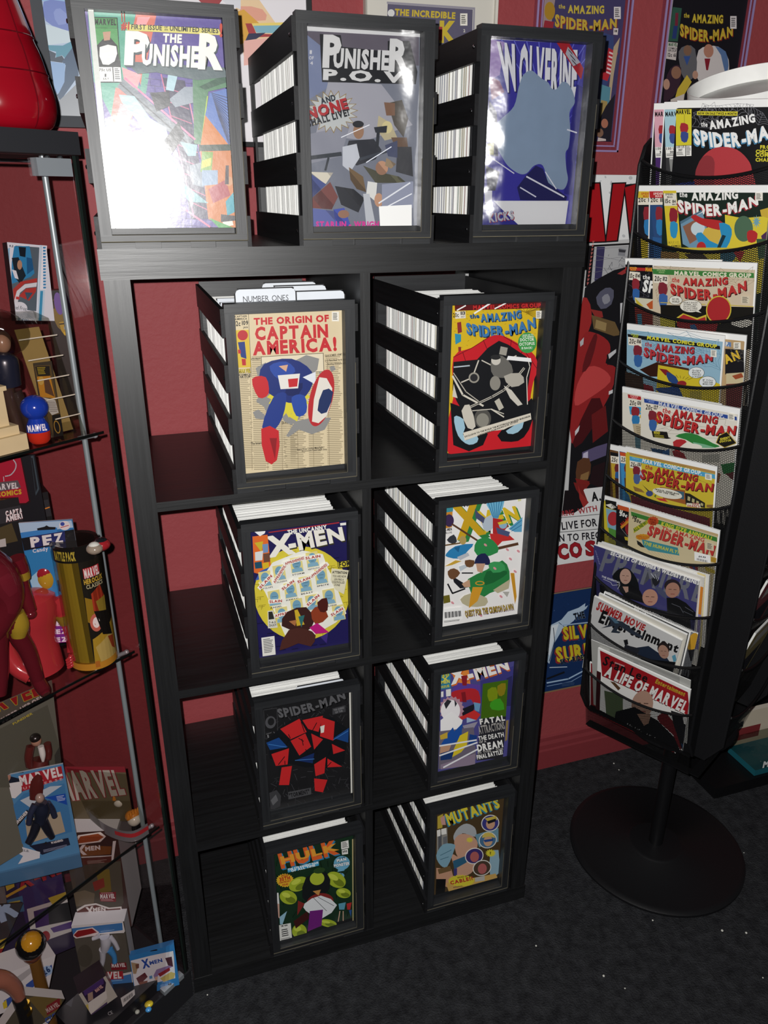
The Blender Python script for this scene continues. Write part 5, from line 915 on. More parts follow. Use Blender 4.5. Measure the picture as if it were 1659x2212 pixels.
VA0 = ((1240, 0), 3.95)
def strip301(col, purple):
    def f(s):
        x0 = 683 if purple else 772
        s.P(col, (x0, 935), (x0 + 300, 930), (x0 + 320, 1250), (x0 + 8, 1255)); s.P('f0eee8', (x0 + 8, 1255), (x0 + 320, 1250), (x0 + 330, 1335), (x0 + 14, 1345)); s.T('MARVEL', x0 + 8, 992, x0 + 140, 988, 36, '141416', b=2); blot(s, x0 + 30, 1070, 80, 160, 'a02c34', '3c4f8c'); s.T('1.00 US', x0 + 16, 1278, x0 + 104, 1276, 20, '26262a', b=1); s.T('301' if purple else '308', x0 + 48, 1306, x0 + 88, 1305, 18, '26262a', b=2); s.G('555', x0 + 18, 1312, x0 + 90, 1311, x0 + 19, 1338, 2)
        s.P('4a2a6a' if purple else '3a3a3c', (x0 + 14, 1345), (x0 + 330, 1335), (x0 + 380, 2000), (x0 + 20, 2000))
        if not purple: s.P('8a8a88', (x0 + 40, 1350), (x0 + 110, 1348), (x0 + 115, 1520), (x0 + 60, 1530)); s.P('ececea', (x0 + 45, 1348), (x0 + 90, 1348), (x0 + 90, 1356), (x0 + 45, 1356))
    return f
rack_item(0, 2, (1413, 223.5), (1609, 219), 'comic with pink corner strip, rearmost in the topmost rack pocket', strip301('dba6b4', True), w=0.178, view=VA0, base='17161a')
rack_item(0, 1, (1435, 220.5), (1631, 216), 'comic with light blue corner strip, middle of the topmost rack pocket', strip301('a8ccd8', False), w=0.178, view=VA0, base='1d1d20')
def art_k0(s):
    s.R('0c0c10', 0.0, 0.045, 1, 1)
    web(s, 1250, 1100, [(1010, 1080), (1020, 960), (1100, 880), (1200, 870)], '7d7d84', 5); web(s, 1120, 900, [(1010, 1000), (1080, 1060), (1200, 1060), (1260, 980), (1250, 900)], '7d7d84', 4); web(s, 1400, 880, [(1230, 900), (1280, 1010), (1400, 1060), (1520, 1000), (1540, 890)], '8d8d94', 5); web(s, 1620, 960, [(1480, 880), (1500, 1000), (1580, 1060), (1680, 1060)], '7d7d84', 5)
    s.P('d6ca34', (880, 928), (1013, 926), (1012, 1232), (880, 1238)); s.T('MARVEL', 882, 968, 1004, 966, 34, '101012', b=2); s.L('222', 2, (952, 970), (952, 1040)); blot(s, 905, 1045, 90, 170, 'a42a34', '3a4a8a')
    s.P('f0eee8', (880, 1240), (960, 1238), (960, 1326), (884, 1328)); s.P('f0eee8', (966, 1238), (1012, 1236), (1012, 1324), (966, 1326)); s.T('1.00 US', 884, 1258, 952, 1256, 18, '26262a', b=1); s.T('307', 902, 1284, 936, 1283, 18, '26262a', b=2); s.G('444', 970, 1246, 1008, 1245, 971, 1320, 6); s.G('444', 886, 1292, 950, 1291, 888, 1320, 3)
    s.P('d8cc34', (1062, 944), (1408, 946), (1404, 982), (1060, 976)); s.T('NOW ON SALE TWICE A MONTH!', 1070, 970, 1400, 974, 18, '1a1a10', b=2)
    s.T('the', 1094, 1072, 1150, 1076, 40, 'ececea', b=1); s.T('AMAZING', 1170, 1096, 1560, 1032, 66, 'f0f0ee', b=2, a=6); s.T('SPIDER-MAN', 1040, 1216, 1770, 1120, 120, 'f0f0ee', h2=100, b=2, a=70, sh=(-8, 14, '4f8ab0'))
    s.P('b43a40', (1045, 1500), (1060, 1420), (1110, 1330), (1190, 1265), (1290, 1246), (1400, 1270), (1490, 1350), (1530, 1450), (1535, 1700), (1040, 1700), sm=3); s.P('8c3036', (1045, 1500), (1060, 1420), (1110, 1330), (1180, 1325), (1212, 1380), (1205, 1500), (1200, 1700), (1040, 1700), sm=2)
    for x, y, t in ((1600, 1262, 'FROM'), (1562, 1300, 'CHICAGO'), (1560, 1330, 'COMES THE'), (1560, 1370, 'CHAMELEON')): s.T(t, x, y, x + 40 * len(t) * .75, y, 28, 'd6ca34', b=2)
    s.P('1d2a6a', (880, 1560), (1040, 1540), (1040, 1700), (880, 1700))
rack_item(0, 0, (1463.3, 217), (1659, 213.5), 'black comic with red dome picture in the topmost rack pocket', art_k0, w=0.178, view=VA0, base='0c0c10')
def strip_k1(x0, top, lettering, bg, low):
    def f(s):
        s.P(top, (x0, 1632), (x0 + 130, 1632), (x0 + 132, 1688), (x0 + 4, 1688)); s.T('SPIDER-', x0 + 36, 1662, x0 + 130, 1660, 18, lettering, b=2); s.T('MAN', x0 + 52, 1682, x0 + 106, 1681, 16, lettering, b=2)
        s.P('e8e0d0', (x0 + 6, 1690), (x0 + 240, 1690), (x0 + 240, 1745), (x0 + 8, 1748)); s.T('20c', x0 + 12, 1724, x0 + 74, 1722, 34, '26221e', b=1); s.T('11', x0 + 96, 1722, x0 + 120, 1722, 30, '26221e', b=1); s.P(bg, (x0 + 8, 1748), (x0 + 240, 1745), (x0 + 300, 2100), (x0 + 50, 2100)); blot(s, x0 + 45, 1765, 90, 250); s.P(low, (x0 + 30, 2020), (x0 + 300, 2060), (x0 + 320, 2500), (x0 + 60, 2500))
    return f
rack_item(1, 2, (1376.5, 401), (1603, 401), 'comic with yellow price corner, rearmost in the second rack pocket down', strip_k1(538, 'd8b838', 'c25a20', '1b1a20', 'c8b02c'), w=0.178, view=VA0, base='1b1a20')
rack_item(1, 1, (1402.5, 401), (1630, 401), 'comic with red price corner, middle of the second rack pocket down', strip_k1(642, 'b8282c', 'e8c8c0', '2d4a78', '2d5a90'), w=0.178, view=VA0, base='26456e')
def art_k1(s):
    s.R('14241c', 0, 0.043, 1, 1)
    s.P('d8c034', (760, 1626), (872, 1626), (914, 2110), (800, 2110)); s.P('e4dfd0', (764, 1650), (874, 1648), (878, 1756), (770, 1756)); s.T('SPIDER-', 780, 1666, 852, 1666, 16, '3a3630', b=1); s.T('MAN', 796, 1688, 840, 1688, 14, '3a3630', b=1); s.T('15c', 778, 1732, 824, 1730, 34, '26221e', b=1); s.T('84', 840, 1730, 868, 1730, 24, '26221e', b=2); s.T('MAY', 840, 1748, 878, 1748, 10, '26221e', b=2); blot(s, 805, 1775, 90, 265, '8c2430', '2f90c0'); s.T('MARVEL', 806, 2080, 905, 2084, 26, 'b0a030', b=1); s.T('COMICS', 830, 2104, 910, 2106, 14, '26221e', b=2)
    s.T('the', 900, 1678, 968, 1682, 44, 'ecebe6', b=1); s.T('AMAZING', 1004, 1706, 1402, 1690, 66, 'f0efea', b=2, a=6); s.T('SPIDER-MAN', 892, 1800, 1575, 1740, 96, 'f0efea', h2=80, b=2, a=62, sh=(-8, 12, '9c2a34')); cca(s, 1548, 1640, 64, 70)
    s.P('6f94ac', (910, 1900), (1100, 1810), (1140, 1960), (1300, 2110), (1000, 2120), (930, 2080)); s.P('8c5f4a', (930, 1930), (1060, 1860), (1120, 2000), (990, 2080)); s.P('4f6f84', (905, 1890), (1090, 1790), (1096, 1805), (915, 1910)); s.E('c4d4da', 1060, 1950, 60, 60); s.P('d0b04a', (1100, 1990), (1160, 1930), (1300, 1960), (1340, 2060), (1280, 2120), (1160, 2100), sm=2); s.P('d8c438', (1290, 1830), (1440, 1860), (1660, 1840), (1660, 2120), (1300, 2120)); s.E('4c6a52', 1450, 1950, 80, 110); s.P('c8a83a', (1590, 1790), (1660, 1770), (1660, 1860), (1600, 1840)); s.B('6fa0b0', 1560, 1890, 40, 60, 10, .4)
    # curved red and blue swathes
    s.P('b32a2c', (1000, 1850), (1040, 1830), (1100, 1860), (1250, 1880), (1290, 1930), (1240, 1960), (1130, 1930), (1060, 1900), sm=2); s.P('2a8cbc', (1240, 1900), (1330, 1920), (1350, 2000), (1300, 2120), (1220, 2120), (1260, 2010), sm=2); s.P('2a8cbc', (1040, 2010), (1090, 1980), (1160, 2050), (1280, 2110), (1200, 2150), (1100, 2110), sm=2); s.P('15303c', (1270, 2000), (1300, 2010), (1250, 2120), (1220, 2120)); s.E('b32a2c', 1090, 2110, 40, 50); s.P('b32a2c', (1480, 1980), (1520, 1960), (1570, 1990), (1550, 2060), (1490, 2060), sm=2); s.P('4a2a50', (1600, 2010), (1660, 1960), (1660, 2070), (1610, 2050))
    s.P('c8b438', (880, 2110), (1660, 2110), (1660, 2500), (880, 2500)); s.view(1240, 500, 3.95); s.P('8a6a3a', (700, 160), (900, 180), (900, 260), (720, 260)); s.P('2f5a6a', (1250, 180), (1450, 130), (1350, 260), (1250, 260)); s.P('a02a2c', (1350, 150), (1460, 170), (1420, 260)); s.P('38543a', (1560, 60), (1660, 60), (1660, 200), (1580, 240)); s.P('3a2f2a', (950, 190), (1080, 170), (1150, 230), (1000, 250)); s.view(1240, 0, 3.95)
rack_item(1, 0, (1432.4, 401), (1659, 400), 'dark green comic with white title, front of the second rack pocket down', art_k1, w=0.18, view=VA0, base='14241c')
def art_k2b(s):
    s.R('131217', 0, .043, 1, 1); web(s, 640, 560, [(440, 560), (450, 440), (520, 300), (640, 290)], '55545c', 4); s.P('b02c28', (440, 302), (660, 312), (666, 338), (444, 330)); s.T('SPIDER', 476, 316, 540, 318, 14, 'e0a030', b=2); s.T('MAN', 486, 332, 530, 333, 12, 'e0a030', b=2); s.T('MARVEL', 612, 336, 720, 342, 30, 'd8a82c', b=2); head(s, 450, 336, 116, '20c', '114', ''); s.T('the', 588, 402, 650, 408, 36, 'e8e8e4', b=1); s.T('SPIDER', 584, 505, 900, 560, 92, 'ecece8', b=2); blot(s, 490, 400, 80, 200, '8c2a34', '2f5fa0'); s.P('d0ccb4', (520, 560), (720, 580), (740, 1000), (560, 1000)); s.P('b8562a', (620, 620), (680, 580), (700, 660), (650, 660)); s.P('c8b43c', (520, 560), (600, 640), (540, 620)); s.P('7c2f2a', (520, 640), (720, 690), (720, 900), (540, 900)); s.P('3f7890', (540, 700), (580, 700), (590, 900), (560, 900))
rack_item(2, 1, (1350.6, 558), (1577, 562), 'black comic with red top band, rear of the third rack pocket down', art_k2b, w=0.178, base='131217')
def art_k2(s):
    s.R('cdbda4', .0, .05, .985, 1); web(s, 1360, 410, [(1530, 300), (1540, 420), (1440, 520), (1280, 470), (1200, 400), (1250, 310)], '9a8c74', 4); web(s, 700, 500, [(830, 290), (840, 420), (800, 520), (720, 600)], '9a8c74', 4); web(s, 900, 300, [(680, 290), (760, 330), (900, 350), (1040, 310)], '9a8c74', 3)
    s.P('3c7c3a', (676, 315), (1540, 350), (1542, 392), (680, 360)); s.T('SPIDER', 712, 332, 786, 336, 13, '9ab87a', b=1); s.T('MAN', 730, 350, 776, 352, 13, '9ab87a', b=1); s.T('MARVEL COMICS GROUP', 862, 366, 1518, 388, 32, 'e2dcc4', b=2)
    head(s, 684, 358, 120, '20c', '112', ''); blot(s, 715, 430, 100, 225, '7c2834', '3c62a0')
    s.T('the', 842, 424, 906, 430, 40, 'b83230', b=1); s.T('AMAZING', 936, 444, 1320, 440, 56, 'b83230', b=2, a=14, sh=(4, 6, '4a1418')); s.T('SPIDER-MAN', 832, 520, 1480, 486, 84, 'b83230', h2=70, b=2, a=66, sh=(6, 9, '3a0e12'))
    s.P('d6cbb2', (1435, 545), (1506, 548), (1504, 612), (1434, 608)); s.G('4a463e', 1444, 552, 1496, 554, 1443, 606, 6)
    s.P('15130f', (745, 620), (1555, 640), (1560, 1000), (760, 1000)); s.L('c8b23a', 6, (745, 600), (1130, 616)); s.L('c8b23a', 6, (1345, 622), (1545, 636))
    for x, y, rx, ry in ((876, 580, 54, 36), (1006, 630, 92, 52)): s.E('1a1814', x, y, rx + 3, ry + 3); s.E('e6e2d6', x, y, rx, ry)
    s.P('e6e2d6', (1060, 660), (1096, 688), (1030, 672)); s.T('GO ON,', 846, 578, 906, 578, 16, '26241f', b=1); s.T('WORLD!', 846, 600, 910, 600, 16, '26241f', b=1)
    for j, t in enumerate(('HURT EACH', 'OTHER...KILL', 'EACH OTHER...', 'DO ANYTHING', 'YOU WANT!')): s.T(t, 944, 606 + j * 16, 1062, 606 + j * 16, 11, '26241f', b=1)
    s.E('c8b43c', 1244, 660, 108, 120, 12); s.E('a8282c', 1244, 660, 98, 110, 12); s.P('c8b43c', (880, 730), (940, 690), (1060, 730), (1140, 700), (1140, 760), (880, 770)); s.P('a8282c', (890, 740), (945, 700), (1060, 745), (1130, 720), (1140, 800), (890, 800)); s.P('8a2226', (900, 760), (1240, 780), (1200, 900), (900, 900)); s.P('2f5a88', (1000, 790), (1040, 780), (1080, 860), (1010, 880)); s.P('b8ac3c', (740, 700), (870, 740), (880, 900), (760, 900)); s.E('d6d2c6', 1440, 770, 90, 40)
rack_item(2, 0, (1409.6, 560.8), (1636, 568.4), 'tan comic with green top band, third rack pocket down', art_k2, base='cdbda4')
def art_k3b(s):
    s.R('b89a70', 0, .04, .98, 1); s.P('5f7fb0', (1290, 940), (1340, 946), (1340, 985), (1290, 978)); s.T('P.', 1294, 976, 1322, 978, 32, 'e0dccc', b=2); s.P('17151a', (1290, 1000), (1450, 1010), (1452, 1210), (1290, 1220)); s.T('AN', 1295, 1130, 1420, 1080, 70, 'd8b438', b=2); cca(s, 1362, 945, 60, 60); web(s, 1440, 1010, [(1330, 990), (1340, 1060), (1400, 1110), (1450, 1110)], '6a655c', 3); s.P('c8ba94', (1300, 1210), (1450, 1200), (1450, 1290), (1300, 1300)); s.P('9a4a2c', (1350, 1230), (1430, 1205), (1450, 1240), (1380, 1260)); s.P('6a3030', (1300, 1300), (1500, 1290), (1500, 1500), (1300, 1500))
rack_item(3, 1, (1392, 702), (1613, 725), 'comic in the fourth rack pocket, its right end showing behind a pale blue comic', art_k3b, base='b89a70')
def art_k3(s):
    s.R('8fb4c8', 0, .045, .97, 1); web(s, 1080, 1010, [(800, 860), (960, 850), (1240, 920), (1255, 1050), (1255, 1180), (1120, 1150), (960, 1080), (840, 1000)], '5f869c', 6); web(s, 620, 1000, [(470, 840), (640, 850), (720, 950), (640, 1080), (520, 1100)], '5f869c', 4)
    s.P('16171a', (464, 868), (1252, 970), (1255, 1000), (470, 902)); s.T('SPIDER', 494, 878, 560, 886, 13, 'b8c43c', b=1); s.T('MAN', 510, 894, 552, 900, 13, 'b8c43c', b=1); s.T('MARVEL COMICS GROUP', 630, 912, 1226, 988, 28, 'd8d23c', b=2)
    head(s, 470, 892, 112, '20c', '116', '', dy=.14); blot(s, 505, 965, 95, 190, '7c2834', '35619c')
    s.T('the', 612, 968, 672, 978, 36, 'b0323a', b=1); s.T('AMAZING', 698, 1000, 1032, 1032, 52, 'b0323a', b=2, a=8, sh=(4, 6, '3a1018')); s.T('SPIDER-MAN', 602, 1050, 1190, 1090, 72, 'b0323a', h2=62, b=2, a=52, sh=(6, 9, '2c0c12')); cca(s, 1176, 1000, 50, 60, -.1)
    s.P('33180f', (570, 1170), (720, 1105), (740, 1110), (730, 1230), (660, 1230)); s.P('4a2a1c', (720, 1106), (990, 1160), (990, 1180), (730, 1130)); s.P('cdb82c', (728, 1130), (990, 1178), (1270, 1300), (1270, 1500), (700, 1500), (720, 1240)); s.P('7f2026', (735, 1160), (800, 1170), (850, 1210), (790, 1220)); s.P('26447a', (800, 1190), (880, 1230), (900, 1300), (820, 1270), sm=2); s.E('8c2428', 930, 1290, 40, 26); s.P('26447a', (700, 1330), (900, 1310), (940, 1400), (800, 1420)); s.P('7c2026', (520, 1270), (680, 1310), (700, 1380), (560, 1360))
    for i in range(5): s.L('3a3410', 3, (900 + i * 20, 1240 + i * 4), (880 + i * 36, 1215 + i * 6))
    for x, y, rx, ry in ((1055, 1195, 66, 46), (1150, 1275, 70, 48)): s.E('1a1814', x, y, rx + 3, ry + 3); s.E('dfe4e4', x, y, rx, ry)
    for j, t in enumerate(('G-GET', 'BACK,', 'SPIDER-MAN', 'I-I WARN')): s.T(t, 1020, 1180 + j * 17, 1095, 1186 + j * 17, 11, '26241f', b=1)
    for j, t in enumerate(('IF YOU', 'TAKE ONE', 'MORE STEP')): s.T(t, 1110, 1262 + j * 17, 1195, 1268 + j * 17, 12, '26241f', b=1)
    s.P('3a2a20', (440, 1180), (600, 1230), (620, 1500), (470, 1500)); s.P('a89a3c', (1000, 1350), (1100, 1350), (1100, 1440), (1000, 1440))
rack_item(3, 0, (1354.4, 699), (1566, 725.5), 'pale blue comic with black top band, fourth rack pocket down', art_k3, base='8fb4c8')
def art_k4b(s):
    s.R('e0dccf', 0, .045, 1, 1); s.P('b02a2c', (458, 1388), (600, 1415), (602, 1445), (462, 1420)); s.T('SPIDER', 478, 1408, 548, 1418, 13, 'e8a0a0', b=1); s.T('MAN', 490, 1424, 536, 1432, 13, 'e8a0a0', b=1); head(s, 466, 1424, 112, '20c', '138', '', dy=.14); s.P('3f9cc8', (470, 1490), (600, 1500), (610, 1560), (480, 1560)); s.T('S', 560, 1590, 610, 1595, 70, 'd0b030', b=2); blot(s, 480, 1495, 90, 170); s.P('b8aa8c', (500, 1640), (620, 1640), (640, 1760), (520, 1750)); s.G('6a5a40', 530, 1660, 620, 1680, 540, 1740, 5, .3); s.P('5a7f8c', (520, 1750), (660, 1780), (680, 2000), (540, 2000))
rack_item(4, 1, (1344.3, 835.4), (1559, 873.5), 'comic with red price corner, rear of the fifth rack pocket down', art_k4b, base='e0dccf')
def art_k4(s):
    s.R('dfdacd', .0, .05, .98, 1); web(s, 880, 1640, [(640, 1500), (760, 1480), (1000, 1520), (1300, 1600), (1390, 1700), (1390, 1790), (1100, 1760), (800, 1720), (680, 1700)], '9a958a', 3)
    s.P('2d4a94', (600, 1422), (1392, 1578), (1394, 1610), (604, 1456)); s.T('SPIDER', 622, 1436, 690, 1450, 13, '7f98d0', b=1); s.T('MAN', 640, 1454, 684, 1462, 13, '7f98d0', b=1); s.T('MARVEL COMICS GROUP.', 722, 1480, 1284, 1586, 30, 'c8ccd8', b=2); cca(s, 1316, 1548, 58, 56, -.16)
    head(s, 606, 1456, 116, '20c', '127', '', dy=.17); s.E('c8a838', 690, 1600, 44, 56); blot(s, 630, 1525, 90, 180, '7c2834', '3a62a0')
    s.T('the', 756, 1536, 826, 1552, 40, 'b62c2c', b=1); s.T('AMAZING', 842, 1568, 1226, 1636, 58, 'b62c2c', b=2, a=4, sh=(4, 6, '3a1018')); s.T('SPIDER-MAN', 700, 1610, 1380, 1726, 84, 'b62c2c', h2=70, b=2, a=40, sh=(6, 9, '2c0c12'))
    s.P('1c1a17', (668, 1698), (800, 1704), (812, 1750), (836, 1760), (800, 1764), (680, 1750)); s.T('WHO', 684, 1722, 738, 1726, 22, 'd6c83c', b=2); s.G('b8ac34', 690, 1730, 790, 1738, 694, 1756, 2, .4)
    s.P('2f7f3a', (870, 1740), (960, 1712), (1060, 1730), (1190, 1800), (1250, 1830), (1100, 1840), (960, 1770), sm=2); s.P('77b08c', (1020, 1790), (1120, 1810), (1220, 1840), (1040, 1840)); s.P('b02c30', (850, 1790), (920, 1766), (968, 1790), (900, 1840), (930, 1900), (880, 1900), sm=2); s.P('b89c30', (1240, 1735), (1310, 1700), (1395, 1800), (1290, 1840), (1216, 1796)); s.P('1c1a17', (1246, 1738), (1308, 1706), (1388, 1798), (1290, 1834), (1222, 1796)); s.T('ENEMY', 1256, 1776, 1340, 1758, 18, 'd6c83c', b=2); s.T('DOCTOR', 1250, 1796, 1350, 1780, 15, 'd6c83c', b=2); s.E('e4e0d2', 1030, 1826, 70, 22, 6)
    s.P('27476c', (660, 1840), (780, 1860), (800, 1940), (700, 1930)); s.P('8c2a30', (840, 1860), (940, 1880), (1000, 2000), (880, 1960)); s.P('2f5a8c', (760, 1870), (820, 1850), (820, 1960), (770, 1960)); s.P('2c6a3a', (1260, 1980), (1400, 1960), (1400, 2060), (1280, 2060)); s.P('5a2c2c', (1300, 2060), (1380, 2040), (1390, 2140)); s.P('8a5a3a', (1100, 2000), (1260, 2060), (1240, 2140)); s.P('a8a69c', (1100, 1900), (1250, 1890), (1250, 1960), (1100, 1960))
rack_item(4, 0, (1385, 845.6), (1599, 883.5), 'cream comic with dark blue top band, fifth rack pocket down', art_k4, base='dfdacd')
def strip_k5(x0, top, bg):
    def f(s):
        s.P(top, (x0, 1880), (x0 + 130, 1905), (x0 + 132, 1940), (x0 + 4, 1914)); head(s, x0 + 4, 1912, 100, '25c', '', '', dy=.16); s.P(bg, (x0 + 8, 1975), (x0 + 160, 2000), (x0 + 190, 2500), (x0 + 40, 2500)); blot(s, x0 + 30, 1985, 80, 150, '6c2a30', '2f5f9a'); s.P('4a2a22', (x0 + 40, 2100), (x0 + 160, 2130), (x0 + 180, 2500), (x0 + 60, 2500))
    return f
rack_item(5, 2, (1313.4, 959.5), (1511, 1004), 'comic with yellow corner, rearmost in the sixth rack pocket down', strip_k5(308, '1a1a1c', 'c0a034'), view=((1240, 500), 3.95), base='6a4a2c')
rack_item(5, 1, (1335.7, 963.3), (1533, 1008), 'comic with orange corner, middle of the sixth rack pocket down', strip_k5(390, 'c8502c', '3f8cc0'), view=((1240, 500), 3.95), base='3c6a94')
def art_k5(s):
    s.R('cbb638', 0, .055, .985, 1); s.P('b08a50', (470, 1885), (1205, 2045), (1205, 2070), (474, 1905)); s.view(1300, 980, 5.53)
    web(s, 700, 160, [(400, 60), (560, 50), (1000, 150), (1340, 260), (1350, 380)], '7a6c1c', 4); s.P('4fa0c8', (335, 25), (1355, 245), (1358, 300), (338, 78)); s.T('SPIDER-MAN', 362, 52, 446, 72, 16, '90c4dc', b=1); s.T('MARVEL COMICS GROUP.', 484, 98, 1196, 252, 42, 'dfe8ea', b=2); cca(s, 1238, 232, 80, 70, -.16)
    head(s, 336, 76, 140, '25c', '151', '', dy=.2); s.E('a8bcd0', 450, 260, 50, 70); blot(s, 365, 145, 110, 220, '7c2834', '4a6090')
    s.T('the', 520, 172, 606, 192, 52, 'a8302c', b=1); s.T('AMAZING', 636, 226, 1144, 326, 74, 'a8302c', b=2, a=6, sh=(5, 8, '2c0c12')); s.T('SPIDER-MAN', 460, 280, 1330, 440, 104, 'a8302c', h2=84, b=2, a=40, sh=(7, 10, '2c0c12'))
    s.P('8c6a38', (380, 380), (480, 420), (520, 460), (400, 440)); s.P('2a2a22', (485, 358), (620, 480), (600, 490)); s.E('3f4c7c', 576, 470, 42, 34); s.P('4a6a2c', (630, 500), (660, 470), (650, 520)); s.P('9a5a2c', (700, 390), (1000, 430), (1010, 600), (740, 530)); s.P('3f6478', (860, 430), (990, 450), (990, 540), (880, 520)); s.E('e0ddcf', 790, 468, 180, 56, 12); s.T("I'M BACK, SPIDER-MAN!", 640, 424, 930, 484, 16, '26241f', b=2); s.T('AND THIS TIME...', 660, 448, 900, 498, 16, '26241f', b=2)
    s.P('26241f', (1000, 460), (1060, 470), (1240, 580), (1240, 640), (1010, 600)); 
    for i in range(4): s.P('b0a878', (1035 + i * 52, 498 + i * 26), (1065 + i * 52, 512 + i * 26), (1060 + i * 52, 560 + i * 20), (1030 + i * 52, 546 + i * 20))
    s.P('c23a34', (650, 520), (760, 530), (800, 570), (700, 550)); s.P('ded8c4', (1020, 580), (1180, 590), (1190, 640), (1020, 620)); s.T('LUCK', 1090, 600, 1170, 612, 26, 'a02c34', b=2); s.T('DEADLY', 1030, 622, 1180, 640, 22, 'a02c34', b=2); s.P('8a6a3a', (1260, 600), (1340, 600), (1330, 640), (1260, 630)); s.P('6a2a34', (350, 480), (700, 600), (1300, 760), (1300, 900), (400, 800)); s.P('2f6a94', (250, 400), (330, 480), (380, 640), (300, 640))
rack_item(5, 0, (1351.4, 964.6), (1549.4, 1009), 'yellow comic with light blue top band, sixth rack pocket down', art_k5, base='cbb638')
VK6 = ((1300, 980), 5.53)
def art_k6c(s):
    s.R('c8b834', 0, .05, 1, 1); s.P('1c1c1a', (40, 545), (175, 575), (180, 680), (50, 640)); s.P('e0ddd0', (45, 610), (110, 596), (176, 640), (120, 660)); s.T('75c', 110, 636, 170, 648, 26, '26241f', b=1); s.P('7fa8bc', (50, 650), (300, 710), (320, 1000), (70, 880)); s.E('a83238', 136, 776, 64, 84); s.P('4f8a3a', (80, 880), (300, 960), (310, 1100), (90, 980)); s.P('a09a30', (80, 960), (300, 1060), (300, 1300), (90, 1200))
rack_item(6, 2, (1300, 1069.5), (1494, 1127), 'comic with red oval on pale blue, rearmost in the seventh rack pocket down', art_k6c, view=VK6, base='c8b834', hh=0.255)
def art_k6b(s):
    s.R('17161a', 0, .06, 1, 1); s.P('c2552c', (188, 608), (340, 650), (342, 700), (192, 662)); s.T('11', 210, 706, 244, 714, 34, 'e0dcd0', b=2); s.T('50c', 212, 738, 300, 760, 40, 'ecebe6', b=2); s.P('c88a2c', (222, 870), (350, 740), (370, 780), (235, 900)); s.T('ALL NEW', 236, 866, 366, 758, 34, 'b02a24', b=2); s.P('8c2228', (280, 860), (360, 830), (380, 960), (300, 960), sm=2); s.P('b8a42c', (270, 990), (330, 1000), (320, 1040), (280, 1030)); s.L('8a8a8c', 4, (230, 890), (390, 1080)); s.P('6c6a2c', (250, 1100), (420, 1180), (420, 1300), (260, 1300))
rack_item(6, 1, (1331.6, 1079.4), (1528, 1138), 'black comic with orange top band, middle of the seventh rack pocket down', art_k6b, view=VK6, base='17161a', hh=0.255)
def art_k6(s):
    s.R('cbbd98', 0, .05, .98, 1); s.P('bfa478', (340, 645), (1390, 960), (1390, 990), (344, 680)); s.P('3c7a34', (348, 690), (1376, 1000), (1378, 1054), (354, 742)); s.T('KING SIZE ANNUAL!', 706, 856, 1308, 1032, 44, 'c8c43c', h2=40, b=2); s.T('10', 366, 774, 414, 786, 38, '26241f', b=2); s.T('50c', 384, 808, 464, 832, 36, '26241f', b=2); s.P('b8b02c', (380, 890), (550, 790), (556, 830), (384, 950)); s.T('ALL NEW!', 392, 936, 550, 830, 40, '4a6a24', b=2); s.B('b84a24', 614, 804, 74, 60, 14, .8); s.T('MARVEL', 574, 790, 650, 806, 18, '6a1c14', b=2); s.T('COMICS', 574, 816, 650, 832, 18, '6a1c14', b=2); s.T('GROUP', 582, 840, 646, 854, 18, '6a1c14', b=2)
    s.T('The AMAZING', 712, 906, 1222, 1054, 44, 'b83a34', b=1); s.T('SPIDER-MAN', 540, 960, 1330, 1210, 110, 'b83a34', h2=108, b=2, a=10, sh=(4, 6, '5a1a18')); s.B('c88c24', 492, 994, 90, 40, 14, .86, .1); s.T('DOUBLE-ACTION', 412, 986, 570, 1006, 16, 'b03a24', b=1); s.T('CLASSIC!', 430, 1010, 540, 1022, 16, 'b03a24', b=1)
    s.P('3f8a94', (480, 1018), (910, 1120), (930, 1214), (560, 1150), (500, 1100)); s.T('THE HUMAN FLY!', 500, 1080, 916, 1192, 38, 'c4c04c', h2=34, b=2); s.P('1c1d1c', (420, 1030), (470, 1060), (520, 1120), (470, 1110), (430, 1080)); 
    for i in range(8): s.L('a89c84', 3, (560 + i * 36, 1160 + i * 5), (640 + i * 34, 1240 + i * 6))
    cca(s, 1252, 1050, 90, 90, -.2, 'cfc4a8'); s.P('f2f2f0', (1110, 1166), (1300, 1210), (1304, 1300), (1112, 1270)); s.T('$4.99', 1160, 1228, 1244, 1244, 18, '26262a', b=2)
    for i in range(18): s.L('3a3a3c', 2 + (i * 5) % 4, (1140 + i * 7.4, 1240 + i * 1.6), (1138 + i * 7.4, 1264 + i * 1.6))
    s.P('b08a30', (1310, 1220), (1380, 1240), (1380, 1300), (1310, 1280)); s.P('7a5a2c', (880, 1290), (1000, 1300), (1000, 1380), (880, 1380)); s.P('8c2a2a', (1050, 1320), (1150, 1320), (1160, 1420), (1080, 1420)); s.P('2c3f7a', (1080, 1330), (1120, 1340), (1140, 1438)); s.P('b8a43c', (1230, 1330), (1400, 1400), (1400, 1440), (1260, 1400))
rack_item(6, 0, (1359, 1088), (1555.4, 1147), 'tan comic with green band and white price sticker, seventh rack pocket down', art_k6, view=VK6, base='cbbd98', hh=0.255)
VK7 = ((1260, 1160), 5.53)
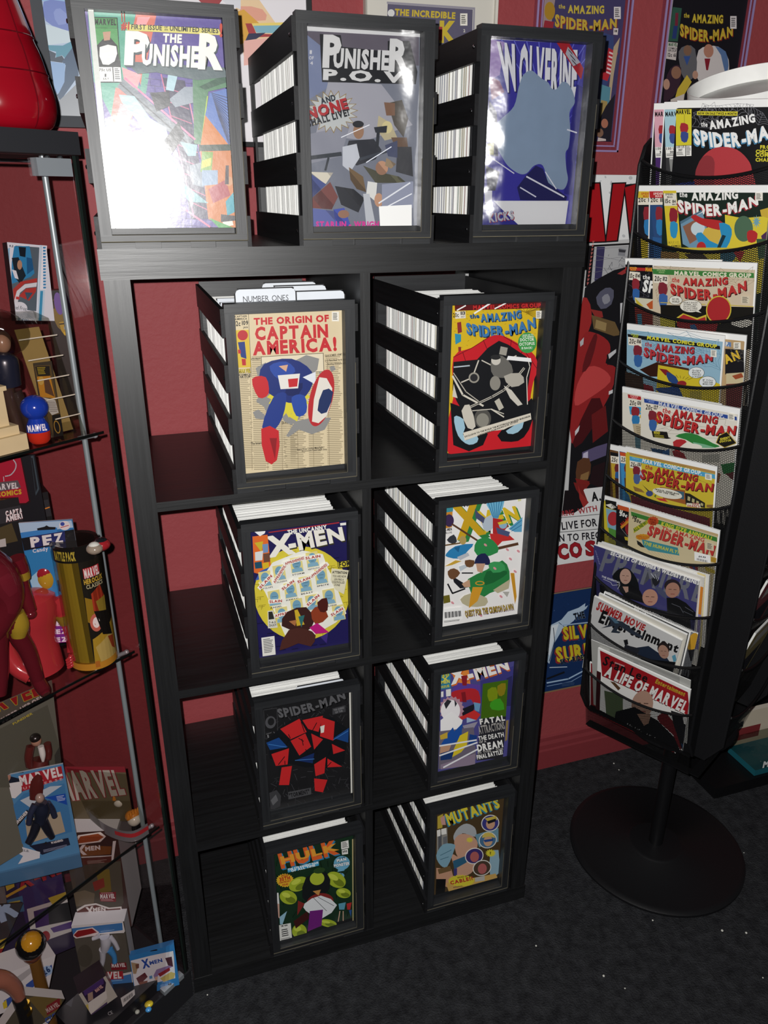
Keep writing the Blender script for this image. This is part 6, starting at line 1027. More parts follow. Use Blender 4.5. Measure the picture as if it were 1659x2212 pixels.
def face(s, x, y, rx, ry, skin, hair=None, rot=0):
    if hair: s.E(hair, x, y - ry * .45, rx * 1.2, ry * .95, rot)
    s.E(skin, x, y, rx, ry, rot); s.L('5a4036', rx * .09, (x - rx * .55, y - ry * .12), (x - rx * .15, y - ry * .1)); s.L('5a4036', rx * .09, (x + rx * .15, y - ry * .08), (x + rx * .55, y - ry * .06)); s.L('8a4a44', rx * .1, (x - rx * .25, y + ry * .5), (x + rx * .3, y + ry * .52)); s.L('a87a66', rx * .07, (x + rx * .02, y), (x + rx * .08, y + ry * .25))
def art_k7(s):
    s.R('3d3c70', 0, 0, 1, 1); G_ = '6a6c78'
    s.T('PREMIERE', 190, 390, 1410, 790, 260, G_, h2=220, b=1); s.T("SECRETS OF SUMMER'S WILDEST SCENES", 322, 208, 1380, 572, 36, 'ecebe8', h2=44, b=2); s.G('8a8cb0', 140, 160, 160, 170, 190, 330, 8)
    s.P('14171a', (345, 480), (400, 400), (480, 366), (560, 390), (640, 500), (670, 620), (640, 690), (440, 640), (400, 540), sm=2); face(s, 505, 470, 68, 92, 'b89484'); s.P('121316', (430, 640), (560, 560), (680, 640), (760, 800), (500, 720)); s.P('b08c7c', (470, 590), (540, 590), (540, 650), (510, 665)); s.T('THE ESSENTIAL', 218, 476, 440, 556, 20, 'c8c8d0', b=2); s.L('b8b8c4', 6, (240, 500), (330, 540), (350, 575), (440, 568), (412, 620))
    face(s, 800, 720, 92, 100, 'b88a76'); s.P('2a3a5a', (740, 820), (880, 840), (900, 960), (740, 960)); s.P('7c2a34', (800, 850), (825, 855), (820, 960), (795, 960))
    s.P('23242a', (820, 500), (870, 470), (920, 520), (900, 560), (860, 590), (840, 560)); s.L('c4c8d0', 7, (812, 432), (858, 490)); s.L('c4c8d0', 5, (860, 440), (880, 500)); s.L('c4c8d0', 5, (905, 480), (890, 520)); s.P('4a4f6a', (850, 580), (930, 600), (1010, 690), (990, 740), (900, 670)); face(s, 1070, 630, 84, 92, 'a87c6a', '2a2228', 20); s.P('101114', (1000, 720), (1120, 720), (1230, 780), (1380, 930), (1380, 1100), (1010, 1000)); s.L('5a5c64', 6, (1060, 790), (1160, 830), (1200, 900)); s.L('5a5c64', 6, (1220, 830), (1320, 890)); s.L('5a5c64', 5, (1200, 880), (1310, 930)); s.P('16171c', (200, 560), (760, 830), (1380, 960), (1480, 1500), (260, 1300)); s.P('30305a', (1280, 980), (1440, 1000), (1460, 1400), (1330, 1400))
rack_item(7, 2, (1299, 1171), (1532, 1244), 'magazine with white edge, rearmost in the eighth rack pocket down', lambda s: (s.R('d8c890', .9, .0, .97, 1), s.R('6c5f90', .93, .2, .95, 1)), view=VK7, white=0, base='e4e2dc', hh=0.24, name='magazine', cat='magazine', thick=0.004)
rack_item(7, 1, (1291, 1172), (1521, 1248), 'magazine with orange edge marks, middle of the eighth rack pocket down', lambda s: (s.R('d0802c', .975, .1, 1, .4), s.R('8a7fb0', .975, .4, 1, .8)), view=VK7, white=0, base='d4d0c8', hh=0.24, name='magazine', cat='magazine', thick=0.004)
rack_item(7, 0, (1282.6, 1177), (1510, 1256), 'dark blue magazine showing three people, eighth rack pocket down', art_k7, view=VK7, white=0, base='3d3c70', hh=0.245, name='magazine', cat='magazine', thick=0.005)
def art_k8(s):
    s.R('c9c9c8', 0, 0, 1, 1)
    s.T('SUMMER MOVIE', 150, 860, 720, 1120, 96, 'a82a2c', h2=70, b=2); s.T('Entertainment', 180, 1010, 1120, 1380, 140, '141416', h2=90, b=2)
    s.P('2c3440', (300, 930), (380, 990), (470, 1010), (620, 1130), (720, 1190), (700, 1210), (560, 1150), (430, 1060), (400, 1120), (450, 1130), (430, 1150), (330, 1140), (380, 1060), (210, 1090), (330, 1040), sm=1); s.P('4a6a80', (300, 940), (380, 970), (430, 1030), (380, 1030)); s.P('202a3c', (640, 1320), (780, 1300), (880, 1370), (1000, 1440), (1040, 1500), (660, 1440)); face(s, 960, 1370, 60, 84, 'a88270', '241c1c', -20); s.P('17181c', (480, 1230), (530, 1220), (540, 1280), (500, 1290)); s.P('24262e', (480, 1270), (560, 1300), (680, 1330), (640, 1420), (500, 1350)); s.P('5a98b0', (1060, 1420), (1100, 1400), (1120, 1480), (1080, 1490)); s.P('101114', (200, 1400), (1200, 1500), (1300, 2000), (300, 2000)); s.P('c4c4c2', (420, 1220), (480, 1220), (500, 1300), (440, 1330))
rack_item(8, 3, (1312, 1280), (1508, 1369), 'grey magazine with orange picture, rearmost in the ninth rack pocket down', lambda s: (s.R('7c7f84', 0, .02, 1, 1), s.E('c8982c', 1310, 1250, 60, 110, 20), s.P('1c1c20', (1250, 1350), (1400, 1330), (1420, 1500), (1280, 1480)), s.T('Los Angeles Times', 640, 860, 940, 1000, 30, 'd8d8d4', b=1)), view=VK7, white=0.01, base='7c7f84', hh=0.235, name='magazine', cat='magazine', thick=0.003)
rack_item(8, 2, (1305, 1278.5), (1492, 1366), 'black magazine behind two others, ninth rack pocket down', lambda s: s.T('Los Angeles Times', 610, 850, 940, 990, 34, 'd8d8d4', b=1), view=VK7, white=0.012, base='1a1a1c', hh=0.235, name='magazine', cat='magazine', thick=0.004)
rack_item(8, 1, (1294, 1282), (1484, 1372), 'thick pale paged magazine, second from the front in the ninth rack pocket', lambda s: None, view=VK7, white=0, base='d6d2c6', hh=0.235, name='magazine', cat='magazine', thick=0.005)
rack_item(8, 0, (1283.5, 1288), (1473, 1384), 'white magazine with red headline, ninth rack pocket down', art_k8, view=VK7, white=0, base='c9c9c8', hh=0.24, name='magazine', cat='magazine', thick=0.005)
VK9 = ((1240, 1380), 3.96)
rack_item(9, 2, (1274, 1430), (1470, 1520), 'red magazine, rearmost in the lowest rack pocket', lambda s: None, view=VK9, white=0.01, base='8c1c22', hh=0.165, name='magazine', cat='magazine')
rack_item(9, 1, (1277, 1381.5), (1492, 1470), 'plain grey backing sheet behind the red and white magazine, lowest rack pocket', lambda s: (s.R('8f8f8c', .2, .02, .9, .12), s.R('7f8080', .45, .05, .5, .12)), view=VK9, white=0.0, base='a9a9a4', hh=0.21, name='backing_sheet', cat='paper sheet', thick=0.0015)
def art_k9(s):
    s.R('f0efec', 0, 0, 1, 1); s.P('9c1a22', (222, 98), (974, 456), (992, 660), (240, 320)); s.P('e6e4e0', (240, 318), (1000, 664), (1010, 760), (250, 420))
    s.T('Stan Lee', 240, 216, 620, 372, 76, '1a1416', h2=66, b=1); s.T('A LIFE OF MARVEL', 256, 308, 944, 632, 82, 'e6e4e0', h2=92, b=2, sh=(-4, 6, '2a080a')); s.T('Entertainment', 694, 374, 944, 490, 34, 'b89a2c', b=2); s.T('COLLECTORS EDITION', 348, 206, 430, 238, 10, 'e0d8d4')
    face(s, 585, 560, 92, 120, 'b08c7a', None, 12); s.P('5a3f2a', (310, 360), (350, 370), (400, 420), (380, 440)); s.P('5a6a4c', (260, 440), (420, 480), (420, 700), (280, 680)); s.P('121316', (360, 620), (520, 580), (720, 700), (880, 860), (920, 1010), (480, 960), (330, 760), sm=1); s.P('9a7866', (540, 640), (660, 640), (640, 720), (600, 740)); s.P('6c1c22', (715, 660), (780, 632), (830, 680), (920, 790), (940, 860), (910, 950), (850, 820), (740, 720), sm=2); s.P('17181c', (830, 610), (930, 640), (940, 720), (990, 760), (1000, 980), (930, 960), (850, 720)); s.P('2a4c7a', (920, 890), (1000, 960), (1000, 1010), (930, 940)); s.P('6c1c22', (950, 1000), (1000, 1020), (1000, 1080), (960, 1060)); s.P('7c8074', (930, 1000), (970, 1010), (960, 1050))
    s.T('His Life... His Legacy', 450, 740, 800, 920, 24, 'a8a8a8', b=0); s.T('His Universe', 540, 800, 700, 890, 20, 'a8a8a8', b=0)
    for i in range(20): s.L('b8b8b4', 4, (840 + i * 8, 985 + i * 4), (846 + i * 8, 1024 + i * 4.4))
    s.P('c8c8c4', (300, 880), (320, 700), (330, 900)); s.R('3c1418', 0.0, .35, .05, 1)
rack_item(9, 0, (1291.8, 1399.7), (1492, 1491), 'red and white magazine showing a person in a black top, lowest rack pocket', art_k9, view=VK9, white=0, base='f0efec', hh=0.2, name='magazine', cat='magazine', thick=0.004)
# a few things in the side facing right
SN = Vector((no2.x, no2.y, -SL)).normalized(); SDN = (-no2 * SL - ZZ).normalized()
for k, c, wd, lb in ((6, '8a3a44', .2, 'dark red'), (7, '9a4a54', .19, 'rose'), (8, 'b4a46c', .17, 'tan')):
    L, R = ends(k, A2m); o_ = L - no2 * 0.014 + dd2 * 0.03 - SDN * 0.075
    s = Sheet(o_, dd2, SDN, wd, 0.25); s.mb.slab(s.O, s.U * s.w, s.V * s.h, -s.n * 0.004, 'e4e4e0'); s.R(c, .01, .04, .99, 1); s.R('d8d4cc', .2, .1, .8, .25); s.R('3a3a44', .1, .4, .9, .9)
    tag(s.mb.build('comic_book', 'print', origin=s.O), lb + ' comic seen through the mesh on the right side of the rack', 'comic')
# white paper ring leaning on top
c_ = onpl(1618, 190, (ends(0)[0] + ends(0)[1]) / 2 - NO * 0.125, NO); rI, rO, hR = 0.0975, 0.099, 0.027
ax_ = (ZZ * 0.93 + NO * 0.36).normalized(); a1 = ax_.cross(DD).normalized(); A_ = Matrix((DD, a1, ax_)).transposed()
b = MB(); b.lathe(c_ - ax_ * hR / 2, [(rI, 0), (rO, 0), (rO, hR), (rI, hR), (rI, 0)], 'efefec', 56, ax=A_); tag(b.build('paper_ring', 'paper', smooth=True), 'wide white paper ring leaning on top of the magazine rack', 'ring')
p = MB(); p.lathe((POLE.x, POLE.y, 1.606), [(0.02, 0), (0.02, c_.z - 1.62), (0.0, c_.z - 1.62)], '0f0f11', 20); p.build('top_post', 'blackmetal', rack)
# low black stand with toy packs, behind the rack
b = MB(); b.box((1.415, 0.128, 0), (1.95, 0.372, 0.035), '0d0d0f'); b.box((1.43, 0.36, 0.035), (1.95, 0.372, 0.30), '0d0d0f'); tag(b.build('low_stand', 'blackmetal'), 'low black stand on the carpet, half hidden behind the magazine rack', 'stand')
pk = onz(1645, 1668, 0.037)
t = empty('toy_pack', (pk.x + 0.05, pk.y + 0.05, 0.0355), 'clear toy pack with teal base on the low black stand', 'toy pack')
b = MB(); b.box((pk.x - 0.03, pk.y - 0.005, 0.036), (pk.x + 0.16, pk.y + 0.10, 0.055), '1c5a66'); b.build('tray', 'plastic', t)
b = MB(); b.box((pk.x - 0.03, pk.y - 0.005, 0.055), (pk.x + 0.16, pk.y + 0.10, 0.09), 'e8e8e8'); b.build('cover', 'blister', t)
s = Sheet((pk.x - 0.02, pk.y - 0.0065, 0.086), (1, 0, 0), (0, 0, -1), .17, .03); s.uv = lambda p: p; s.T('Me', .012, .026, .05, .026, .02, 'e8e8e8', b=2); s.mb.slab(s.O, s.U * .001, s.V * .001, -s.n * .0005, 'ccc'); s.mb.build('lettering', 'print', t)
b = MB(); b.box((pk.x - 0.005, pk.y + 0.11, 0.036), (pk.x + 0.17, pk.y + 0.125, 0.16), 'd8cfc0'); s = Sheet((pk.x - 0.005, pk.y + 0.1095, 0.16), (1, 0, 0), (0, 0, -1), .175, .124, mb=b); s.R('c8bca8', 0, 0, 1, 1); s.R('7c2a2c', .0, .45, .5, .8); s.R('26262a', .05, .25, .12, .4)
tag(b.build('toy_card', 'print'), 'cream and red card behind the clear pack with teal base', 'card')
# ------------------------------------------------------------------ glass display cabinet, set at an angle
KC = Vector((-0.004, -0.004, 0)); E1 = Vector((-0.82, -0.573, 0)).normalized(); E2 = Vector((-0.573, 0.82, 0)).normalized()
CW, CD = 0.43, 0.365
def CP(a, b, z): return KC + E1 * a + E2 * b + ZZ * z
cab = empty('display_cabinet', CP(CW / 2, CD / 2, 0), 'tall glass display cabinet with black top and base, left of the shelf', 'display cabinet')
def cbox(a0, b0, z0, a1, b1, z1, name, mat, col='111114', parent=None):
    mb = MB(); mb.slab(CP(a0, b0, z0), E1 * (a1 - a0), E2 * (b1 - b0), ZZ * (z1 - z0), col); return mb.build(name, mat, parent or cab)
cbox(0, 0, 1.586, CW, CD, 1.613, 'top_panel', 'matte', '13141a'); cbox(0, 0, 0, CW, CD, 0.072, 'base_panel', 'matte', '131318')
door = cbox(0.012, 0.002, 0.074, CW - 0.006, 0.006, 1.584, 'glass_door', 'glass', 'ffffff')
cbox(0.002, 0.012, 0.073, 0.006, CD - 0.006, 1.585, 'side_glass', 'glass', 'ffffff'); cbox(CW - 0.006, 0.012, 0.073, CW - 0.002, CD - 0.006, 1.585, 'side_glass', 'glass', 'ffffff'); cbox(0.006, CD - 0.006, 0.073, CW - 0.006, CD - 0.002, 1.585, 'back_glass', 'glass', 'ffffff')
for a, b in ((0.002, 0.003), (CW - 0.006, 0.003)): cbox(a, b, 0.073, a + 0.004, b + 0.010, 1.585, 'edge_seal', 'plastic', '0b0d0c')
cbox(0.0065, 0.003, 0.073, 0.0105, 0.005, 1.585, 'edge_seal', 'plastic', '16201c'); cbox(0.002, CD - 0.008, 0.073, 0.005, CD - 0.004, 1.585, 'edge_seal', 'plastic', '0f1412')
SHZ = (1.215, 0.836, 0.457)
for z in SHZ:
    sh_ = cbox(0.014, 0.016, z - 0.004, CW - 0.014, CD - 0.012, z, 'glass_shelf', 'glass', 'ffffff')
    cbox(0.014, 0.0145, z - 0.004, CW - 0.014, 0.016, z, 'front_edge', 'plastic', '0c1211', sh_)
for a, b in ((0.030, 0.042), (CW - 0.03, 0.042), (0.03, CD - 0.03), (CW - 0.03, CD - 0.03)):
    q = MB(); q.tube([CP(a, b, 0.073), CP(a, b, 1.585)], 0.0042, 'a9bcc0', 12); rod = q.build('shelf_rod', 'satin', cab, smooth=True)
    if b < 0.1:
        for z in SHZ:
            q = MB(); q.tube([CP(a + 0.012, b - 0.004, z - 0.009), CP(a - 0.014, b - 0.006, z - 0.010)], 0.0036, 'b4c0c4', 10); q.ball(CP(a - 0.014, b - 0.006, z - 0.010), 0.0045, 'c4ccd0', 8); q.build('shelf_peg', 'satin', rod, smooth=True)
for z0, z1 in ((1.560, 1.581), (0.074, 0.084)):
    q = MB(); q.slab(CP(0.018, -0.004, z0), E1 * 0.048, E2 * 0.014, ZZ * (z1 - z0), '9aa0a6'); hg = q.build('hinge', 'satin', cab)
    for a in (0.030, 0.048): q = MB(); q.ball(CP(a, 0.002, z1 + 0.001), (0.004, 0.004, 0.003), 'd8dade', 8); q.build('screw', 'metal', hg)
q = MB(); q.tube([CP(0.066, 0.012, 1.577), CP(CW - 0.02, 0.012, 1.577)], 0.002, '8a8f94', 8); q.build('top_rail', 'metal', cab)
# things on and in the cabinet -------------------------------------------------------
NF = Vector((0.573, -0.82, 0)).normalized()
def stand(tl, tr, bl, z, thick, art, name, label, cat, yaw=0.0, view=((0, 0), 1.0), mat='print', base='ccc', side='ddd', at=None, lean=0.0, finish=None, group=None):
    """a box or card whose front lies on a plane turned yaw from the cabinet front, its foot on the level z"""
    o_ = Vector(at) if at is not None else onz(bl[0], bl[1], z)
    if yaw is None:       # turn it so that its top edge is level
        def err(g):
            n_ = Matrix.Rotation(math.radians(g), 3, 'Z') @ NF
            return abs(onpl(tl[0], tl[1], o_, n_).z - onpl(tr[0], tr[1], o_, n_).z)
        yaw = min(range(-70, 31), key=err)
    n = (Matrix.Rotation(math.radians(yaw), 3, 'Z') @ NF); n = (n + ZZ * lean).normalized()
    o = Vector(at) if at is not None else onz(bl[0], bl[1], z)
    a = onpl(tl[0], tl[1], o, n); b = onpl(tr[0], tr[1], o, n); c = onpl(bl[0], bl[1], o, n)
    U = (b - a); U = Vector((U.x, U.y, 0)) if not at else U; U.normalize(); V = n.cross(U); V = -V if V.z > 0 else V
    s = Sheet(a, U, V, max((b - a).dot(U), .005), abs((c - a).dot(V)), *view)
    s.mb.slab(s.O, s.U * s.w, s.V * s.h, -s.n * thick, side); s.R(base, 0, 0, 1, 1); art(s)
    if finish: finish(s)
    ob = s.mb.build(name, mat, origin=s.O + s.U * s.w / 2 + s.V * s.h); tag(ob, label, cat, group); return s, ob
def figure(mb, pts, rad, col):
    mb.tube(smooth_poly([tuple(p) for p in pts], False, 4), [r[0] for r in smooth_poly([(r, 0) for r in rad], False, 4)], col, 14)
# red ornament on the top
b = MB(); c = CP(0.060, 0.078, 1.613)
prof = [(0.052, 0.0), (0.063, 0.006), (0.070, 0.02), (0.0715, 0.035), (0.0695, 0.05), (0.0665, 0.062), (0.0655, 0.068), (0.061, 0.088), (0.0555, 0.103), (0.054, 0.110), (0.047, 0.135), (0.038, 0.165), (0.028, 0.195), (0.016, 0.217), (0.0, 0.224)]
pr = smooth_poly(prof, False, 3); b.lathe(c, [(max(r, 0), z) for r, z in pr], '8e0a1a', 40); ro = b.build('ornament', 'gloss', smooth=True, origin=c); tag(ro, 'large glossy red rounded ornament standing on the cabinet top', 'ornament')
for rr_, zz in ((0.0663, 0.0655), (0.0550, 0.107)):
    q = MB(); q.tube([c + Vector((rr_ * math.cos(g), rr_ * math.sin(g), zz)) for g in [2 * math.pi * i / 40 for i in range(40)]], 0.0009, '5a0611', 6, closed=True); so = q.build('seam', 'gloss', ro, smooth=True); so.matrix_parent_inverse = Matrix.Translation(-c)
for g in (-0.75,):
    q = MB(); q.tube([c + Vector((r * math.cos(g), r * math.sin(g), z)) for r, z in pr[2:-4]], 0.0009, '5f0712', 6); so = q.build('seam', 'gloss', ro, smooth=True); so.matrix_parent_inverse = Matrix.Translation(-c)
z1, z2, z3, zb = 1.2152, 0.8362, 0.4572, 0.0722
# upper glass shelf
t = empty('plinth', CP(0.19, 0.06, z1), 'cream stepped toy plinth on the top glass shelf', 'plinth')
q = MB()
for (a0, b0, a1, b1, za, zb_) in ((.128, .020, .25, .115, 0, .022), (.134, .026, .25, .11, .022, .034), (.142, .034, .25, .104, .034, .082), (.139, .030, .25, .107, .082, .088), (.146, .040, .25, .10, .088, .098)):
    q.slab(CP(a0, b0, z1 + za), E1 * (a1 - a0), E2 * (b1 - b0), ZZ * (zb_ - za), 'd8c99c')
q.slab(CP(.155, .032, z1 + .040), E1 * .06, E2 * .003, ZZ * .034, 'cdbd8e'); q.build('block', 'matte', t)
q = MB(); figure(q, [CP(.205, .055, z1 + .104), CP(.190, .048, z1 + .108), CP(.178, .042, z1 + .104)], [.012, .011, .006], '5a1a1c'); q.build('foot', 'plastic', t, smooth=True)
t = empty('toy_figure', CP(.102, .036, z1), 'small blue and red round-headed toy beside the cream plinth', 'toy')
c = CP(.102, .036, z1)
q = MB(); q.lathe(c, [(.011, 0), (.0145, .004), (.0155, .012), (.0155, .017)], 'c8321e', 24); q.build('base', 'gloss', t, smooth=True)
q = MB(); q.lathe(c, [(.0155, .017), (.0145, .026), (.0115, .032), (.010, .036)], '1c3fae', 24); bd = q.build('body', 'gloss', t, smooth=True)
q = MB(); q.ball(c + ZZ * .050, (.0185, .0185, .0175), '1c3fae'); q.build('head', 'gloss', t, smooth=True)
s = Sheet(c + Vector((-.012, -.0165, .031)), (1, .1, 0), (0, 0, -1), .026, .012); s.uv = lambda p: p; s.T('MARVEL', .001, .0105, .025, .0105, .0085, 'e8e8ee', b=2); s.mb.slab(s.O + s.U * .01 + s.V * .005, s.U * .001, s.V * .001, -s.n * .002, '1c3fae'); s.mb.build('lettering', 'print', t)
def art_pk1(s):
    s.P('6a5630', (410, 830), (600, 820), (770, 1700), (650, 1700), (460, 1100)); s.P('26221c', (420, 840), (590, 832), (600, 960), (450, 950)); s.G('c8b02c', 440, 850, 540, 846, 460, 940, 5); s.P('d8962c', (440, 960), (600, 950), (660, 1220), (480, 1200)); s.P('6a4a34', (520, 990), (580, 980), (650, 1200), (540, 1150)); s.E('e0b85a', 490, 1010, 34, 50); s.P('d8d6d0', (480, 1200), (660, 1240), (700, 1390), (620, 1420), (500, 1260)); s.G('9a9490', 560, 1260, 680, 1260, 600, 1390, 6); s.P('1c1a18', (620, 1420), (740, 1400), (760, 1720), (640, 1690)); s.E('b8903c', 680, 1560, 36, 80, -14); s.E('1c1a18', 680, 1560, 26, 66, -14)
VC1 = ((0, 640), 5.53)
stand((72, 785), (113, 790), (118, 944), z1, .002, art_pk1, 'pack_card', 'dark and orange card inside the clear pack on the top glass shelf', 'card', yaw=-12, view=VC1, base='4a4234', side='2a2620')
t = empty('blister_pack', CP(.075, .06, z1), 'clear yellowed blister pack standing on the top glass shelf', 'blister pack')
def vpath(px, z): return onz(px[0], px[1], z)
q = MB(); bl, br = CP(.079, .020, z1), CP(.040, .020, z1); q.hexa([bl, br, br + E2 * .03, bl + E2 * .03, bl + E1 * .035 + E2 * .03 + ZZ * .172, br + E1 * .012 + E2 * .03 + ZZ * .165, br + E1 * .012 + E2 * .07 + ZZ * .172, bl + E1 * .035 + E2 * .07 + ZZ * .176], 'ffffff'); q.build('shell', 'blister', t)
q = MB(); q.slab(CP(.040, .052, z1 + .002), E1 * .036, E2 * .001, ZZ * .15 + E1 * .018 + E2 * .016, 'b49a5c'); q.build('yellowed_backing', 'matte', t)
for i in range(5):
    q = MB(); zz = z1 + .03 + i * .028; q.tube([CP(.080 + i * .006, .026 + i * .004, zz), CP(.040 + i * .002, .026 + i * .004, zz)], 0.0009, 'e8e4d0', 6); q.build('ridge', 'plastic', t)
q = MB(); q.ball(CP(.128, .07, z1 + .15), (.05, .02, .035), 'ffffff', 14); q.build('bubble', 'blister', t, smooth=True)
tf = empty('toy_figure', CP(.118, .062, z1), 'toy man in dark clothes inside the clear pack on the top glass shelf', 'toy')
q = MB(); B_ = lambda a, z, b=.062: CP(a, b, z1 + z)
figure(q, [B_(.116, .005), B_(.118, .03), B_(.122, .062), B_(.124, .085)], [.009, .0085, .010, .012], '3c2c24'); figure(q, [B_(.102, .005, .058), B_(.105, .035, .058), B_(.114, .072, .06)], [.008, .008, .010], '30241f'); figure(q, [B_(.118, .08), B_(.119, .10), B_(.118, .118), B_(.117, .126)], [.016, .018, .017, .008], '1c2030'); q.build('body', 'plastic', tf, smooth=True)
q = MB(); figure(q, [B_(.134, .118), B_(.141, .098), B_(.143, .080)], [.0075, .0075, .006], '1c2030'); figure(q, [B_(.143, .083), B_(.145, .065), B_(.143, .045)], [.006, .005, .006], 'b08a70'); q.build('arm', 'plastic', tf, smooth=True)
q = MB(); q.ball(B_(.117, .138), (.0105, .011, .0135), 'b48a70'); q.build('head', 'plastic', tf, smooth=True)
q = MB(); q.ball(B_(.115, .142, .065), (.0112, .0115, .0125), '4a3528'); q.build('hair', 'plastic', tf, smooth=True)
def art_w(s):
    s.view(0, 500, 7.54); s.R('dfe6ee', 0, 0, 1, 1); s.P('8fc0dc', (100, 300), (160, 260), (130, 1440), (70, 1440)); s.P('56656f', (250, 230), (640, 260), (590, 1300), (150, 1240)); s.P('2f86b8', (230, 240), (480, 240), (560, 680), (500, 740), (180, 860), (190, 500), sm=1); s.P('14222c', (190, 430), (300, 420), (420, 720), (330, 860), (250, 760), sm=1); s.E('b48a6c', 318, 545, 40, 78); s.P('1c5a8a', (430, 420), (520, 440), (545, 620), (440, 700)); s.P('101c26', (300, 250), (420, 260), (410, 420), (320, 400)); s.P('e0e4ea', (190, 620), (260, 640), (300, 780), (240, 760)); s.P('b03a34', (150, 1200), (200, 950), (330, 820), (600, 760), (600, 830), (400, 850), (270, 970), (210, 1190)); s.P('d8dde2', (210, 1190), (270, 970), (400, 860), (600, 830), (590, 900), (420, 920), (320, 1000), (280, 1180)); s.P('b03a34', (300, 1050), (420, 930), (590, 910), (580, 980), (470, 1130)); s.P('3a5468', (400, 990), (530, 1000), (440, 1120))
    s.P('c4ccd4', (80, 1220), (590, 1340), (560, 1500), (60, 1440)); s.E('dde3ea', 310, 1250, 130, 100)
    for i in range(12): s.L('8fa4b4', 5, (310, 1260), (60 + i * 46, 1460 - abs(i - 6) * 3))
    s.E('dde3ea', 310, 1240, 118, 92); s.T('Fuel Free', 200, 1262, 420, 1294, 64, '3c4650', b=0); s.P('c23c3c', (250, 1060), (310, 1065), (308, 1110), (250, 1105)); s.P('5f7f9c', (90, 1370), (560, 1460), (540, 1520), (80, 1430)); s.T('BIFOLD WALLET', 118, 1434, 500, 1500, 58, 'e4eaf0', b=2); s.T('0.2', 140, 250, 205, 256, 30, '3c4650', b=2)
    s.P('c8e0ee', (640, 220), (755, 230), (690, 1620), (590, 1600)); s.P('f0f4f8', (680, 225), (752, 232), (740, 950), (640, 950)); s.P('3f9ac4', (645, 970), (690, 970), (660, 1520), (610, 1560))
    for i in range(14): s.P('3f8fc0', (690, 250 + i * 50), (735, 252 + i * 50), (728, 282 + i * 50), (686, 280 + i * 50))
pt = CP(.13, .085, z1 + .17)
stand((15, 523), (100, 531), (8, 692), z1, .012, art_w, 'wallet_box', 'white and light blue wallet box standing on the clear pack behind the glass', 'box', yaw=2, base='dfe6ee', side='1c1c20', at=pt, lean=.12)
def art_th(s):
    s.view(0, 500, 7.54); s.P('141414', (760, 970), (960, 965), (1060, 1100), (820, 1130)); s.P('7a6426', (800, 1130), (880, 1110), (1160, 1400), (1180, 1800), (1100, 1700), (940, 1560), (830, 1340)); s.E('6a4f96', 955, 1175, 70, 185, -10); s.P('2c2418', (850, 1120), (880, 1120), (890, 1260), (840, 1250)); s.P('a88a2c', (960, 1480), (1140, 1440), (1150, 1640), (1060, 1700), (1000, 1620)); s.P('2c2418', (960, 1500), (1140, 1480), (1140, 1500), (970, 1520)); s.P('b03a2c', (1080, 1540), (1110, 1530), (1120, 1600), (1090, 1610)); s.P('8fa8b8', (1040, 1550), (1065, 1545), (1070, 1590), (1045, 1595)); s.P('c8a82c', (1030, 1640), (1080, 1630), (1080, 1690), (1040, 1680)); s.P('4a3c7a', (740, 1200), (800, 1200), (790, 1560), (740, 1500))
stand((99, 628), (141, 626), (140, 900), z1, .02, art_th, 'toy_box', 'dark box with a purple oval and gold shapes, behind the clear pack', 'box', yaw=-20, base='2c2420', side='1a1614', at=CP(.075, .115, z1))
q = MB(); q.lathe(CP(.235, .115, z1 + .125), [(.017, -.0008), (.017, .0008), (0, .0008)], 'efeeec', 28, ax=Matrix.Rotation(math.radians(-35 + 0), 3, 'Z') @ Matrix.Rotation(math.pi / 2, 3, 'X')); q.slab(CP(.235, .114, z1 + .117) - NF * -.0012, E1 * .02, E2 * .0005, ZZ * .016, 'b82c34'); tag(q.build('round_tag', 'print'), 'round white tag with a red mark, behind the cream plinth', 'tag')
# middle glass shelf
def art_kc(s):
    s.view(0, 960, 5.184); s.R('1a1b20', 0, 0, 1, 1); s.P('3c4a52', (345, 130), (375, 125), (440, 500), (400, 575)); s.P('1a1b20', (350, 150), (365, 150), (420, 490), (400, 540))
    s.P('2c1014', (-60, 180), (240, 140), (345, 640), (300, 672), (-60, 690)); s.P('a81c34', (-60, 190), (230, 152), (325, 630), (290, 655), (-60, 670)); s.P('5c5458', (-60, 430), (200, 400), (235, 480), (-60, 540)); s.T('MARVEL', -90, 514, 205, 488, 60, 'd8d4d4', b=2); s.T('COMICS', -40, 590, 245, 552, 50, 'cba832', b=2); s.L('b8bcc4', 12, (150, 170), (180, 220), (170, 280), (120, 340), (60, 355), sm=3); s.L('b8bcc4', 8, (40, 360), (45, 410))
stand((-30, 985), (75, 982), (-30, 1200), z2, .003, art_kc, 'keyring_pack', 'black pack with a red keyring tag, rear left of the middle glass shelf', 'keyring', yaw=None, base='1a1b20', side='101014', at=CP(.20, .27, z2))
def art_ca(s):
    s.view(0, 960, 5.184); s.R('121214', 0, 0, 1, 1); s.P('2a2a2e', (-60, 740), (540, 615), (580, 800), (-60, 900)); s.T('CAPTAIN', 66, 802, 312, 752, 52, 'e4dede', b=2, sh=(3, 4, '8a3034')); s.T('AMERICA', 66, 866, 352, 798, 56, 'e4dede', b=2, sh=(3, 4, '8a3034')); s.L('d8842c', 12, (412, 748), (554, 702)); s.P('4a4024', (-60, 950), (130, 880), (200, 1080), (-60, 1140)); s.P('b8b4b0', (-60, 1080), (60, 1050), (70, 1140), (-60, 1160))
stand((-20, 1085), (103, 1062), (-20, 1440), z2, .05, art_ca, 'toy_box', 'black box with white lettering and an orange line, rear of the middle glass shelf', 'box', yaw=None, base='121214', side='0e0e10', at=CP(.20, .19, z2))
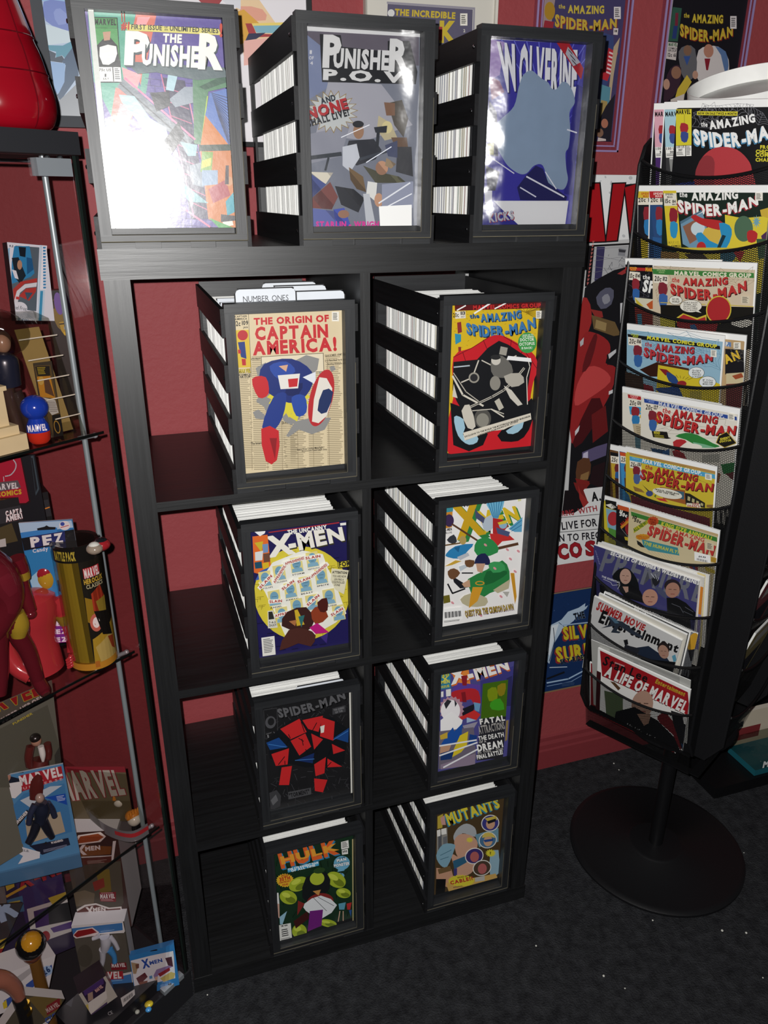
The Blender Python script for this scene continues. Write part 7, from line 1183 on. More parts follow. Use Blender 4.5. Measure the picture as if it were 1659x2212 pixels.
def art_pz(s):
    s.view(0, 960, 5.184); s.R('2f74b0', 0, 0, 1, 1); s.P('a8c4dc', (205, 880), (800, 850), (820, 930), (220, 1000)); s.P('3c82c4', (220, 990), (640, 930), (640, 990), (240, 1050)); s.P('15161a', (240, 1050), (830, 950), (850, 1090), (270, 1190)); s.P('15161a', (415, 940), (500, 920), (520, 905), (550, 922), (625, 925), (620, 952), (420, 962)); s.E('dcd8d8', 724, 908, 62, 52); s.E('3a4aa0', 700, 890, 24, 22); s.L('b83a40', 8, (680, 930), (770, 905))
    for x, t in ((345, 'P'), (480, 'E'), (605, 'Z')): s.P('232a64', (x - 10, 1030 - (x - 345) * .16), (x + 120, 1010 - (x - 345) * .16), (x + 130, 1140 - (x - 345) * .16), (x, 1160 - (x - 345) * .16)); s.T(t, x + 5, 1148 - (x - 345) * .16, x + 110, 1132 - (x - 345) * .16, 100, 'e0dedc', b=2)
    s.T('Candy & Dispenser', 370, 1212, 900, 1120, 40, 'dcdce4', b=1); s.P('2f7fb8', (280, 1195), (860, 1110), (900, 1700), (380, 1720)); s.T('Candy & Dispenser', 370, 1212, 900, 1120, 40, 'dcdce4', b=1); s.P('b83a40', (620, 1200), (700, 1190), (700, 1260), (630, 1270)); s.T('M', 628, 1260, 690, 1252, 60, 'e8e4e4', b=2); s.P('a83040', (640, 1360), (760, 1330), (780, 1480), (660, 1500), sm=1); s.P('2a3a50', (640, 1520), (780, 1480), (800, 1680), (660, 1640)); s.P('9ac4dc', (330, 1500), (420, 1420), (500, 1640), (400, 1700))
    s.P('7a2a8c', (560, 1960), (900, 1900), (900, 2300), (600, 2300))
    for i in range(3): s.T('PEZ', 580, 2030 + i * 90, 760, 2016 + i * 90, 46, 'e4dcec', b=2, sh=(4, 5, 'b83a7c'))
stand((40, 1130), (156, 1122), (54, 1395), z2, .003, art_pz, 'candy_pack', 'blue candy dispenser pack on a hanging card, middle glass shelf', 'candy pack', yaw=None, base='2f74b0', side='c8ccd4', at=CP(.125, .095, z2))
q = MB(); c = onpl(100, 1245, CP(.125, .088, z2), NF); q.ball(c, (.017, .015, .024), 'b8942c', 16, ax=Matrix.Rotation(-.5, 3, 'Z')); q.ball(c + ZZ * .008 + E2 * .002, (.0174, .0156, .018), '9c2430', 16, ax=Matrix.Rotation(-.5, 3, 'Z')); q.slab(c - ZZ * .06 + E1 * .008, -E1 * .016, E2 * .01, ZZ * .042, 'b8942c'); tag(q.build('candy_dispenser', 'gloss', smooth=True), 'yellow candy dispenser with red rounded top on the blue card', 'candy dispenser')
# clear tube pack
t = empty('tube_pack', CP(.087, .05, z2), 'clear yellow tube pack with a flame picture, right end of the middle glass shelf', 'tube pack')
RT = .0365; c = onz(208, 1447, z2); c += Vector((c.x - CAM.x, c.y - CAM.y, 0)).normalized() * RT
q = MB(); q.lathe(c, [(RT, 0), (RT, .012)], 'c08a2c', 36); q.build('base', 'plastic', t, smooth=True)
q = MB(); q.lathe(c, [(RT, .012), (RT, .196)], 'ffffff', 40); q.build('tube', 'blister', t, smooth=True)
q = MB(); q.lathe(c, [(RT, .196), (RT + .0006, .190), (RT + .0006, .212), (RT - .003, .2145), (RT - .006, .213), (RT - .01, .2125), (0, .2125)], '1a1a18', 40); q.build('lid', 'gloss', t, smooth=True)
def warp(g0, g1, z0_, z1_, r):     # picture wrapped round the tube
    s = Sheet((0, 0, 0), (1, 0, 0), (0, 0, -1), 1.0, 1.0, eps=0.00012); s.uv = lambda p: p
    def done(name, mat='print'):
        out = MB()
        for f, col in zip(s.mb.f, s.mb.c):
            P = [s.mb.v[i] for i in f]; N_ = 8; xs = [p[0] for p in P]; k0, k1 = int(min(xs) * N_), int(max(xs) * N_ - 1e-9)
            for k in range(k0, k1 + 1):
                Q = [(p[0], -p[2], p[1]) for p in P]
                for lim, sg in ((k / N_, 1), ((k + 1) / N_, -1)):
                    o_ = []
                    for i in range(len(Q)):
                        a, b_ = Q[i - 1], Q[i]; da, db = (a[0] - lim) * sg, (b_[0] - lim) * sg
                        if (da >= 0) != (db >= 0): tt = da / (da - db); o_.append(tuple(a[j] + (b_[j] - a[j]) * tt for j in range(3)))
                        if db >= 0: o_.append(b_)
                    Q = o_
                    if len(Q) < 3: break
                if len(Q) < 3: continue
                vs = []
                for u, v, l in Q:
                    g = g0 + (g1 - g0) * u; rr_ = r - l * 1.0; vs.append(c + Vector((rr_ * math.cos(g), rr_ * math.sin(g), z1_ + (z0_ - z1_) * v)))
                out.add(vs, [tuple(range(len(vs)))], col[:3])
        return out.build(name, mat, t)
    return s, done
g_c = math.atan2(CAM.y - c.y, CAM.x - c.x)
s, done = warp(g_c - 0.02, g_c + 1.5, .003, .19, RT - .0006)
s.P('26241f', (0, 0), (1, 0), (1, 1), (0, 1)); s.P('d8b43c', (0.05, .72), (1, .6), (1, 1), (0, 1)); s.P('e8cf7a', (.1, .8), (.7, .7), (.9, .95), (.2, .98)); s.P('b8962c', (.02, .32), (.25, .36), (.2, .6), (.0, .55)); s.P('a83a22', (.2, .3), (.5, .24), (.6, .36), (.4, .5), (.2, .46)); s.P('8c7a2a', (.3, .38), (.62, .36), (.6, .52), (.38, .54)); s.E('e8d8d0', .22, .57, .12, .06); s.E('c86a5a', .22, .57, .17, .085); s.E('f2e8e4', .22, .57, .10, .05); s.P('14120f', (.2, .46), (.6, .5), (.7, .75), (.35, .7)); s.P('8c3a1c', (.5, .74), (.72, .76), (.74, .9), (.6, .86)); s.P('b82c34', (.08, .06), (.55, .06), (.55, .15), (.08, .15)); s.T('MARVEL', .1, .145, .53, .145, .075, 'e8e4e0', b=2); s.T('HEROCLIX', .06, .2, .62, .2, .04, 'c8a83c', b=2); s.T('CLASSICS', .1, .245, .6, .245, .035, 'b8b48c', b=1); s.P('b06a24', (.02, .93), (.14, .93), (.14, .99), (.02, .99)); done('picture')
s, done = warp(g_c - 1.45, g_c - 0.03, .003, .19, RT - .004)
s.P('a8902c', (0, 0), (1, 0), (1, 1), (0, 1)); s.P('8a7622', (.3, 0), (.5, 0), (.5, 1), (.3, 1)); s.P('6a5a1c', (.8, .0), (1, .0), (1, 1), (.85, 1)); done('yellow_backing', 'plastic')
s, done = warp(g_c - 1.2, g_c + 0.6, .192, .211, RT + .0012); s.T('BATTLE PACK', .12, .85, .62, .85, .7, 'b8a83c', b=2); done('lid_lettering')
for i, (dg_, zz) in enumerate(((-.5, .125), (-.35, .072), (-.3, .022))):
    q = MB(); g = g_c + dg_; p = c + Vector((math.cos(g), math.sin(g), 0)) * .019; q.lathe(p + ZZ * zz, [(.0125, 0), (.013, .002), (.0125, .0055), (0, .006)], '161616', 20); q.lathe(p + ZZ * (zz + .006), [(.005, 0), (.007, .01), (.004, .018), (.005, .024), (0, .028)], ['26282c', '3c3a38', '5a2420'][i], 12); tag(q.build('game_piece', 'gloss', smooth=True), ['dark playing piece on a black disc, highest in the clear tube', 'dark playing piece on a black disc, middle of the clear tube', 'reddish playing piece on a black disc, lowest in the clear tube'][i], 'playing piece')
for i, (px, py, r, cA) in enumerate(((206, 1188, .012, '8a7a6c'), (221, 1180, .013, '8c1c22'))):
    p = onz(px, py + 8, z2 + .215); q = MB(); q.ball(p + ZZ * r * .7, (r, r, r * .7), cA, 14); q.ball(p + ZZ * r * .95, (r * .75, r * .75, r * .6), ['c8c4bc', '15161a'][i], 12); tag(q.build('button_badge', 'gloss', smooth=True), ['silver domed badge on the lid of the clear tube', 'red and black domed badge on the lid of the clear tube'][i], 'badge')
# plain red toys
t = empty('toy_torso', onz(85, 1450, z2), 'bright red plastic torso shaped toy, middle glass shelf', 'toy'); c = onpl(92, 1452, CP(.135, .085, z2), NF); c.z = z2
X_ = lambda a, b, z: c + E1 * a + E2 * b + ZZ * z
q = MB(); q.lathe(c, [(.036, 0), (.034, .03), (.031, .055), (.037, .085), (.044, .11), (.041, .128), (.025, .138), (.012, .142), (0, .144)], 'b03238', 30, ax=Matrix.Rotation(math.radians(35), 3, 'Z'), sq=(1.0, .72)); q.build('torso', 'gloss', t, smooth=True)
q = MB(); figure(q, [X_(-.036, -.006, .118), X_(-.046, -.010, .095), X_(-.050, -.014, .070), X_(-.049, -.022, .040), X_(-.044, -.028, .022)], [.017, .015, .0135, .012, .0125], 'b03238'); q.build('arm', 'gloss', t, smooth=True)
q = MB(); figure(q, [X_(-.0445, -.012, .088), X_(-.0490, -.013, .072)], [.0150, .0144], '8a7428'); q.build('arm_band', 'gloss', t, smooth=True)
q = MB(); hc = X_(-.043, -.030, .014); q.ball(hc, (.012, .010, .013), 'b03238', 12)
for i in range(4): figure(q, [hc + E1 * (.002 + i * .001) + ZZ * (.008 - i * .005), hc + E1 * .011 + ZZ * (.006 - i * .005) - E2 * .004, hc + E1 * .016 + ZZ * (.001 - i * .0045)], [.0034, .0032, .0026], 'b03238')
q.build('hand', 'gloss', t, smooth=True)
q = MB(); figure(q, [X_(.045, -.006, .112), X_(.055, -.012, .08), X_(.052, -.03, .045), X_(.040, -.045, .03)], [.016, .0145, .0125, .0135], 'b03238'); q.build('arm', 'gloss', t, smooth=True)
t = empty('toy_figure', onz(60, 1500, z2), 'dark red toy with yellow bands, front of the middle glass shelf', 'toy')
PF = lambda x, y, d=0.0: onpl(x, y, CP(.174, .030 + d, z2), NF)
q = MB(); figure(q, [PF(-40, 1200), PF(-10, 1240), PF(10, 1290), PF(-5, 1340), PF(-30, 1380)], [.02, .03, .027, .022, .018], '5c1620'); q.build('body', 'gloss', t, smooth=True)
q = MB(); figure(q, [PF(35, 1205), PF(46, 1235), PF(48, 1262), PF(60, 1300), PF(66, 1318)], [.012, .0115, .0095, .009, .0085], '641822'); q.ball(PF(66, 1326), (.0085, .0085, .0075), '641822', 12); q.build('arm', 'gloss', t, smooth=True)
q = MB(); figure(q, [PF(45, 1234), PF(49, 1250)], [.0118, .0108], '9a822a'); q.build('arm_band', 'gloss', t, smooth=True)
q = MB(); figure(q, [PF(10, 1330), PF(36, 1352), PF(42, 1376), PF(58, 1404), PF(72, 1440), PF(84, 1478)], [.018, .017, .014, .013, .0115, .0095], '5c1620'); figure(q, [PF(80, 1468), PF(94, 1490, -.006), PF(100, 1500, -.012)], [.010, .010, .006], '5c1620'); q.build('leg', 'gloss', t, smooth=True)
q = MB(); figure(q, [PF(30, 1325, -.004), PF(39, 1350, -.006), PF(40, 1375, -.006)], [.014, .0155, .010], 'a08a2a'); q.build('leg_band', 'gloss', t, smooth=True)
q = MB(); figure(q, [PF(-10, 1350), PF(-6, 1400), PF(0, 1450), PF(-2, 1500)], [.018, .015, .012, .010], '5c1620'); q.build('leg', 'gloss', t, smooth=True)
# lower glass shelf
def art_sh(s):
    s.view(0, 1440, 4.608); s.R('66665a', 0, 0, 1, 1); s.P('6f9cc0', (40, 220), (90, 180), (130, 190), (125, 240), (90, 230), (60, 290)); s.P('6f9cc0', (180, 160), (250, 130), (245, 170), (200, 210)); s.T('MARVEL', -330, 560, 420, 262, 200, 'a8262c', h2=120, b=2, out=(7, 'c8b83a')); s.P('26241f', (-100, 580), (440, 300), (440, 345), (-100, 640)); s.T('SUPER HEROES', 20, 560, 436, 322, 44, 'd8d6d0', b=2); s.P('56564a', (-50, 640), (470, 380), (620, 900), (600, 1200), (-50, 1200)); s.T('PUNISHER', 130, 580, 325, 470, 20, 'b8a83a', b=1); s.P('3a3a34', (540, 880), (640, 700), (660, 1200), (560, 1200))
stand((-60, 1545), (112, 1470), (-60, 1905), z3, .002, art_sh, 'blister_card', 'large grey card with red and yellow lettering, rear of the lower glass shelf', 'blister card', yaw=0, base='66665a', side='8a8a80', at=CP(.16, .125, z3))
tf = empty('toy_figure', CP(.15, .1, z3 + .2), 'toy man in a brown coat on the large grey card', 'toy')
FP = lambda x, y, d=.112: onpl(x, y, CP(.16, d, z3), NF)
q = MB(); figure(q, [FP(88, 1640), FP(84, 1660), FP(80, 1690), FP(78, 1720)], [.013, .016, .016, .013], '54201c'); q.build('body', 'plastic', tf, smooth=True)
q = MB(); figure(q, [FP(88, 1612, .106), FP(92, 1630, .104), FP(93, 1645, .104)], [.005, .005, .002], 'd4d2cc'); q.build('shirt', 'plastic', tf, smooth=True)
q = MB(); figure(q, [FP(102, 1606), FP(105, 1625), FP(104, 1640)], [.006, .006, .005], '54201c'); q.build('arm', 'plastic', tf, smooth=True)
q = MB(); figure(q, [FP(66, 1612), FP(62, 1635), FP(64, 1655)], [.007, .007, .006], '54201c'); q.build('arm', 'plastic', tf, smooth=True)
q = MB(); q.ball(FP(78, 1600), (.0085, .0085, .010), 'a8806a', 12); q.build('head', 'plastic', tf, smooth=True)
q = MB(); q.ball(FP(76, 1594), (.0088, .009, .0075), '1c1714', 12); q.build('hair', 'plastic', tf, smooth=True)
def art_mu(s):
    s.view(0, 1440, 4.608); s.R('4f86b0', 0, 0, 1, 1); s.P('2f7cc0', (-60, 1060), (300, 930), (300, 1000), (-60, 1120)); s.P('15181c', (175, 1020), (230, 1000), (235, 1055), (180, 1060)); s.P('1a2030', (-60, 1080), (100, 1090), (220, 1120), (230, 1240), (60, 1320), (-60, 1300)); s.E('a87c68', 45, 1090, 62, 66); s.E('17151a', 40, 1040, 62, 34); s.P('d8d8d8', (0, 1230), (90, 1160), (220, 1140), (215, 1250), (150, 1310), (20, 1290), sm=1)
    s.P('a42630', (190, 1085), (610, 988), (632, 1110), (225, 1240)); s.T('MARVEL', 205, 1180, 622, 1080, 86, 'dcd8d6', b=2); s.T('UNIVERSE', 235, 1222, 622, 1125, 22, 'c8a0a0', b=1, gap=.4); s.P('3f78a8', (40, 1480), (240, 1260), (640, 1160), (700, 1500), (720, 1640), (300, 1760), (100, 1760)); s.P('b8c4cc', (200, 1330), (500, 1190), (620, 1180), (300, 1400)); s.P('1c4ca8', (440, 1300), (650, 1260), (670, 1375), (540, 1330)); s.G('b8c4e0', 560, 1290, 645, 1275, 575, 1345, 4); s.P('16171c', (60, 1640), (270, 1420), (290, 1450), (120, 1660)); s.T('PUNISHER', 150, 1590, 285, 1445, 28, 'd8d6d4', b=2); s.P('a89c84', (250, 1520), (600, 1440), (650, 1640), (280, 1760)); s.P('1a1f34', (290, 1780), (680, 1700), (700, 1770), (420, 1870)); s.T('WARNING:', 510, 1762, 630, 1732, 20, 'd8d6d4', b=2); s.G('8890a8', 430, 1820, 670, 1765, 436, 1850, 3); s.P('1a1a1c', (430, 1760), (460, 1735), (475, 1765))
    s.E('222', 60, 1680, 95, 85); s.E('b8b09c', 55, 1680, 78, 68); s.P('8c3a54', (-20, 1660), (60, 1650), (50, 1700), (-20, 1710)); s.P('d4d8dc', (90, 1800), (150, 1770), (400, 1840), (395, 1900), (180, 1960), (230, 1880)); s.T('S.H.I.E.L.D.', 150, 1812, 290, 1842, 18, '44484e', b=2)
stand((-60, 1690), (136, 1650), (-60, 1930), z3, .003, art_mu, 'blister_card', 'blue card with red and white lettering and a toy, left of the lower glass shelf', 'blister card', yaw=None, base='4f86b0', side='a8b4bc', at=CP(.15, .085, z3))
tf = empty('toy_figure', CP(.17, .07, z3), 'toy in navy blue clothes standing on the blue card', 'toy')
FP = lambda x, y, d=.066: onpl(x, y, CP(.15, d, z3), NF)
q = MB(); figure(q, [FP(88, 1735), FP(90, 1750), FP(88, 1768), FP(86, 1778)], [.010, .013, .010, .009], '1a2030'); q.build('body', 'plastic', tf, smooth=True)
for pts in (((80, 1775), (72, 1800), (60, 1822)), ((94, 1775), (104, 1795), (112, 1808))):
    q = MB(); figure(q, [FP(*p) for p in pts], [.0075, .0065, .005], '181b26'); q.build('leg', 'plastic', tf, smooth=True)
for pts in (((76, 1738), (66, 1758), (62, 1780)), ((102, 1736), (112, 1748), (118, 1764))):
    q = MB(); figure(q, [FP(*p) for p in pts], [.006, .005, .0045], '252b40'); q.build('arm', 'plastic', tf, smooth=True)
q = MB(); q.ball(FP(86, 1724), (.007, .007, .0085), '9a8478', 12); q.build('head', 'plastic', tf, smooth=True)
# curved clear pack
t = empty('blister_pack', CP(.075, .07, z3), 'curved clear pack with red edge and white lettering, right of the lower glass shelf', 'blister pack')
A_ = [onz(185, 1765, z3), onz(232, 1805, z3), onz(285, 1820, z3), onz(322, 1802, z3)]; tp = [CP(.105, .155, z3 + .125), CP(.085, .12, z3 + .125), CP(.062, .085, z3 + .122), CP(.038, .05, z3 + .118)]
bp = smooth_poly([tuple(p) for p in A_], False, 6); tq = smooth_poly([tuple(p) for p in tp], False, 6); k = len(bp)
q = MB(); q.add(bp + tq, [(i, i + 1, k + i + 1, k + i) for i in range(k - 1)], 'ffffff'); q.build('shell', 'blister', t, smooth=True)
# printed back card
a = CP(.112, .162, z3 + .128); b_ = CP(.036, .062, z3 + .128); s = Sheet(a, b_ - a, -ZZ, (b_ - a).length, .126, (0, 1440), 4.608); s.uv = lambda p: p; W_ = s.w
s.mb.slab(s.O, s.U * s.w, s.V * s.h, -s.n * .0015, '7a2a30'); s.R('6a6048', 0, 0, 1, 1); s.R('8c2a34', 0, 0, 1, .10); s.T('MARVEL', .006, .075, W_ - .006, .06, .062, 'b8b2a6', h2=.05, b=2, out=(.0016, '8c2a34')); s.R('5a5038', 0, .62, 1, 1); s.mb.build('back_card', 'print', t)
q = MB(); q.add([Vector(bp[i]) + ZZ * .001 for i in range(k)] + [Vector(bp[i]) + ZZ * .026 for i in range(k)], [(i, i + 1, k + i + 1, k + i) for i in range(k - 1)], '6c6a6c'); q.build('label_band', 'print', t, smooth=True)
q = MB(); q.add([Vector(bp[i]) * 1.0 + NF * .001 + ZZ * .012 for i in range(8, k)] + [Vector(bp[i]) + NF * .001 + ZZ * .021 for i in range(8, k)], [(i, i + 1, k - 8 + i + 1, k - 8 + i) for i in range(k - 9)], 'a82a30'); q.build('red_stripe', 'print', t, smooth=True)
for i, (x, y, col, hd, lab) in enumerate(((290, 1770, 'd0822c', 'd8d2c4', 'small toy with orange and white head, front of the curved clear pack'), (258, 1730, 'b8742c', 'd0cabc', 'small toy with orange and white head, middle of the curved clear pack'), (222, 1702, '26221c', 'c4c0b6', 'small white and dark toy, rear of the curved clear pack'))):
    p = onpl(x, y, CP(.07 + i * .02, .055 + i * .03, z3), NF); r = .0125 - i * .0012
    t2 = empty('toy_figure', (p.x, p.y, z3 + .02), lab, 'toy')
    q = MB(); q.ball(p, (r, r, r * .95), hd, 14); q.build('head', 'plastic', t2, smooth=True)
    q = MB(); q.ball(p + ZZ * r * .5 + E2 * r * .4, (r * 1.05, r * .95, r * .85), col, 12); 
    for j in range(5): q.lathe(p + ZZ * r * .9 + E1 * (j - 2) * r * .42, [(r * .34, 0), (r * .22, r * .5), (0, r * (1.0 - .1 * abs(j - 2)))], col, 8)
    q.build('hair', 'plastic', t2, smooth=True)
    q = MB(); q.lathe(Vector((p.x, p.y, p.z - r * 2.3)), [(r * .5, 0), (r * .6, r * .6), (r * .5, r * 1.5)], '17171a', 12); q.build('body', 'plastic', t2, smooth=True)
# bottom level
def art_br(s):
    s.view(0, 1780, 4.1475); s.R('3c2620', 0, 0, 1, 1); s.P('d8d8d4', (560, 80), (650, 75), (650, 95), (600, 200), (1040, 150), (1010, 370), (990, 350), (1000, 290), (580, 310)); s.P('3c2420', (600, 95), (1020, 60), (1000, 280), (580, 300)); s.P('7a4a1c', (600, 240), (760, 190), (1000, 200), (990, 270), (590, 300)); s.P('e0d8d0', (670, 170), (700, 100), (900, 70), (950, 110), (900, 160), (700, 185), sm=1); s.P('9a4a20', (690, 160), (720, 110), (880, 85), (930, 115), (880, 150), (710, 172), sm=1); s.T('X', 660, 280, 780, 268, 80, 'dcd8d4', b=2); s.T('MEN', 765, 240, 900, 226, 36, 'dcd8d4', b=2); s.P('5a2a20', (590, 320), (1000, 285), (1000, 350), (720, 368)); s.G('9a8a80', 780, 330, 960, 315, 785, 360, 3)
    s.P('4a4438', (600, 380), (1080, 330), (1110, 700), (1080, 745), (640, 800)); s.P('6a5f4c', (640, 620), (760, 590), (850, 620), (840, 720), (650, 740), sm=1); s.P('6c5a20', (860, 420), (980, 400), (1000, 600), (900, 620), sm=1); s.P('7a2a20', (830, 520), (930, 480), (940, 560), (850, 600), sm=1); s.P('7a1c26', (890, 610), (1040, 605), (1040, 695), (900, 690)); s.T('MARVEL', 900, 664, 1030, 660, 36, 'dcd8d6', b=2); s.G('c8a0a0', 905, 614, 1030, 610, 906, 624, 1); s.G('c8a0a0', 905, 672, 1030, 670, 906, 690, 2)
    s.P('d8d6d2', (640, 790), (760, 720), (860, 705), (980, 745), (1090, 735), (1100, 860), (650, 910)); s.P('5a2a22', (655, 800), (770, 735), (860, 720), (970, 758), (1080, 750), (1088, 840), (665, 885)); s.P('8a5424', (800, 800), (1080, 780), (1085, 838), (700, 875)); s.T('X', 775, 812, 850, 800, 66, 'dcd8d4', b=2); s.T('MEN', 835, 782, 948, 772, 34, 'dcd8d4', b=2); s.T('DARK PHOENIX', 676, 858, 1070, 818, 40, 'dcd8d4', b=2)
stand((134, 1800), (252, 1793), (158, 2010), zb, .09, art_br, 'toy_box', 'brown window box with white lettering on its front, rear of the cabinet base', 'box', yaw=None, base='3c2620', side='c8c8c8', at=CP(.15, .15, zb))
def art_bl(s):
    s.view(0, 1780, 4.1475); s.R('44423a', 0, 0, 1, 1); s.P('d8d8d6', (630, 910), (1100, 865), (1120, 960), (1110, 975), (660, 1000)); s.P('3f78b4', (640, 935), (1095, 885), (1100, 950), (650, 1010)); s.P('e0d4d2', (650, 1000), (690, 950), (830, 925), (890, 970), (850, 1000), (680, 1025), sm=1); s.P('8c1c20', (660, 995), (700, 955), (825, 935), (870, 970), (690, 1015), sm=1); s.G('a8c8e4', 900, 960, 1060, 940, 901, 968, 1); s.P('565248', (650, 1030), (1120, 975), (1170, 1320), (740, 1400)); s.E('4a463c', 760, 1180, 70, 100)
    s.P('7a1c26', (990, 1245), (1130, 1238), (1140, 1300), (1000, 1310)); s.T('MARVEL', 1002, 1282, 1125, 1275, 30, 'dcd8d6', b=2); s.P('d0d0ce', (700, 1420), (1180, 1320), (1195, 1430), (730, 1480)); s.P('3f78b4', (880, 1410), (1175, 1340), (1185, 1420), (900, 1450)); s.P('a4222c', (760, 1330), (1100, 1315), (1108, 1385), (780, 1400)); s.T('MARVEL', 800, 1392, 1090, 1376, 56, 'dcd8d6', b=2); s.G('90b8dc', 950, 1405, 1110, 1390, 951, 1418, 1)
stand((154, 2000), (268, 1990), (172, 2142), zb, .03, art_bl, 'toy_box', 'blue and white window box in front of the brown one, cabinet base', 'box', yaw=None, base='44423a', side='d0d4d8', at=CP(.14, .095, zb))
tf = empty('toy_figure', CP(.12, .085, zb), 'white and blue toy in the window of the blue and white box', 'toy'); FP = lambda x, y, d=.088: onpl(x, y, CP(.14, d, zb), Matrix.Rotation(math.radians(-45), 3, 'Z') @ NF)
q = MB(); figure(q, [FP(226, 2022), FP(229, 2036), FP(226, 2052)], [.009, .010, .008], 'b8bcc4'); q.build('body', 'plastic', tf, smooth=True)
for pts, col in ((((222, 2050), (222, 2074), (217, 2092)), 'b8bcc4'), (((236, 2050), (246, 2064), (248, 2078)), '3f86c0')):
    q = MB(); figure(q, [FP(*p) for p in pts], [.007, .005, .005], col); q.build('leg', 'plastic', tf, smooth=True)
for pts in (((238, 2024), (248, 2036), (255, 2050)), ((214, 2022), (206, 2026), (200, 2028))):
    q = MB(); figure(q, [FP(*p) for p in pts], [.0045, .004, .0035], 'b8bcc4'); q.build('arm', 'plastic', tf, smooth=True)
def art_tg(s):
    s.view(0, 1780, 4.1475); s.R('2c2440', 0, 0, 1, 1); s.P('9a3a30', (-60, 390), (300, 290), (375, 285), (370, 340), (-60, 480)); s.T('TIGER', 18, 440, 205, 378, 44, 'd4d0cc', b=2); s.P('3a2c60', (120, 440), (520, 300), (640, 900), (260, 1000)); s.T('X-MEN', 170, 590, 700, 370, 150, 'a02a34', h2=110, b=2, sh=(-8, 6, '1a1418')); s.P('b8a43a', (30, 480), (110, 440), (130, 560), (60, 600)); s.P('b89430', (50, 640), (230, 540), (240, 560), (60, 660)); s.P('3f6a8c', (60, 680), (200, 640), (220, 780), (90, 800), sm=1); s.P('a8a040', (80, 700), (180, 680), (170, 760), (100, 770), sm=1); s.P('6a6660', (-60, 500), (30, 480), (60, 700), (-60, 760)); s.P('c0c0bc', (240, 760), (640, 640), (640, 960), (300, 1080), (270, 940)); s.P('26282a', (430, 740), (640, 690), (640, 860), (440, 900)); s.P('3f2a5c', (300, 780), (430, 740), (440, 900), (320, 930)); s.P('b8a83c', (430, 660), (600, 600), (590, 660), (470, 720)); s.P('4f3a78', (450, 930), (640, 870), (640, 930), (480, 970)); s.E('8c2a30', 410, 1000, 38, 46)
stand((-60, 1880), (118, 1815), (-60, 2140), zb, .03, art_tg, 'game_box', 'purple box with red lettering and orange top, rear left of the cabinet base', 'box', yaw=None, base='2c2440', side='8a3a30', at=CP(.23, .20, zb))
s, ob = stand((-60, 1960), (50, 1950), (-60, 2110), zb, .004, lambda s: (s.view(0, 1780, 4.1475), s.R('3c3e40', 0, 0, 1, 1), s.T('ER', -160, 940, 190, 800, 190, 'a8c8e4', b=2), s.P('c8b83a', (-60, 1060), (60, 1020), (80, 1090), (-60, 1180)), s.P('8c2a30', (-60, 1130), (100, 1100), (110, 1150), (-60, 1200)), s.P('2c3f94', (0, 1180), (110, 1150), (130, 1340), (20, 1360)), s.P('d8d4d0', (-60, 1220), (60, 1200), (120, 1340), (-60, 1400))), 'logo_card', 'dark card with large pale blue letters at the left edge of the cabinet base', 'card', yaw=5, base='3c3e40', side='222', at=CP(.27, .15, zb))
def art_26(s):
    s.view(0, 1960, 7.54); s.R('d0d0d0', 0, 0, 1, 1); s.P('33509a', (420, 1260), (840, 930), (860, 1040), (430, 1390)); s.E('9ab8d8', 770, 1030, 84, 80, -30); s.T('26', 722, 1110, 830, 1030, 90, '26406c', b=2); s.P('33509a', (60, 1520), (220, 1420), (250, 1560), (100, 1640)); s.P('c8b42c', (40, 1560), (100, 1500), (120, 1620), (60, 1660)); s.P('a8a8a8', (200, 1180), (640, 880), (700, 900), (330, 1220))
stand((-10, 2112), (120, 2063), (14, 2185), zb, .05, art_26, 'toy_box', 'white box with a blue stripe and the number 26, left of the cabinet base', 'box', yaw=-8, base='d0d0d0', side='c4c4c4', at=CP(.215, .085, zb))
t = empty('toy_figure', CP(.24, .10, zb), 'toy with round black and yellow head above the white box', 'toy'); c = onpl(66, 2041, CP(.215, .095, zb), NF)
q = MB(); q.ball(c, (.025, .025, .024), '0f0f10', 20); q.build('head', 'gloss', t, smooth=True)
q = MB(); q.ball(c + ZZ * .0062 - E2 * .0035, (.0198, .0205, .0200), 'b8861e', 18); q.build('cap', 'gloss', t, smooth=True)
q = MB(); q.lathe(c - ZZ * .034 + E2 * .002, [(.012, 0), (.016, .006), (.017, .012), (.012, .02)], '5a3020', 18); q.build('collar', 'gloss', t, smooth=True)
q = MB(); q.lathe(Vector((c.x, c.y, zb)), [(.014, 0), (.012, max(c.z - zb - .034, .01))], '6a4a1c', 16); q.build('body', 'gloss', t, smooth=True)
t = empty('toy_figure', CP(.25, .05, zb), 'bare toy arm with gold bands, bottom left of the cabinet', 'toy'); FP = lambda x, y, d=.045: onpl(x, y, CP(.25, d, zb), NF)
q = MB(); figure(q, [FP(-20, 2115), FP(10, 2118), FP(32, 2135), FP(44, 2158)], [.016, .014, .012, .009], '9c6450'); q.build('arm', 'plastic', t, smooth=True)
q = MB(); figure(q, [FP(40, 2156), FP(52, 2188), FP(58, 2215)], [.0105, .0115, .011], '141414'); q.build('cuff', 'plastic', t, smooth=True)
for y in (2168, 2184):
    q = MB(); x = 46 + (y - 2160) * .3; figure(q, [FP(x, y - 3), FP(x + 2, y + 3)], [.0118, .0118], 'c8a43c'); q.build('band', 'metal', t, smooth=True)
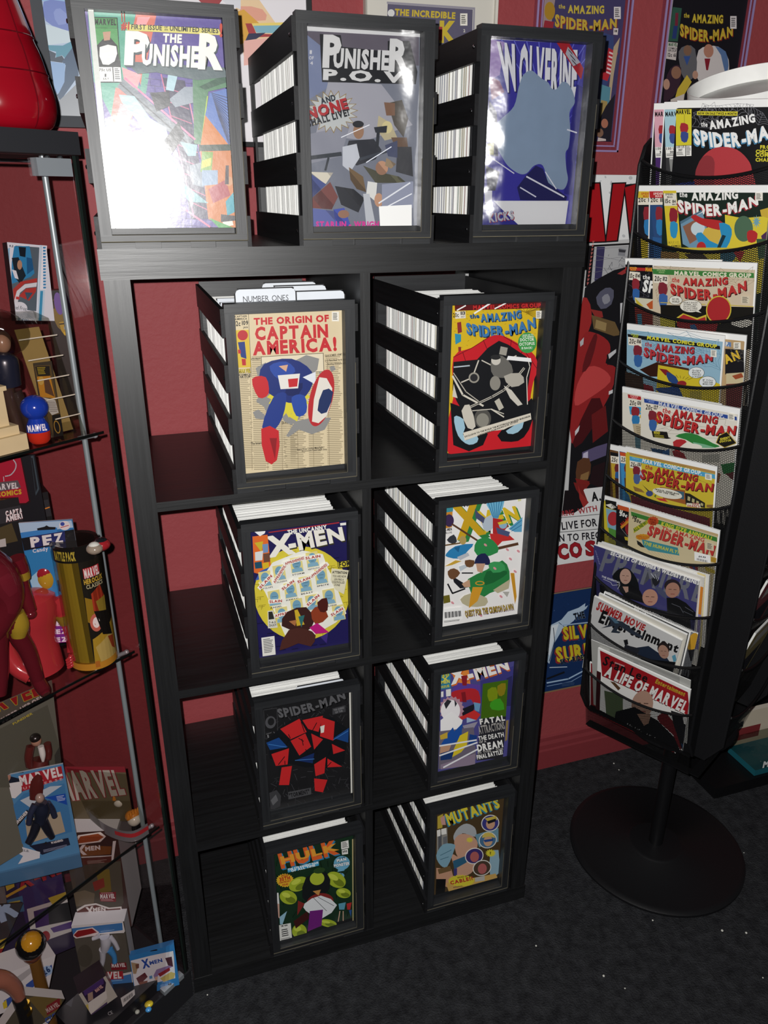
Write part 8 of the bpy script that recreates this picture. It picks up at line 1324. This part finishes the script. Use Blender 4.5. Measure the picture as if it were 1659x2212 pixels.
def art_xb(s):
    s.view(0, 1780, 4.1475); s.R('17181c', 0, 0, 1, 1); s.P('3a3c44', (560, 1600), (640, 1400), (700, 1380), (640, 1640)); s.T('X-MEN', 545, 1465, 960, 1190, 150, '8a8c90', b=0); s.T('X', 552, 1460, 640, 1400, 130, '26272c', b=0)
    s.P('b0b0ac', (1080, 1560), (1205, 1480), (1210, 1530), (1100, 1640))
    for i in range(12): s.L('2a2a2c', 3 + i % 3, (1105 + i * 7, 1570 - i * 5), (1110 + i * 7, 1600 - i * 5))
    s.T('CE', 975, 1720, 1015, 1700, 30, '9a9a9c', b=0)
s = Sheet(CP(.225, .115, zb + .032), -E1, -E2, .165, .10, (0, 0), 1.0); art_xb(s); s.mb.slab(s.O, s.U * s.w, s.V * s.h, -s.n * .0318, '17181c'); tag(s.mb.build('game_box', 'print', origin=s.O), 'flat black box with outlined letters and a barcode, cabinet base', 'box')
def art_pu(s):
    s.view(0, 1780, 4.1475); s.R('b8b4a8', 0, 0, 1, 1); s.P('2c1c38', (690, 1440), (900, 1340), (950, 1420), (940, 1500), (800, 1620)); s.P('48306a', (740, 1480), (925, 1370), (930, 1430), (760, 1540)); s.P('a08878', (785, 1520), (830, 1500), (835, 1570), (790, 1590)); s.T('MARVEL', 862, 1508, 925, 1460, 26, 'd8a8a0', b=2); s.P('c4b45a', (735, 1640), (790, 1610), (800, 1700), (760, 1730)); s.P('d0ccc4', (790, 1600), (950, 1490), (960, 1560), (800, 1720)); s.P('3a2450', (780, 1730), (960, 1590), (960, 1650), (830, 1790)); s.G('a898b8', 800, 1750, 950, 1640, 806, 1775, 2)
stand((170, 2148), (228, 2108), (180, 2205), zb, .04, art_pu, 'mini_box', 'small purple window box at the bottom of the cabinet', 'box', yaw=-18, base='b8b4a8', side='241a20', at=CP(.178, .045, zb + .0))
def art_bag(s):
    s.view(200, 2000, 6.381); s.R('2f78b4', 0, 0, 1, 1); s.P('15171c', (780, 335), (850, 318), (895, 325), (890, 340), (800, 352)); s.P('d4d4d8', (525, 480), (800, 410), (1110, 345), (1120, 420), (1140, 720), (580, 850)); s.T('X', 690, 585, 795, 560, 110, '24489a', b=2); s.T('MEN', 790, 536, 965, 492, 46, '24489a', b=2); s.P('a08a6a', (530, 500), (640, 520), (600, 660), (560, 660), sm=1); s.P('6c4436', (590, 530), (640, 520), (640, 580), (600, 590)); s.P('5a2028', (600, 720), (720, 640), (760, 700), (700, 760), (640, 800), sm=1); s.P('8a74a0', (840, 680), (880, 600), (1060, 540), (1100, 560), (920, 660), (860, 740), sm=1); s.P('8c2430', (900, 660), (1060, 570), (1070, 610), (930, 700)); s.P('c0b068', (930, 720), (1080, 630), (1140, 650), (1120, 720), (980, 770), sm=1); s.P('4f86b4', (780, 690), (820, 680), (825, 720), (785, 730)); s.P('4a2a34', (1000, 440), (1090, 420), (1110, 560), (1040, 540), sm=1); s.P('7a4a3c', (640, 770), (760, 750), (740, 830), (650, 840), sm=1); s.P('c8a48c', (860, 700), (900, 690), (890, 760), (860, 770)); s.P('2f78b4', (580, 850), (1140, 770), (1190, 720), (1190, 840), (600, 990)); s.G('4a6484', 640, 860, 880, 820, 645, 890, 2)
stand((279, 2066), (376, 2040), (294, 2153), zb, .012, art_bag, 'snack_bag', 'blue and white foil bag at the right front of the cabinet base', 'bag', yaw=None, base='2f78b4', side='2a6ca4', at=CP(.105, .040, zb), lean=.08, mat='glossprint')
p = onz(322, 2172, zb); t = empty('toy_figure', (p.x, p.y, zb), 'tiny yellow and blue toy lying on the cabinet base', 'toy')
q = MB(); q.ball(p + ZZ * .004, (.0085, .007, .005), 'c8b42c', 12); q.build('head', 'plastic', t, smooth=True)
q = MB(); q.ball(p + ZZ * .0035 + E1 * .007 - E2 * .008, (.006, .0055, .004), '3f86c0', 10); q.build('body', 'plastic', t, smooth=True)
p = onz(297, 2188, zb); q = MB(); q.ball(p + ZZ * .003, (.0045, .0045, .0035), 'b8c0b4', 10); tag(q.build('pebble', 'gloss', smooth=True), 'pale glassy bead on the cabinet base beside the tiny toy', 'bead')
def art_cy(s):
    s.view(0, 1780, 4.1475); s.R('4a4638', 0, 0, 1, 1); s.P('6a5a30', (250, 1560), (540, 1480), (560, 1660), (400, 1740), sm=1); s.P('7a2226', (415, 1630), (535, 1555), (540, 1640), (420, 1715)); s.T('MARVEL', 425, 1690, 535, 1625, 36, 'b8a09a', b=2); s.P('c8c8c4', (380, 1790), (595, 1640), (605, 1710), (430, 1830)); s.P('33509a', (520, 1690), (580, 1660), (575, 1720), (530, 1750)); s.T('CYCLE', 420, 1788, 550, 1708, 46, '33509a', b=2)
stand((55, 2150), (140, 2158), (70, 2240), zb, .02, art_cy, 'toy_box', 'brown window box with a red label, cut by the picture foot inside the cabinet', 'box', yaw=-16, base='4a4638', side='c4c4c0', at=CP(.225, .02, zb))
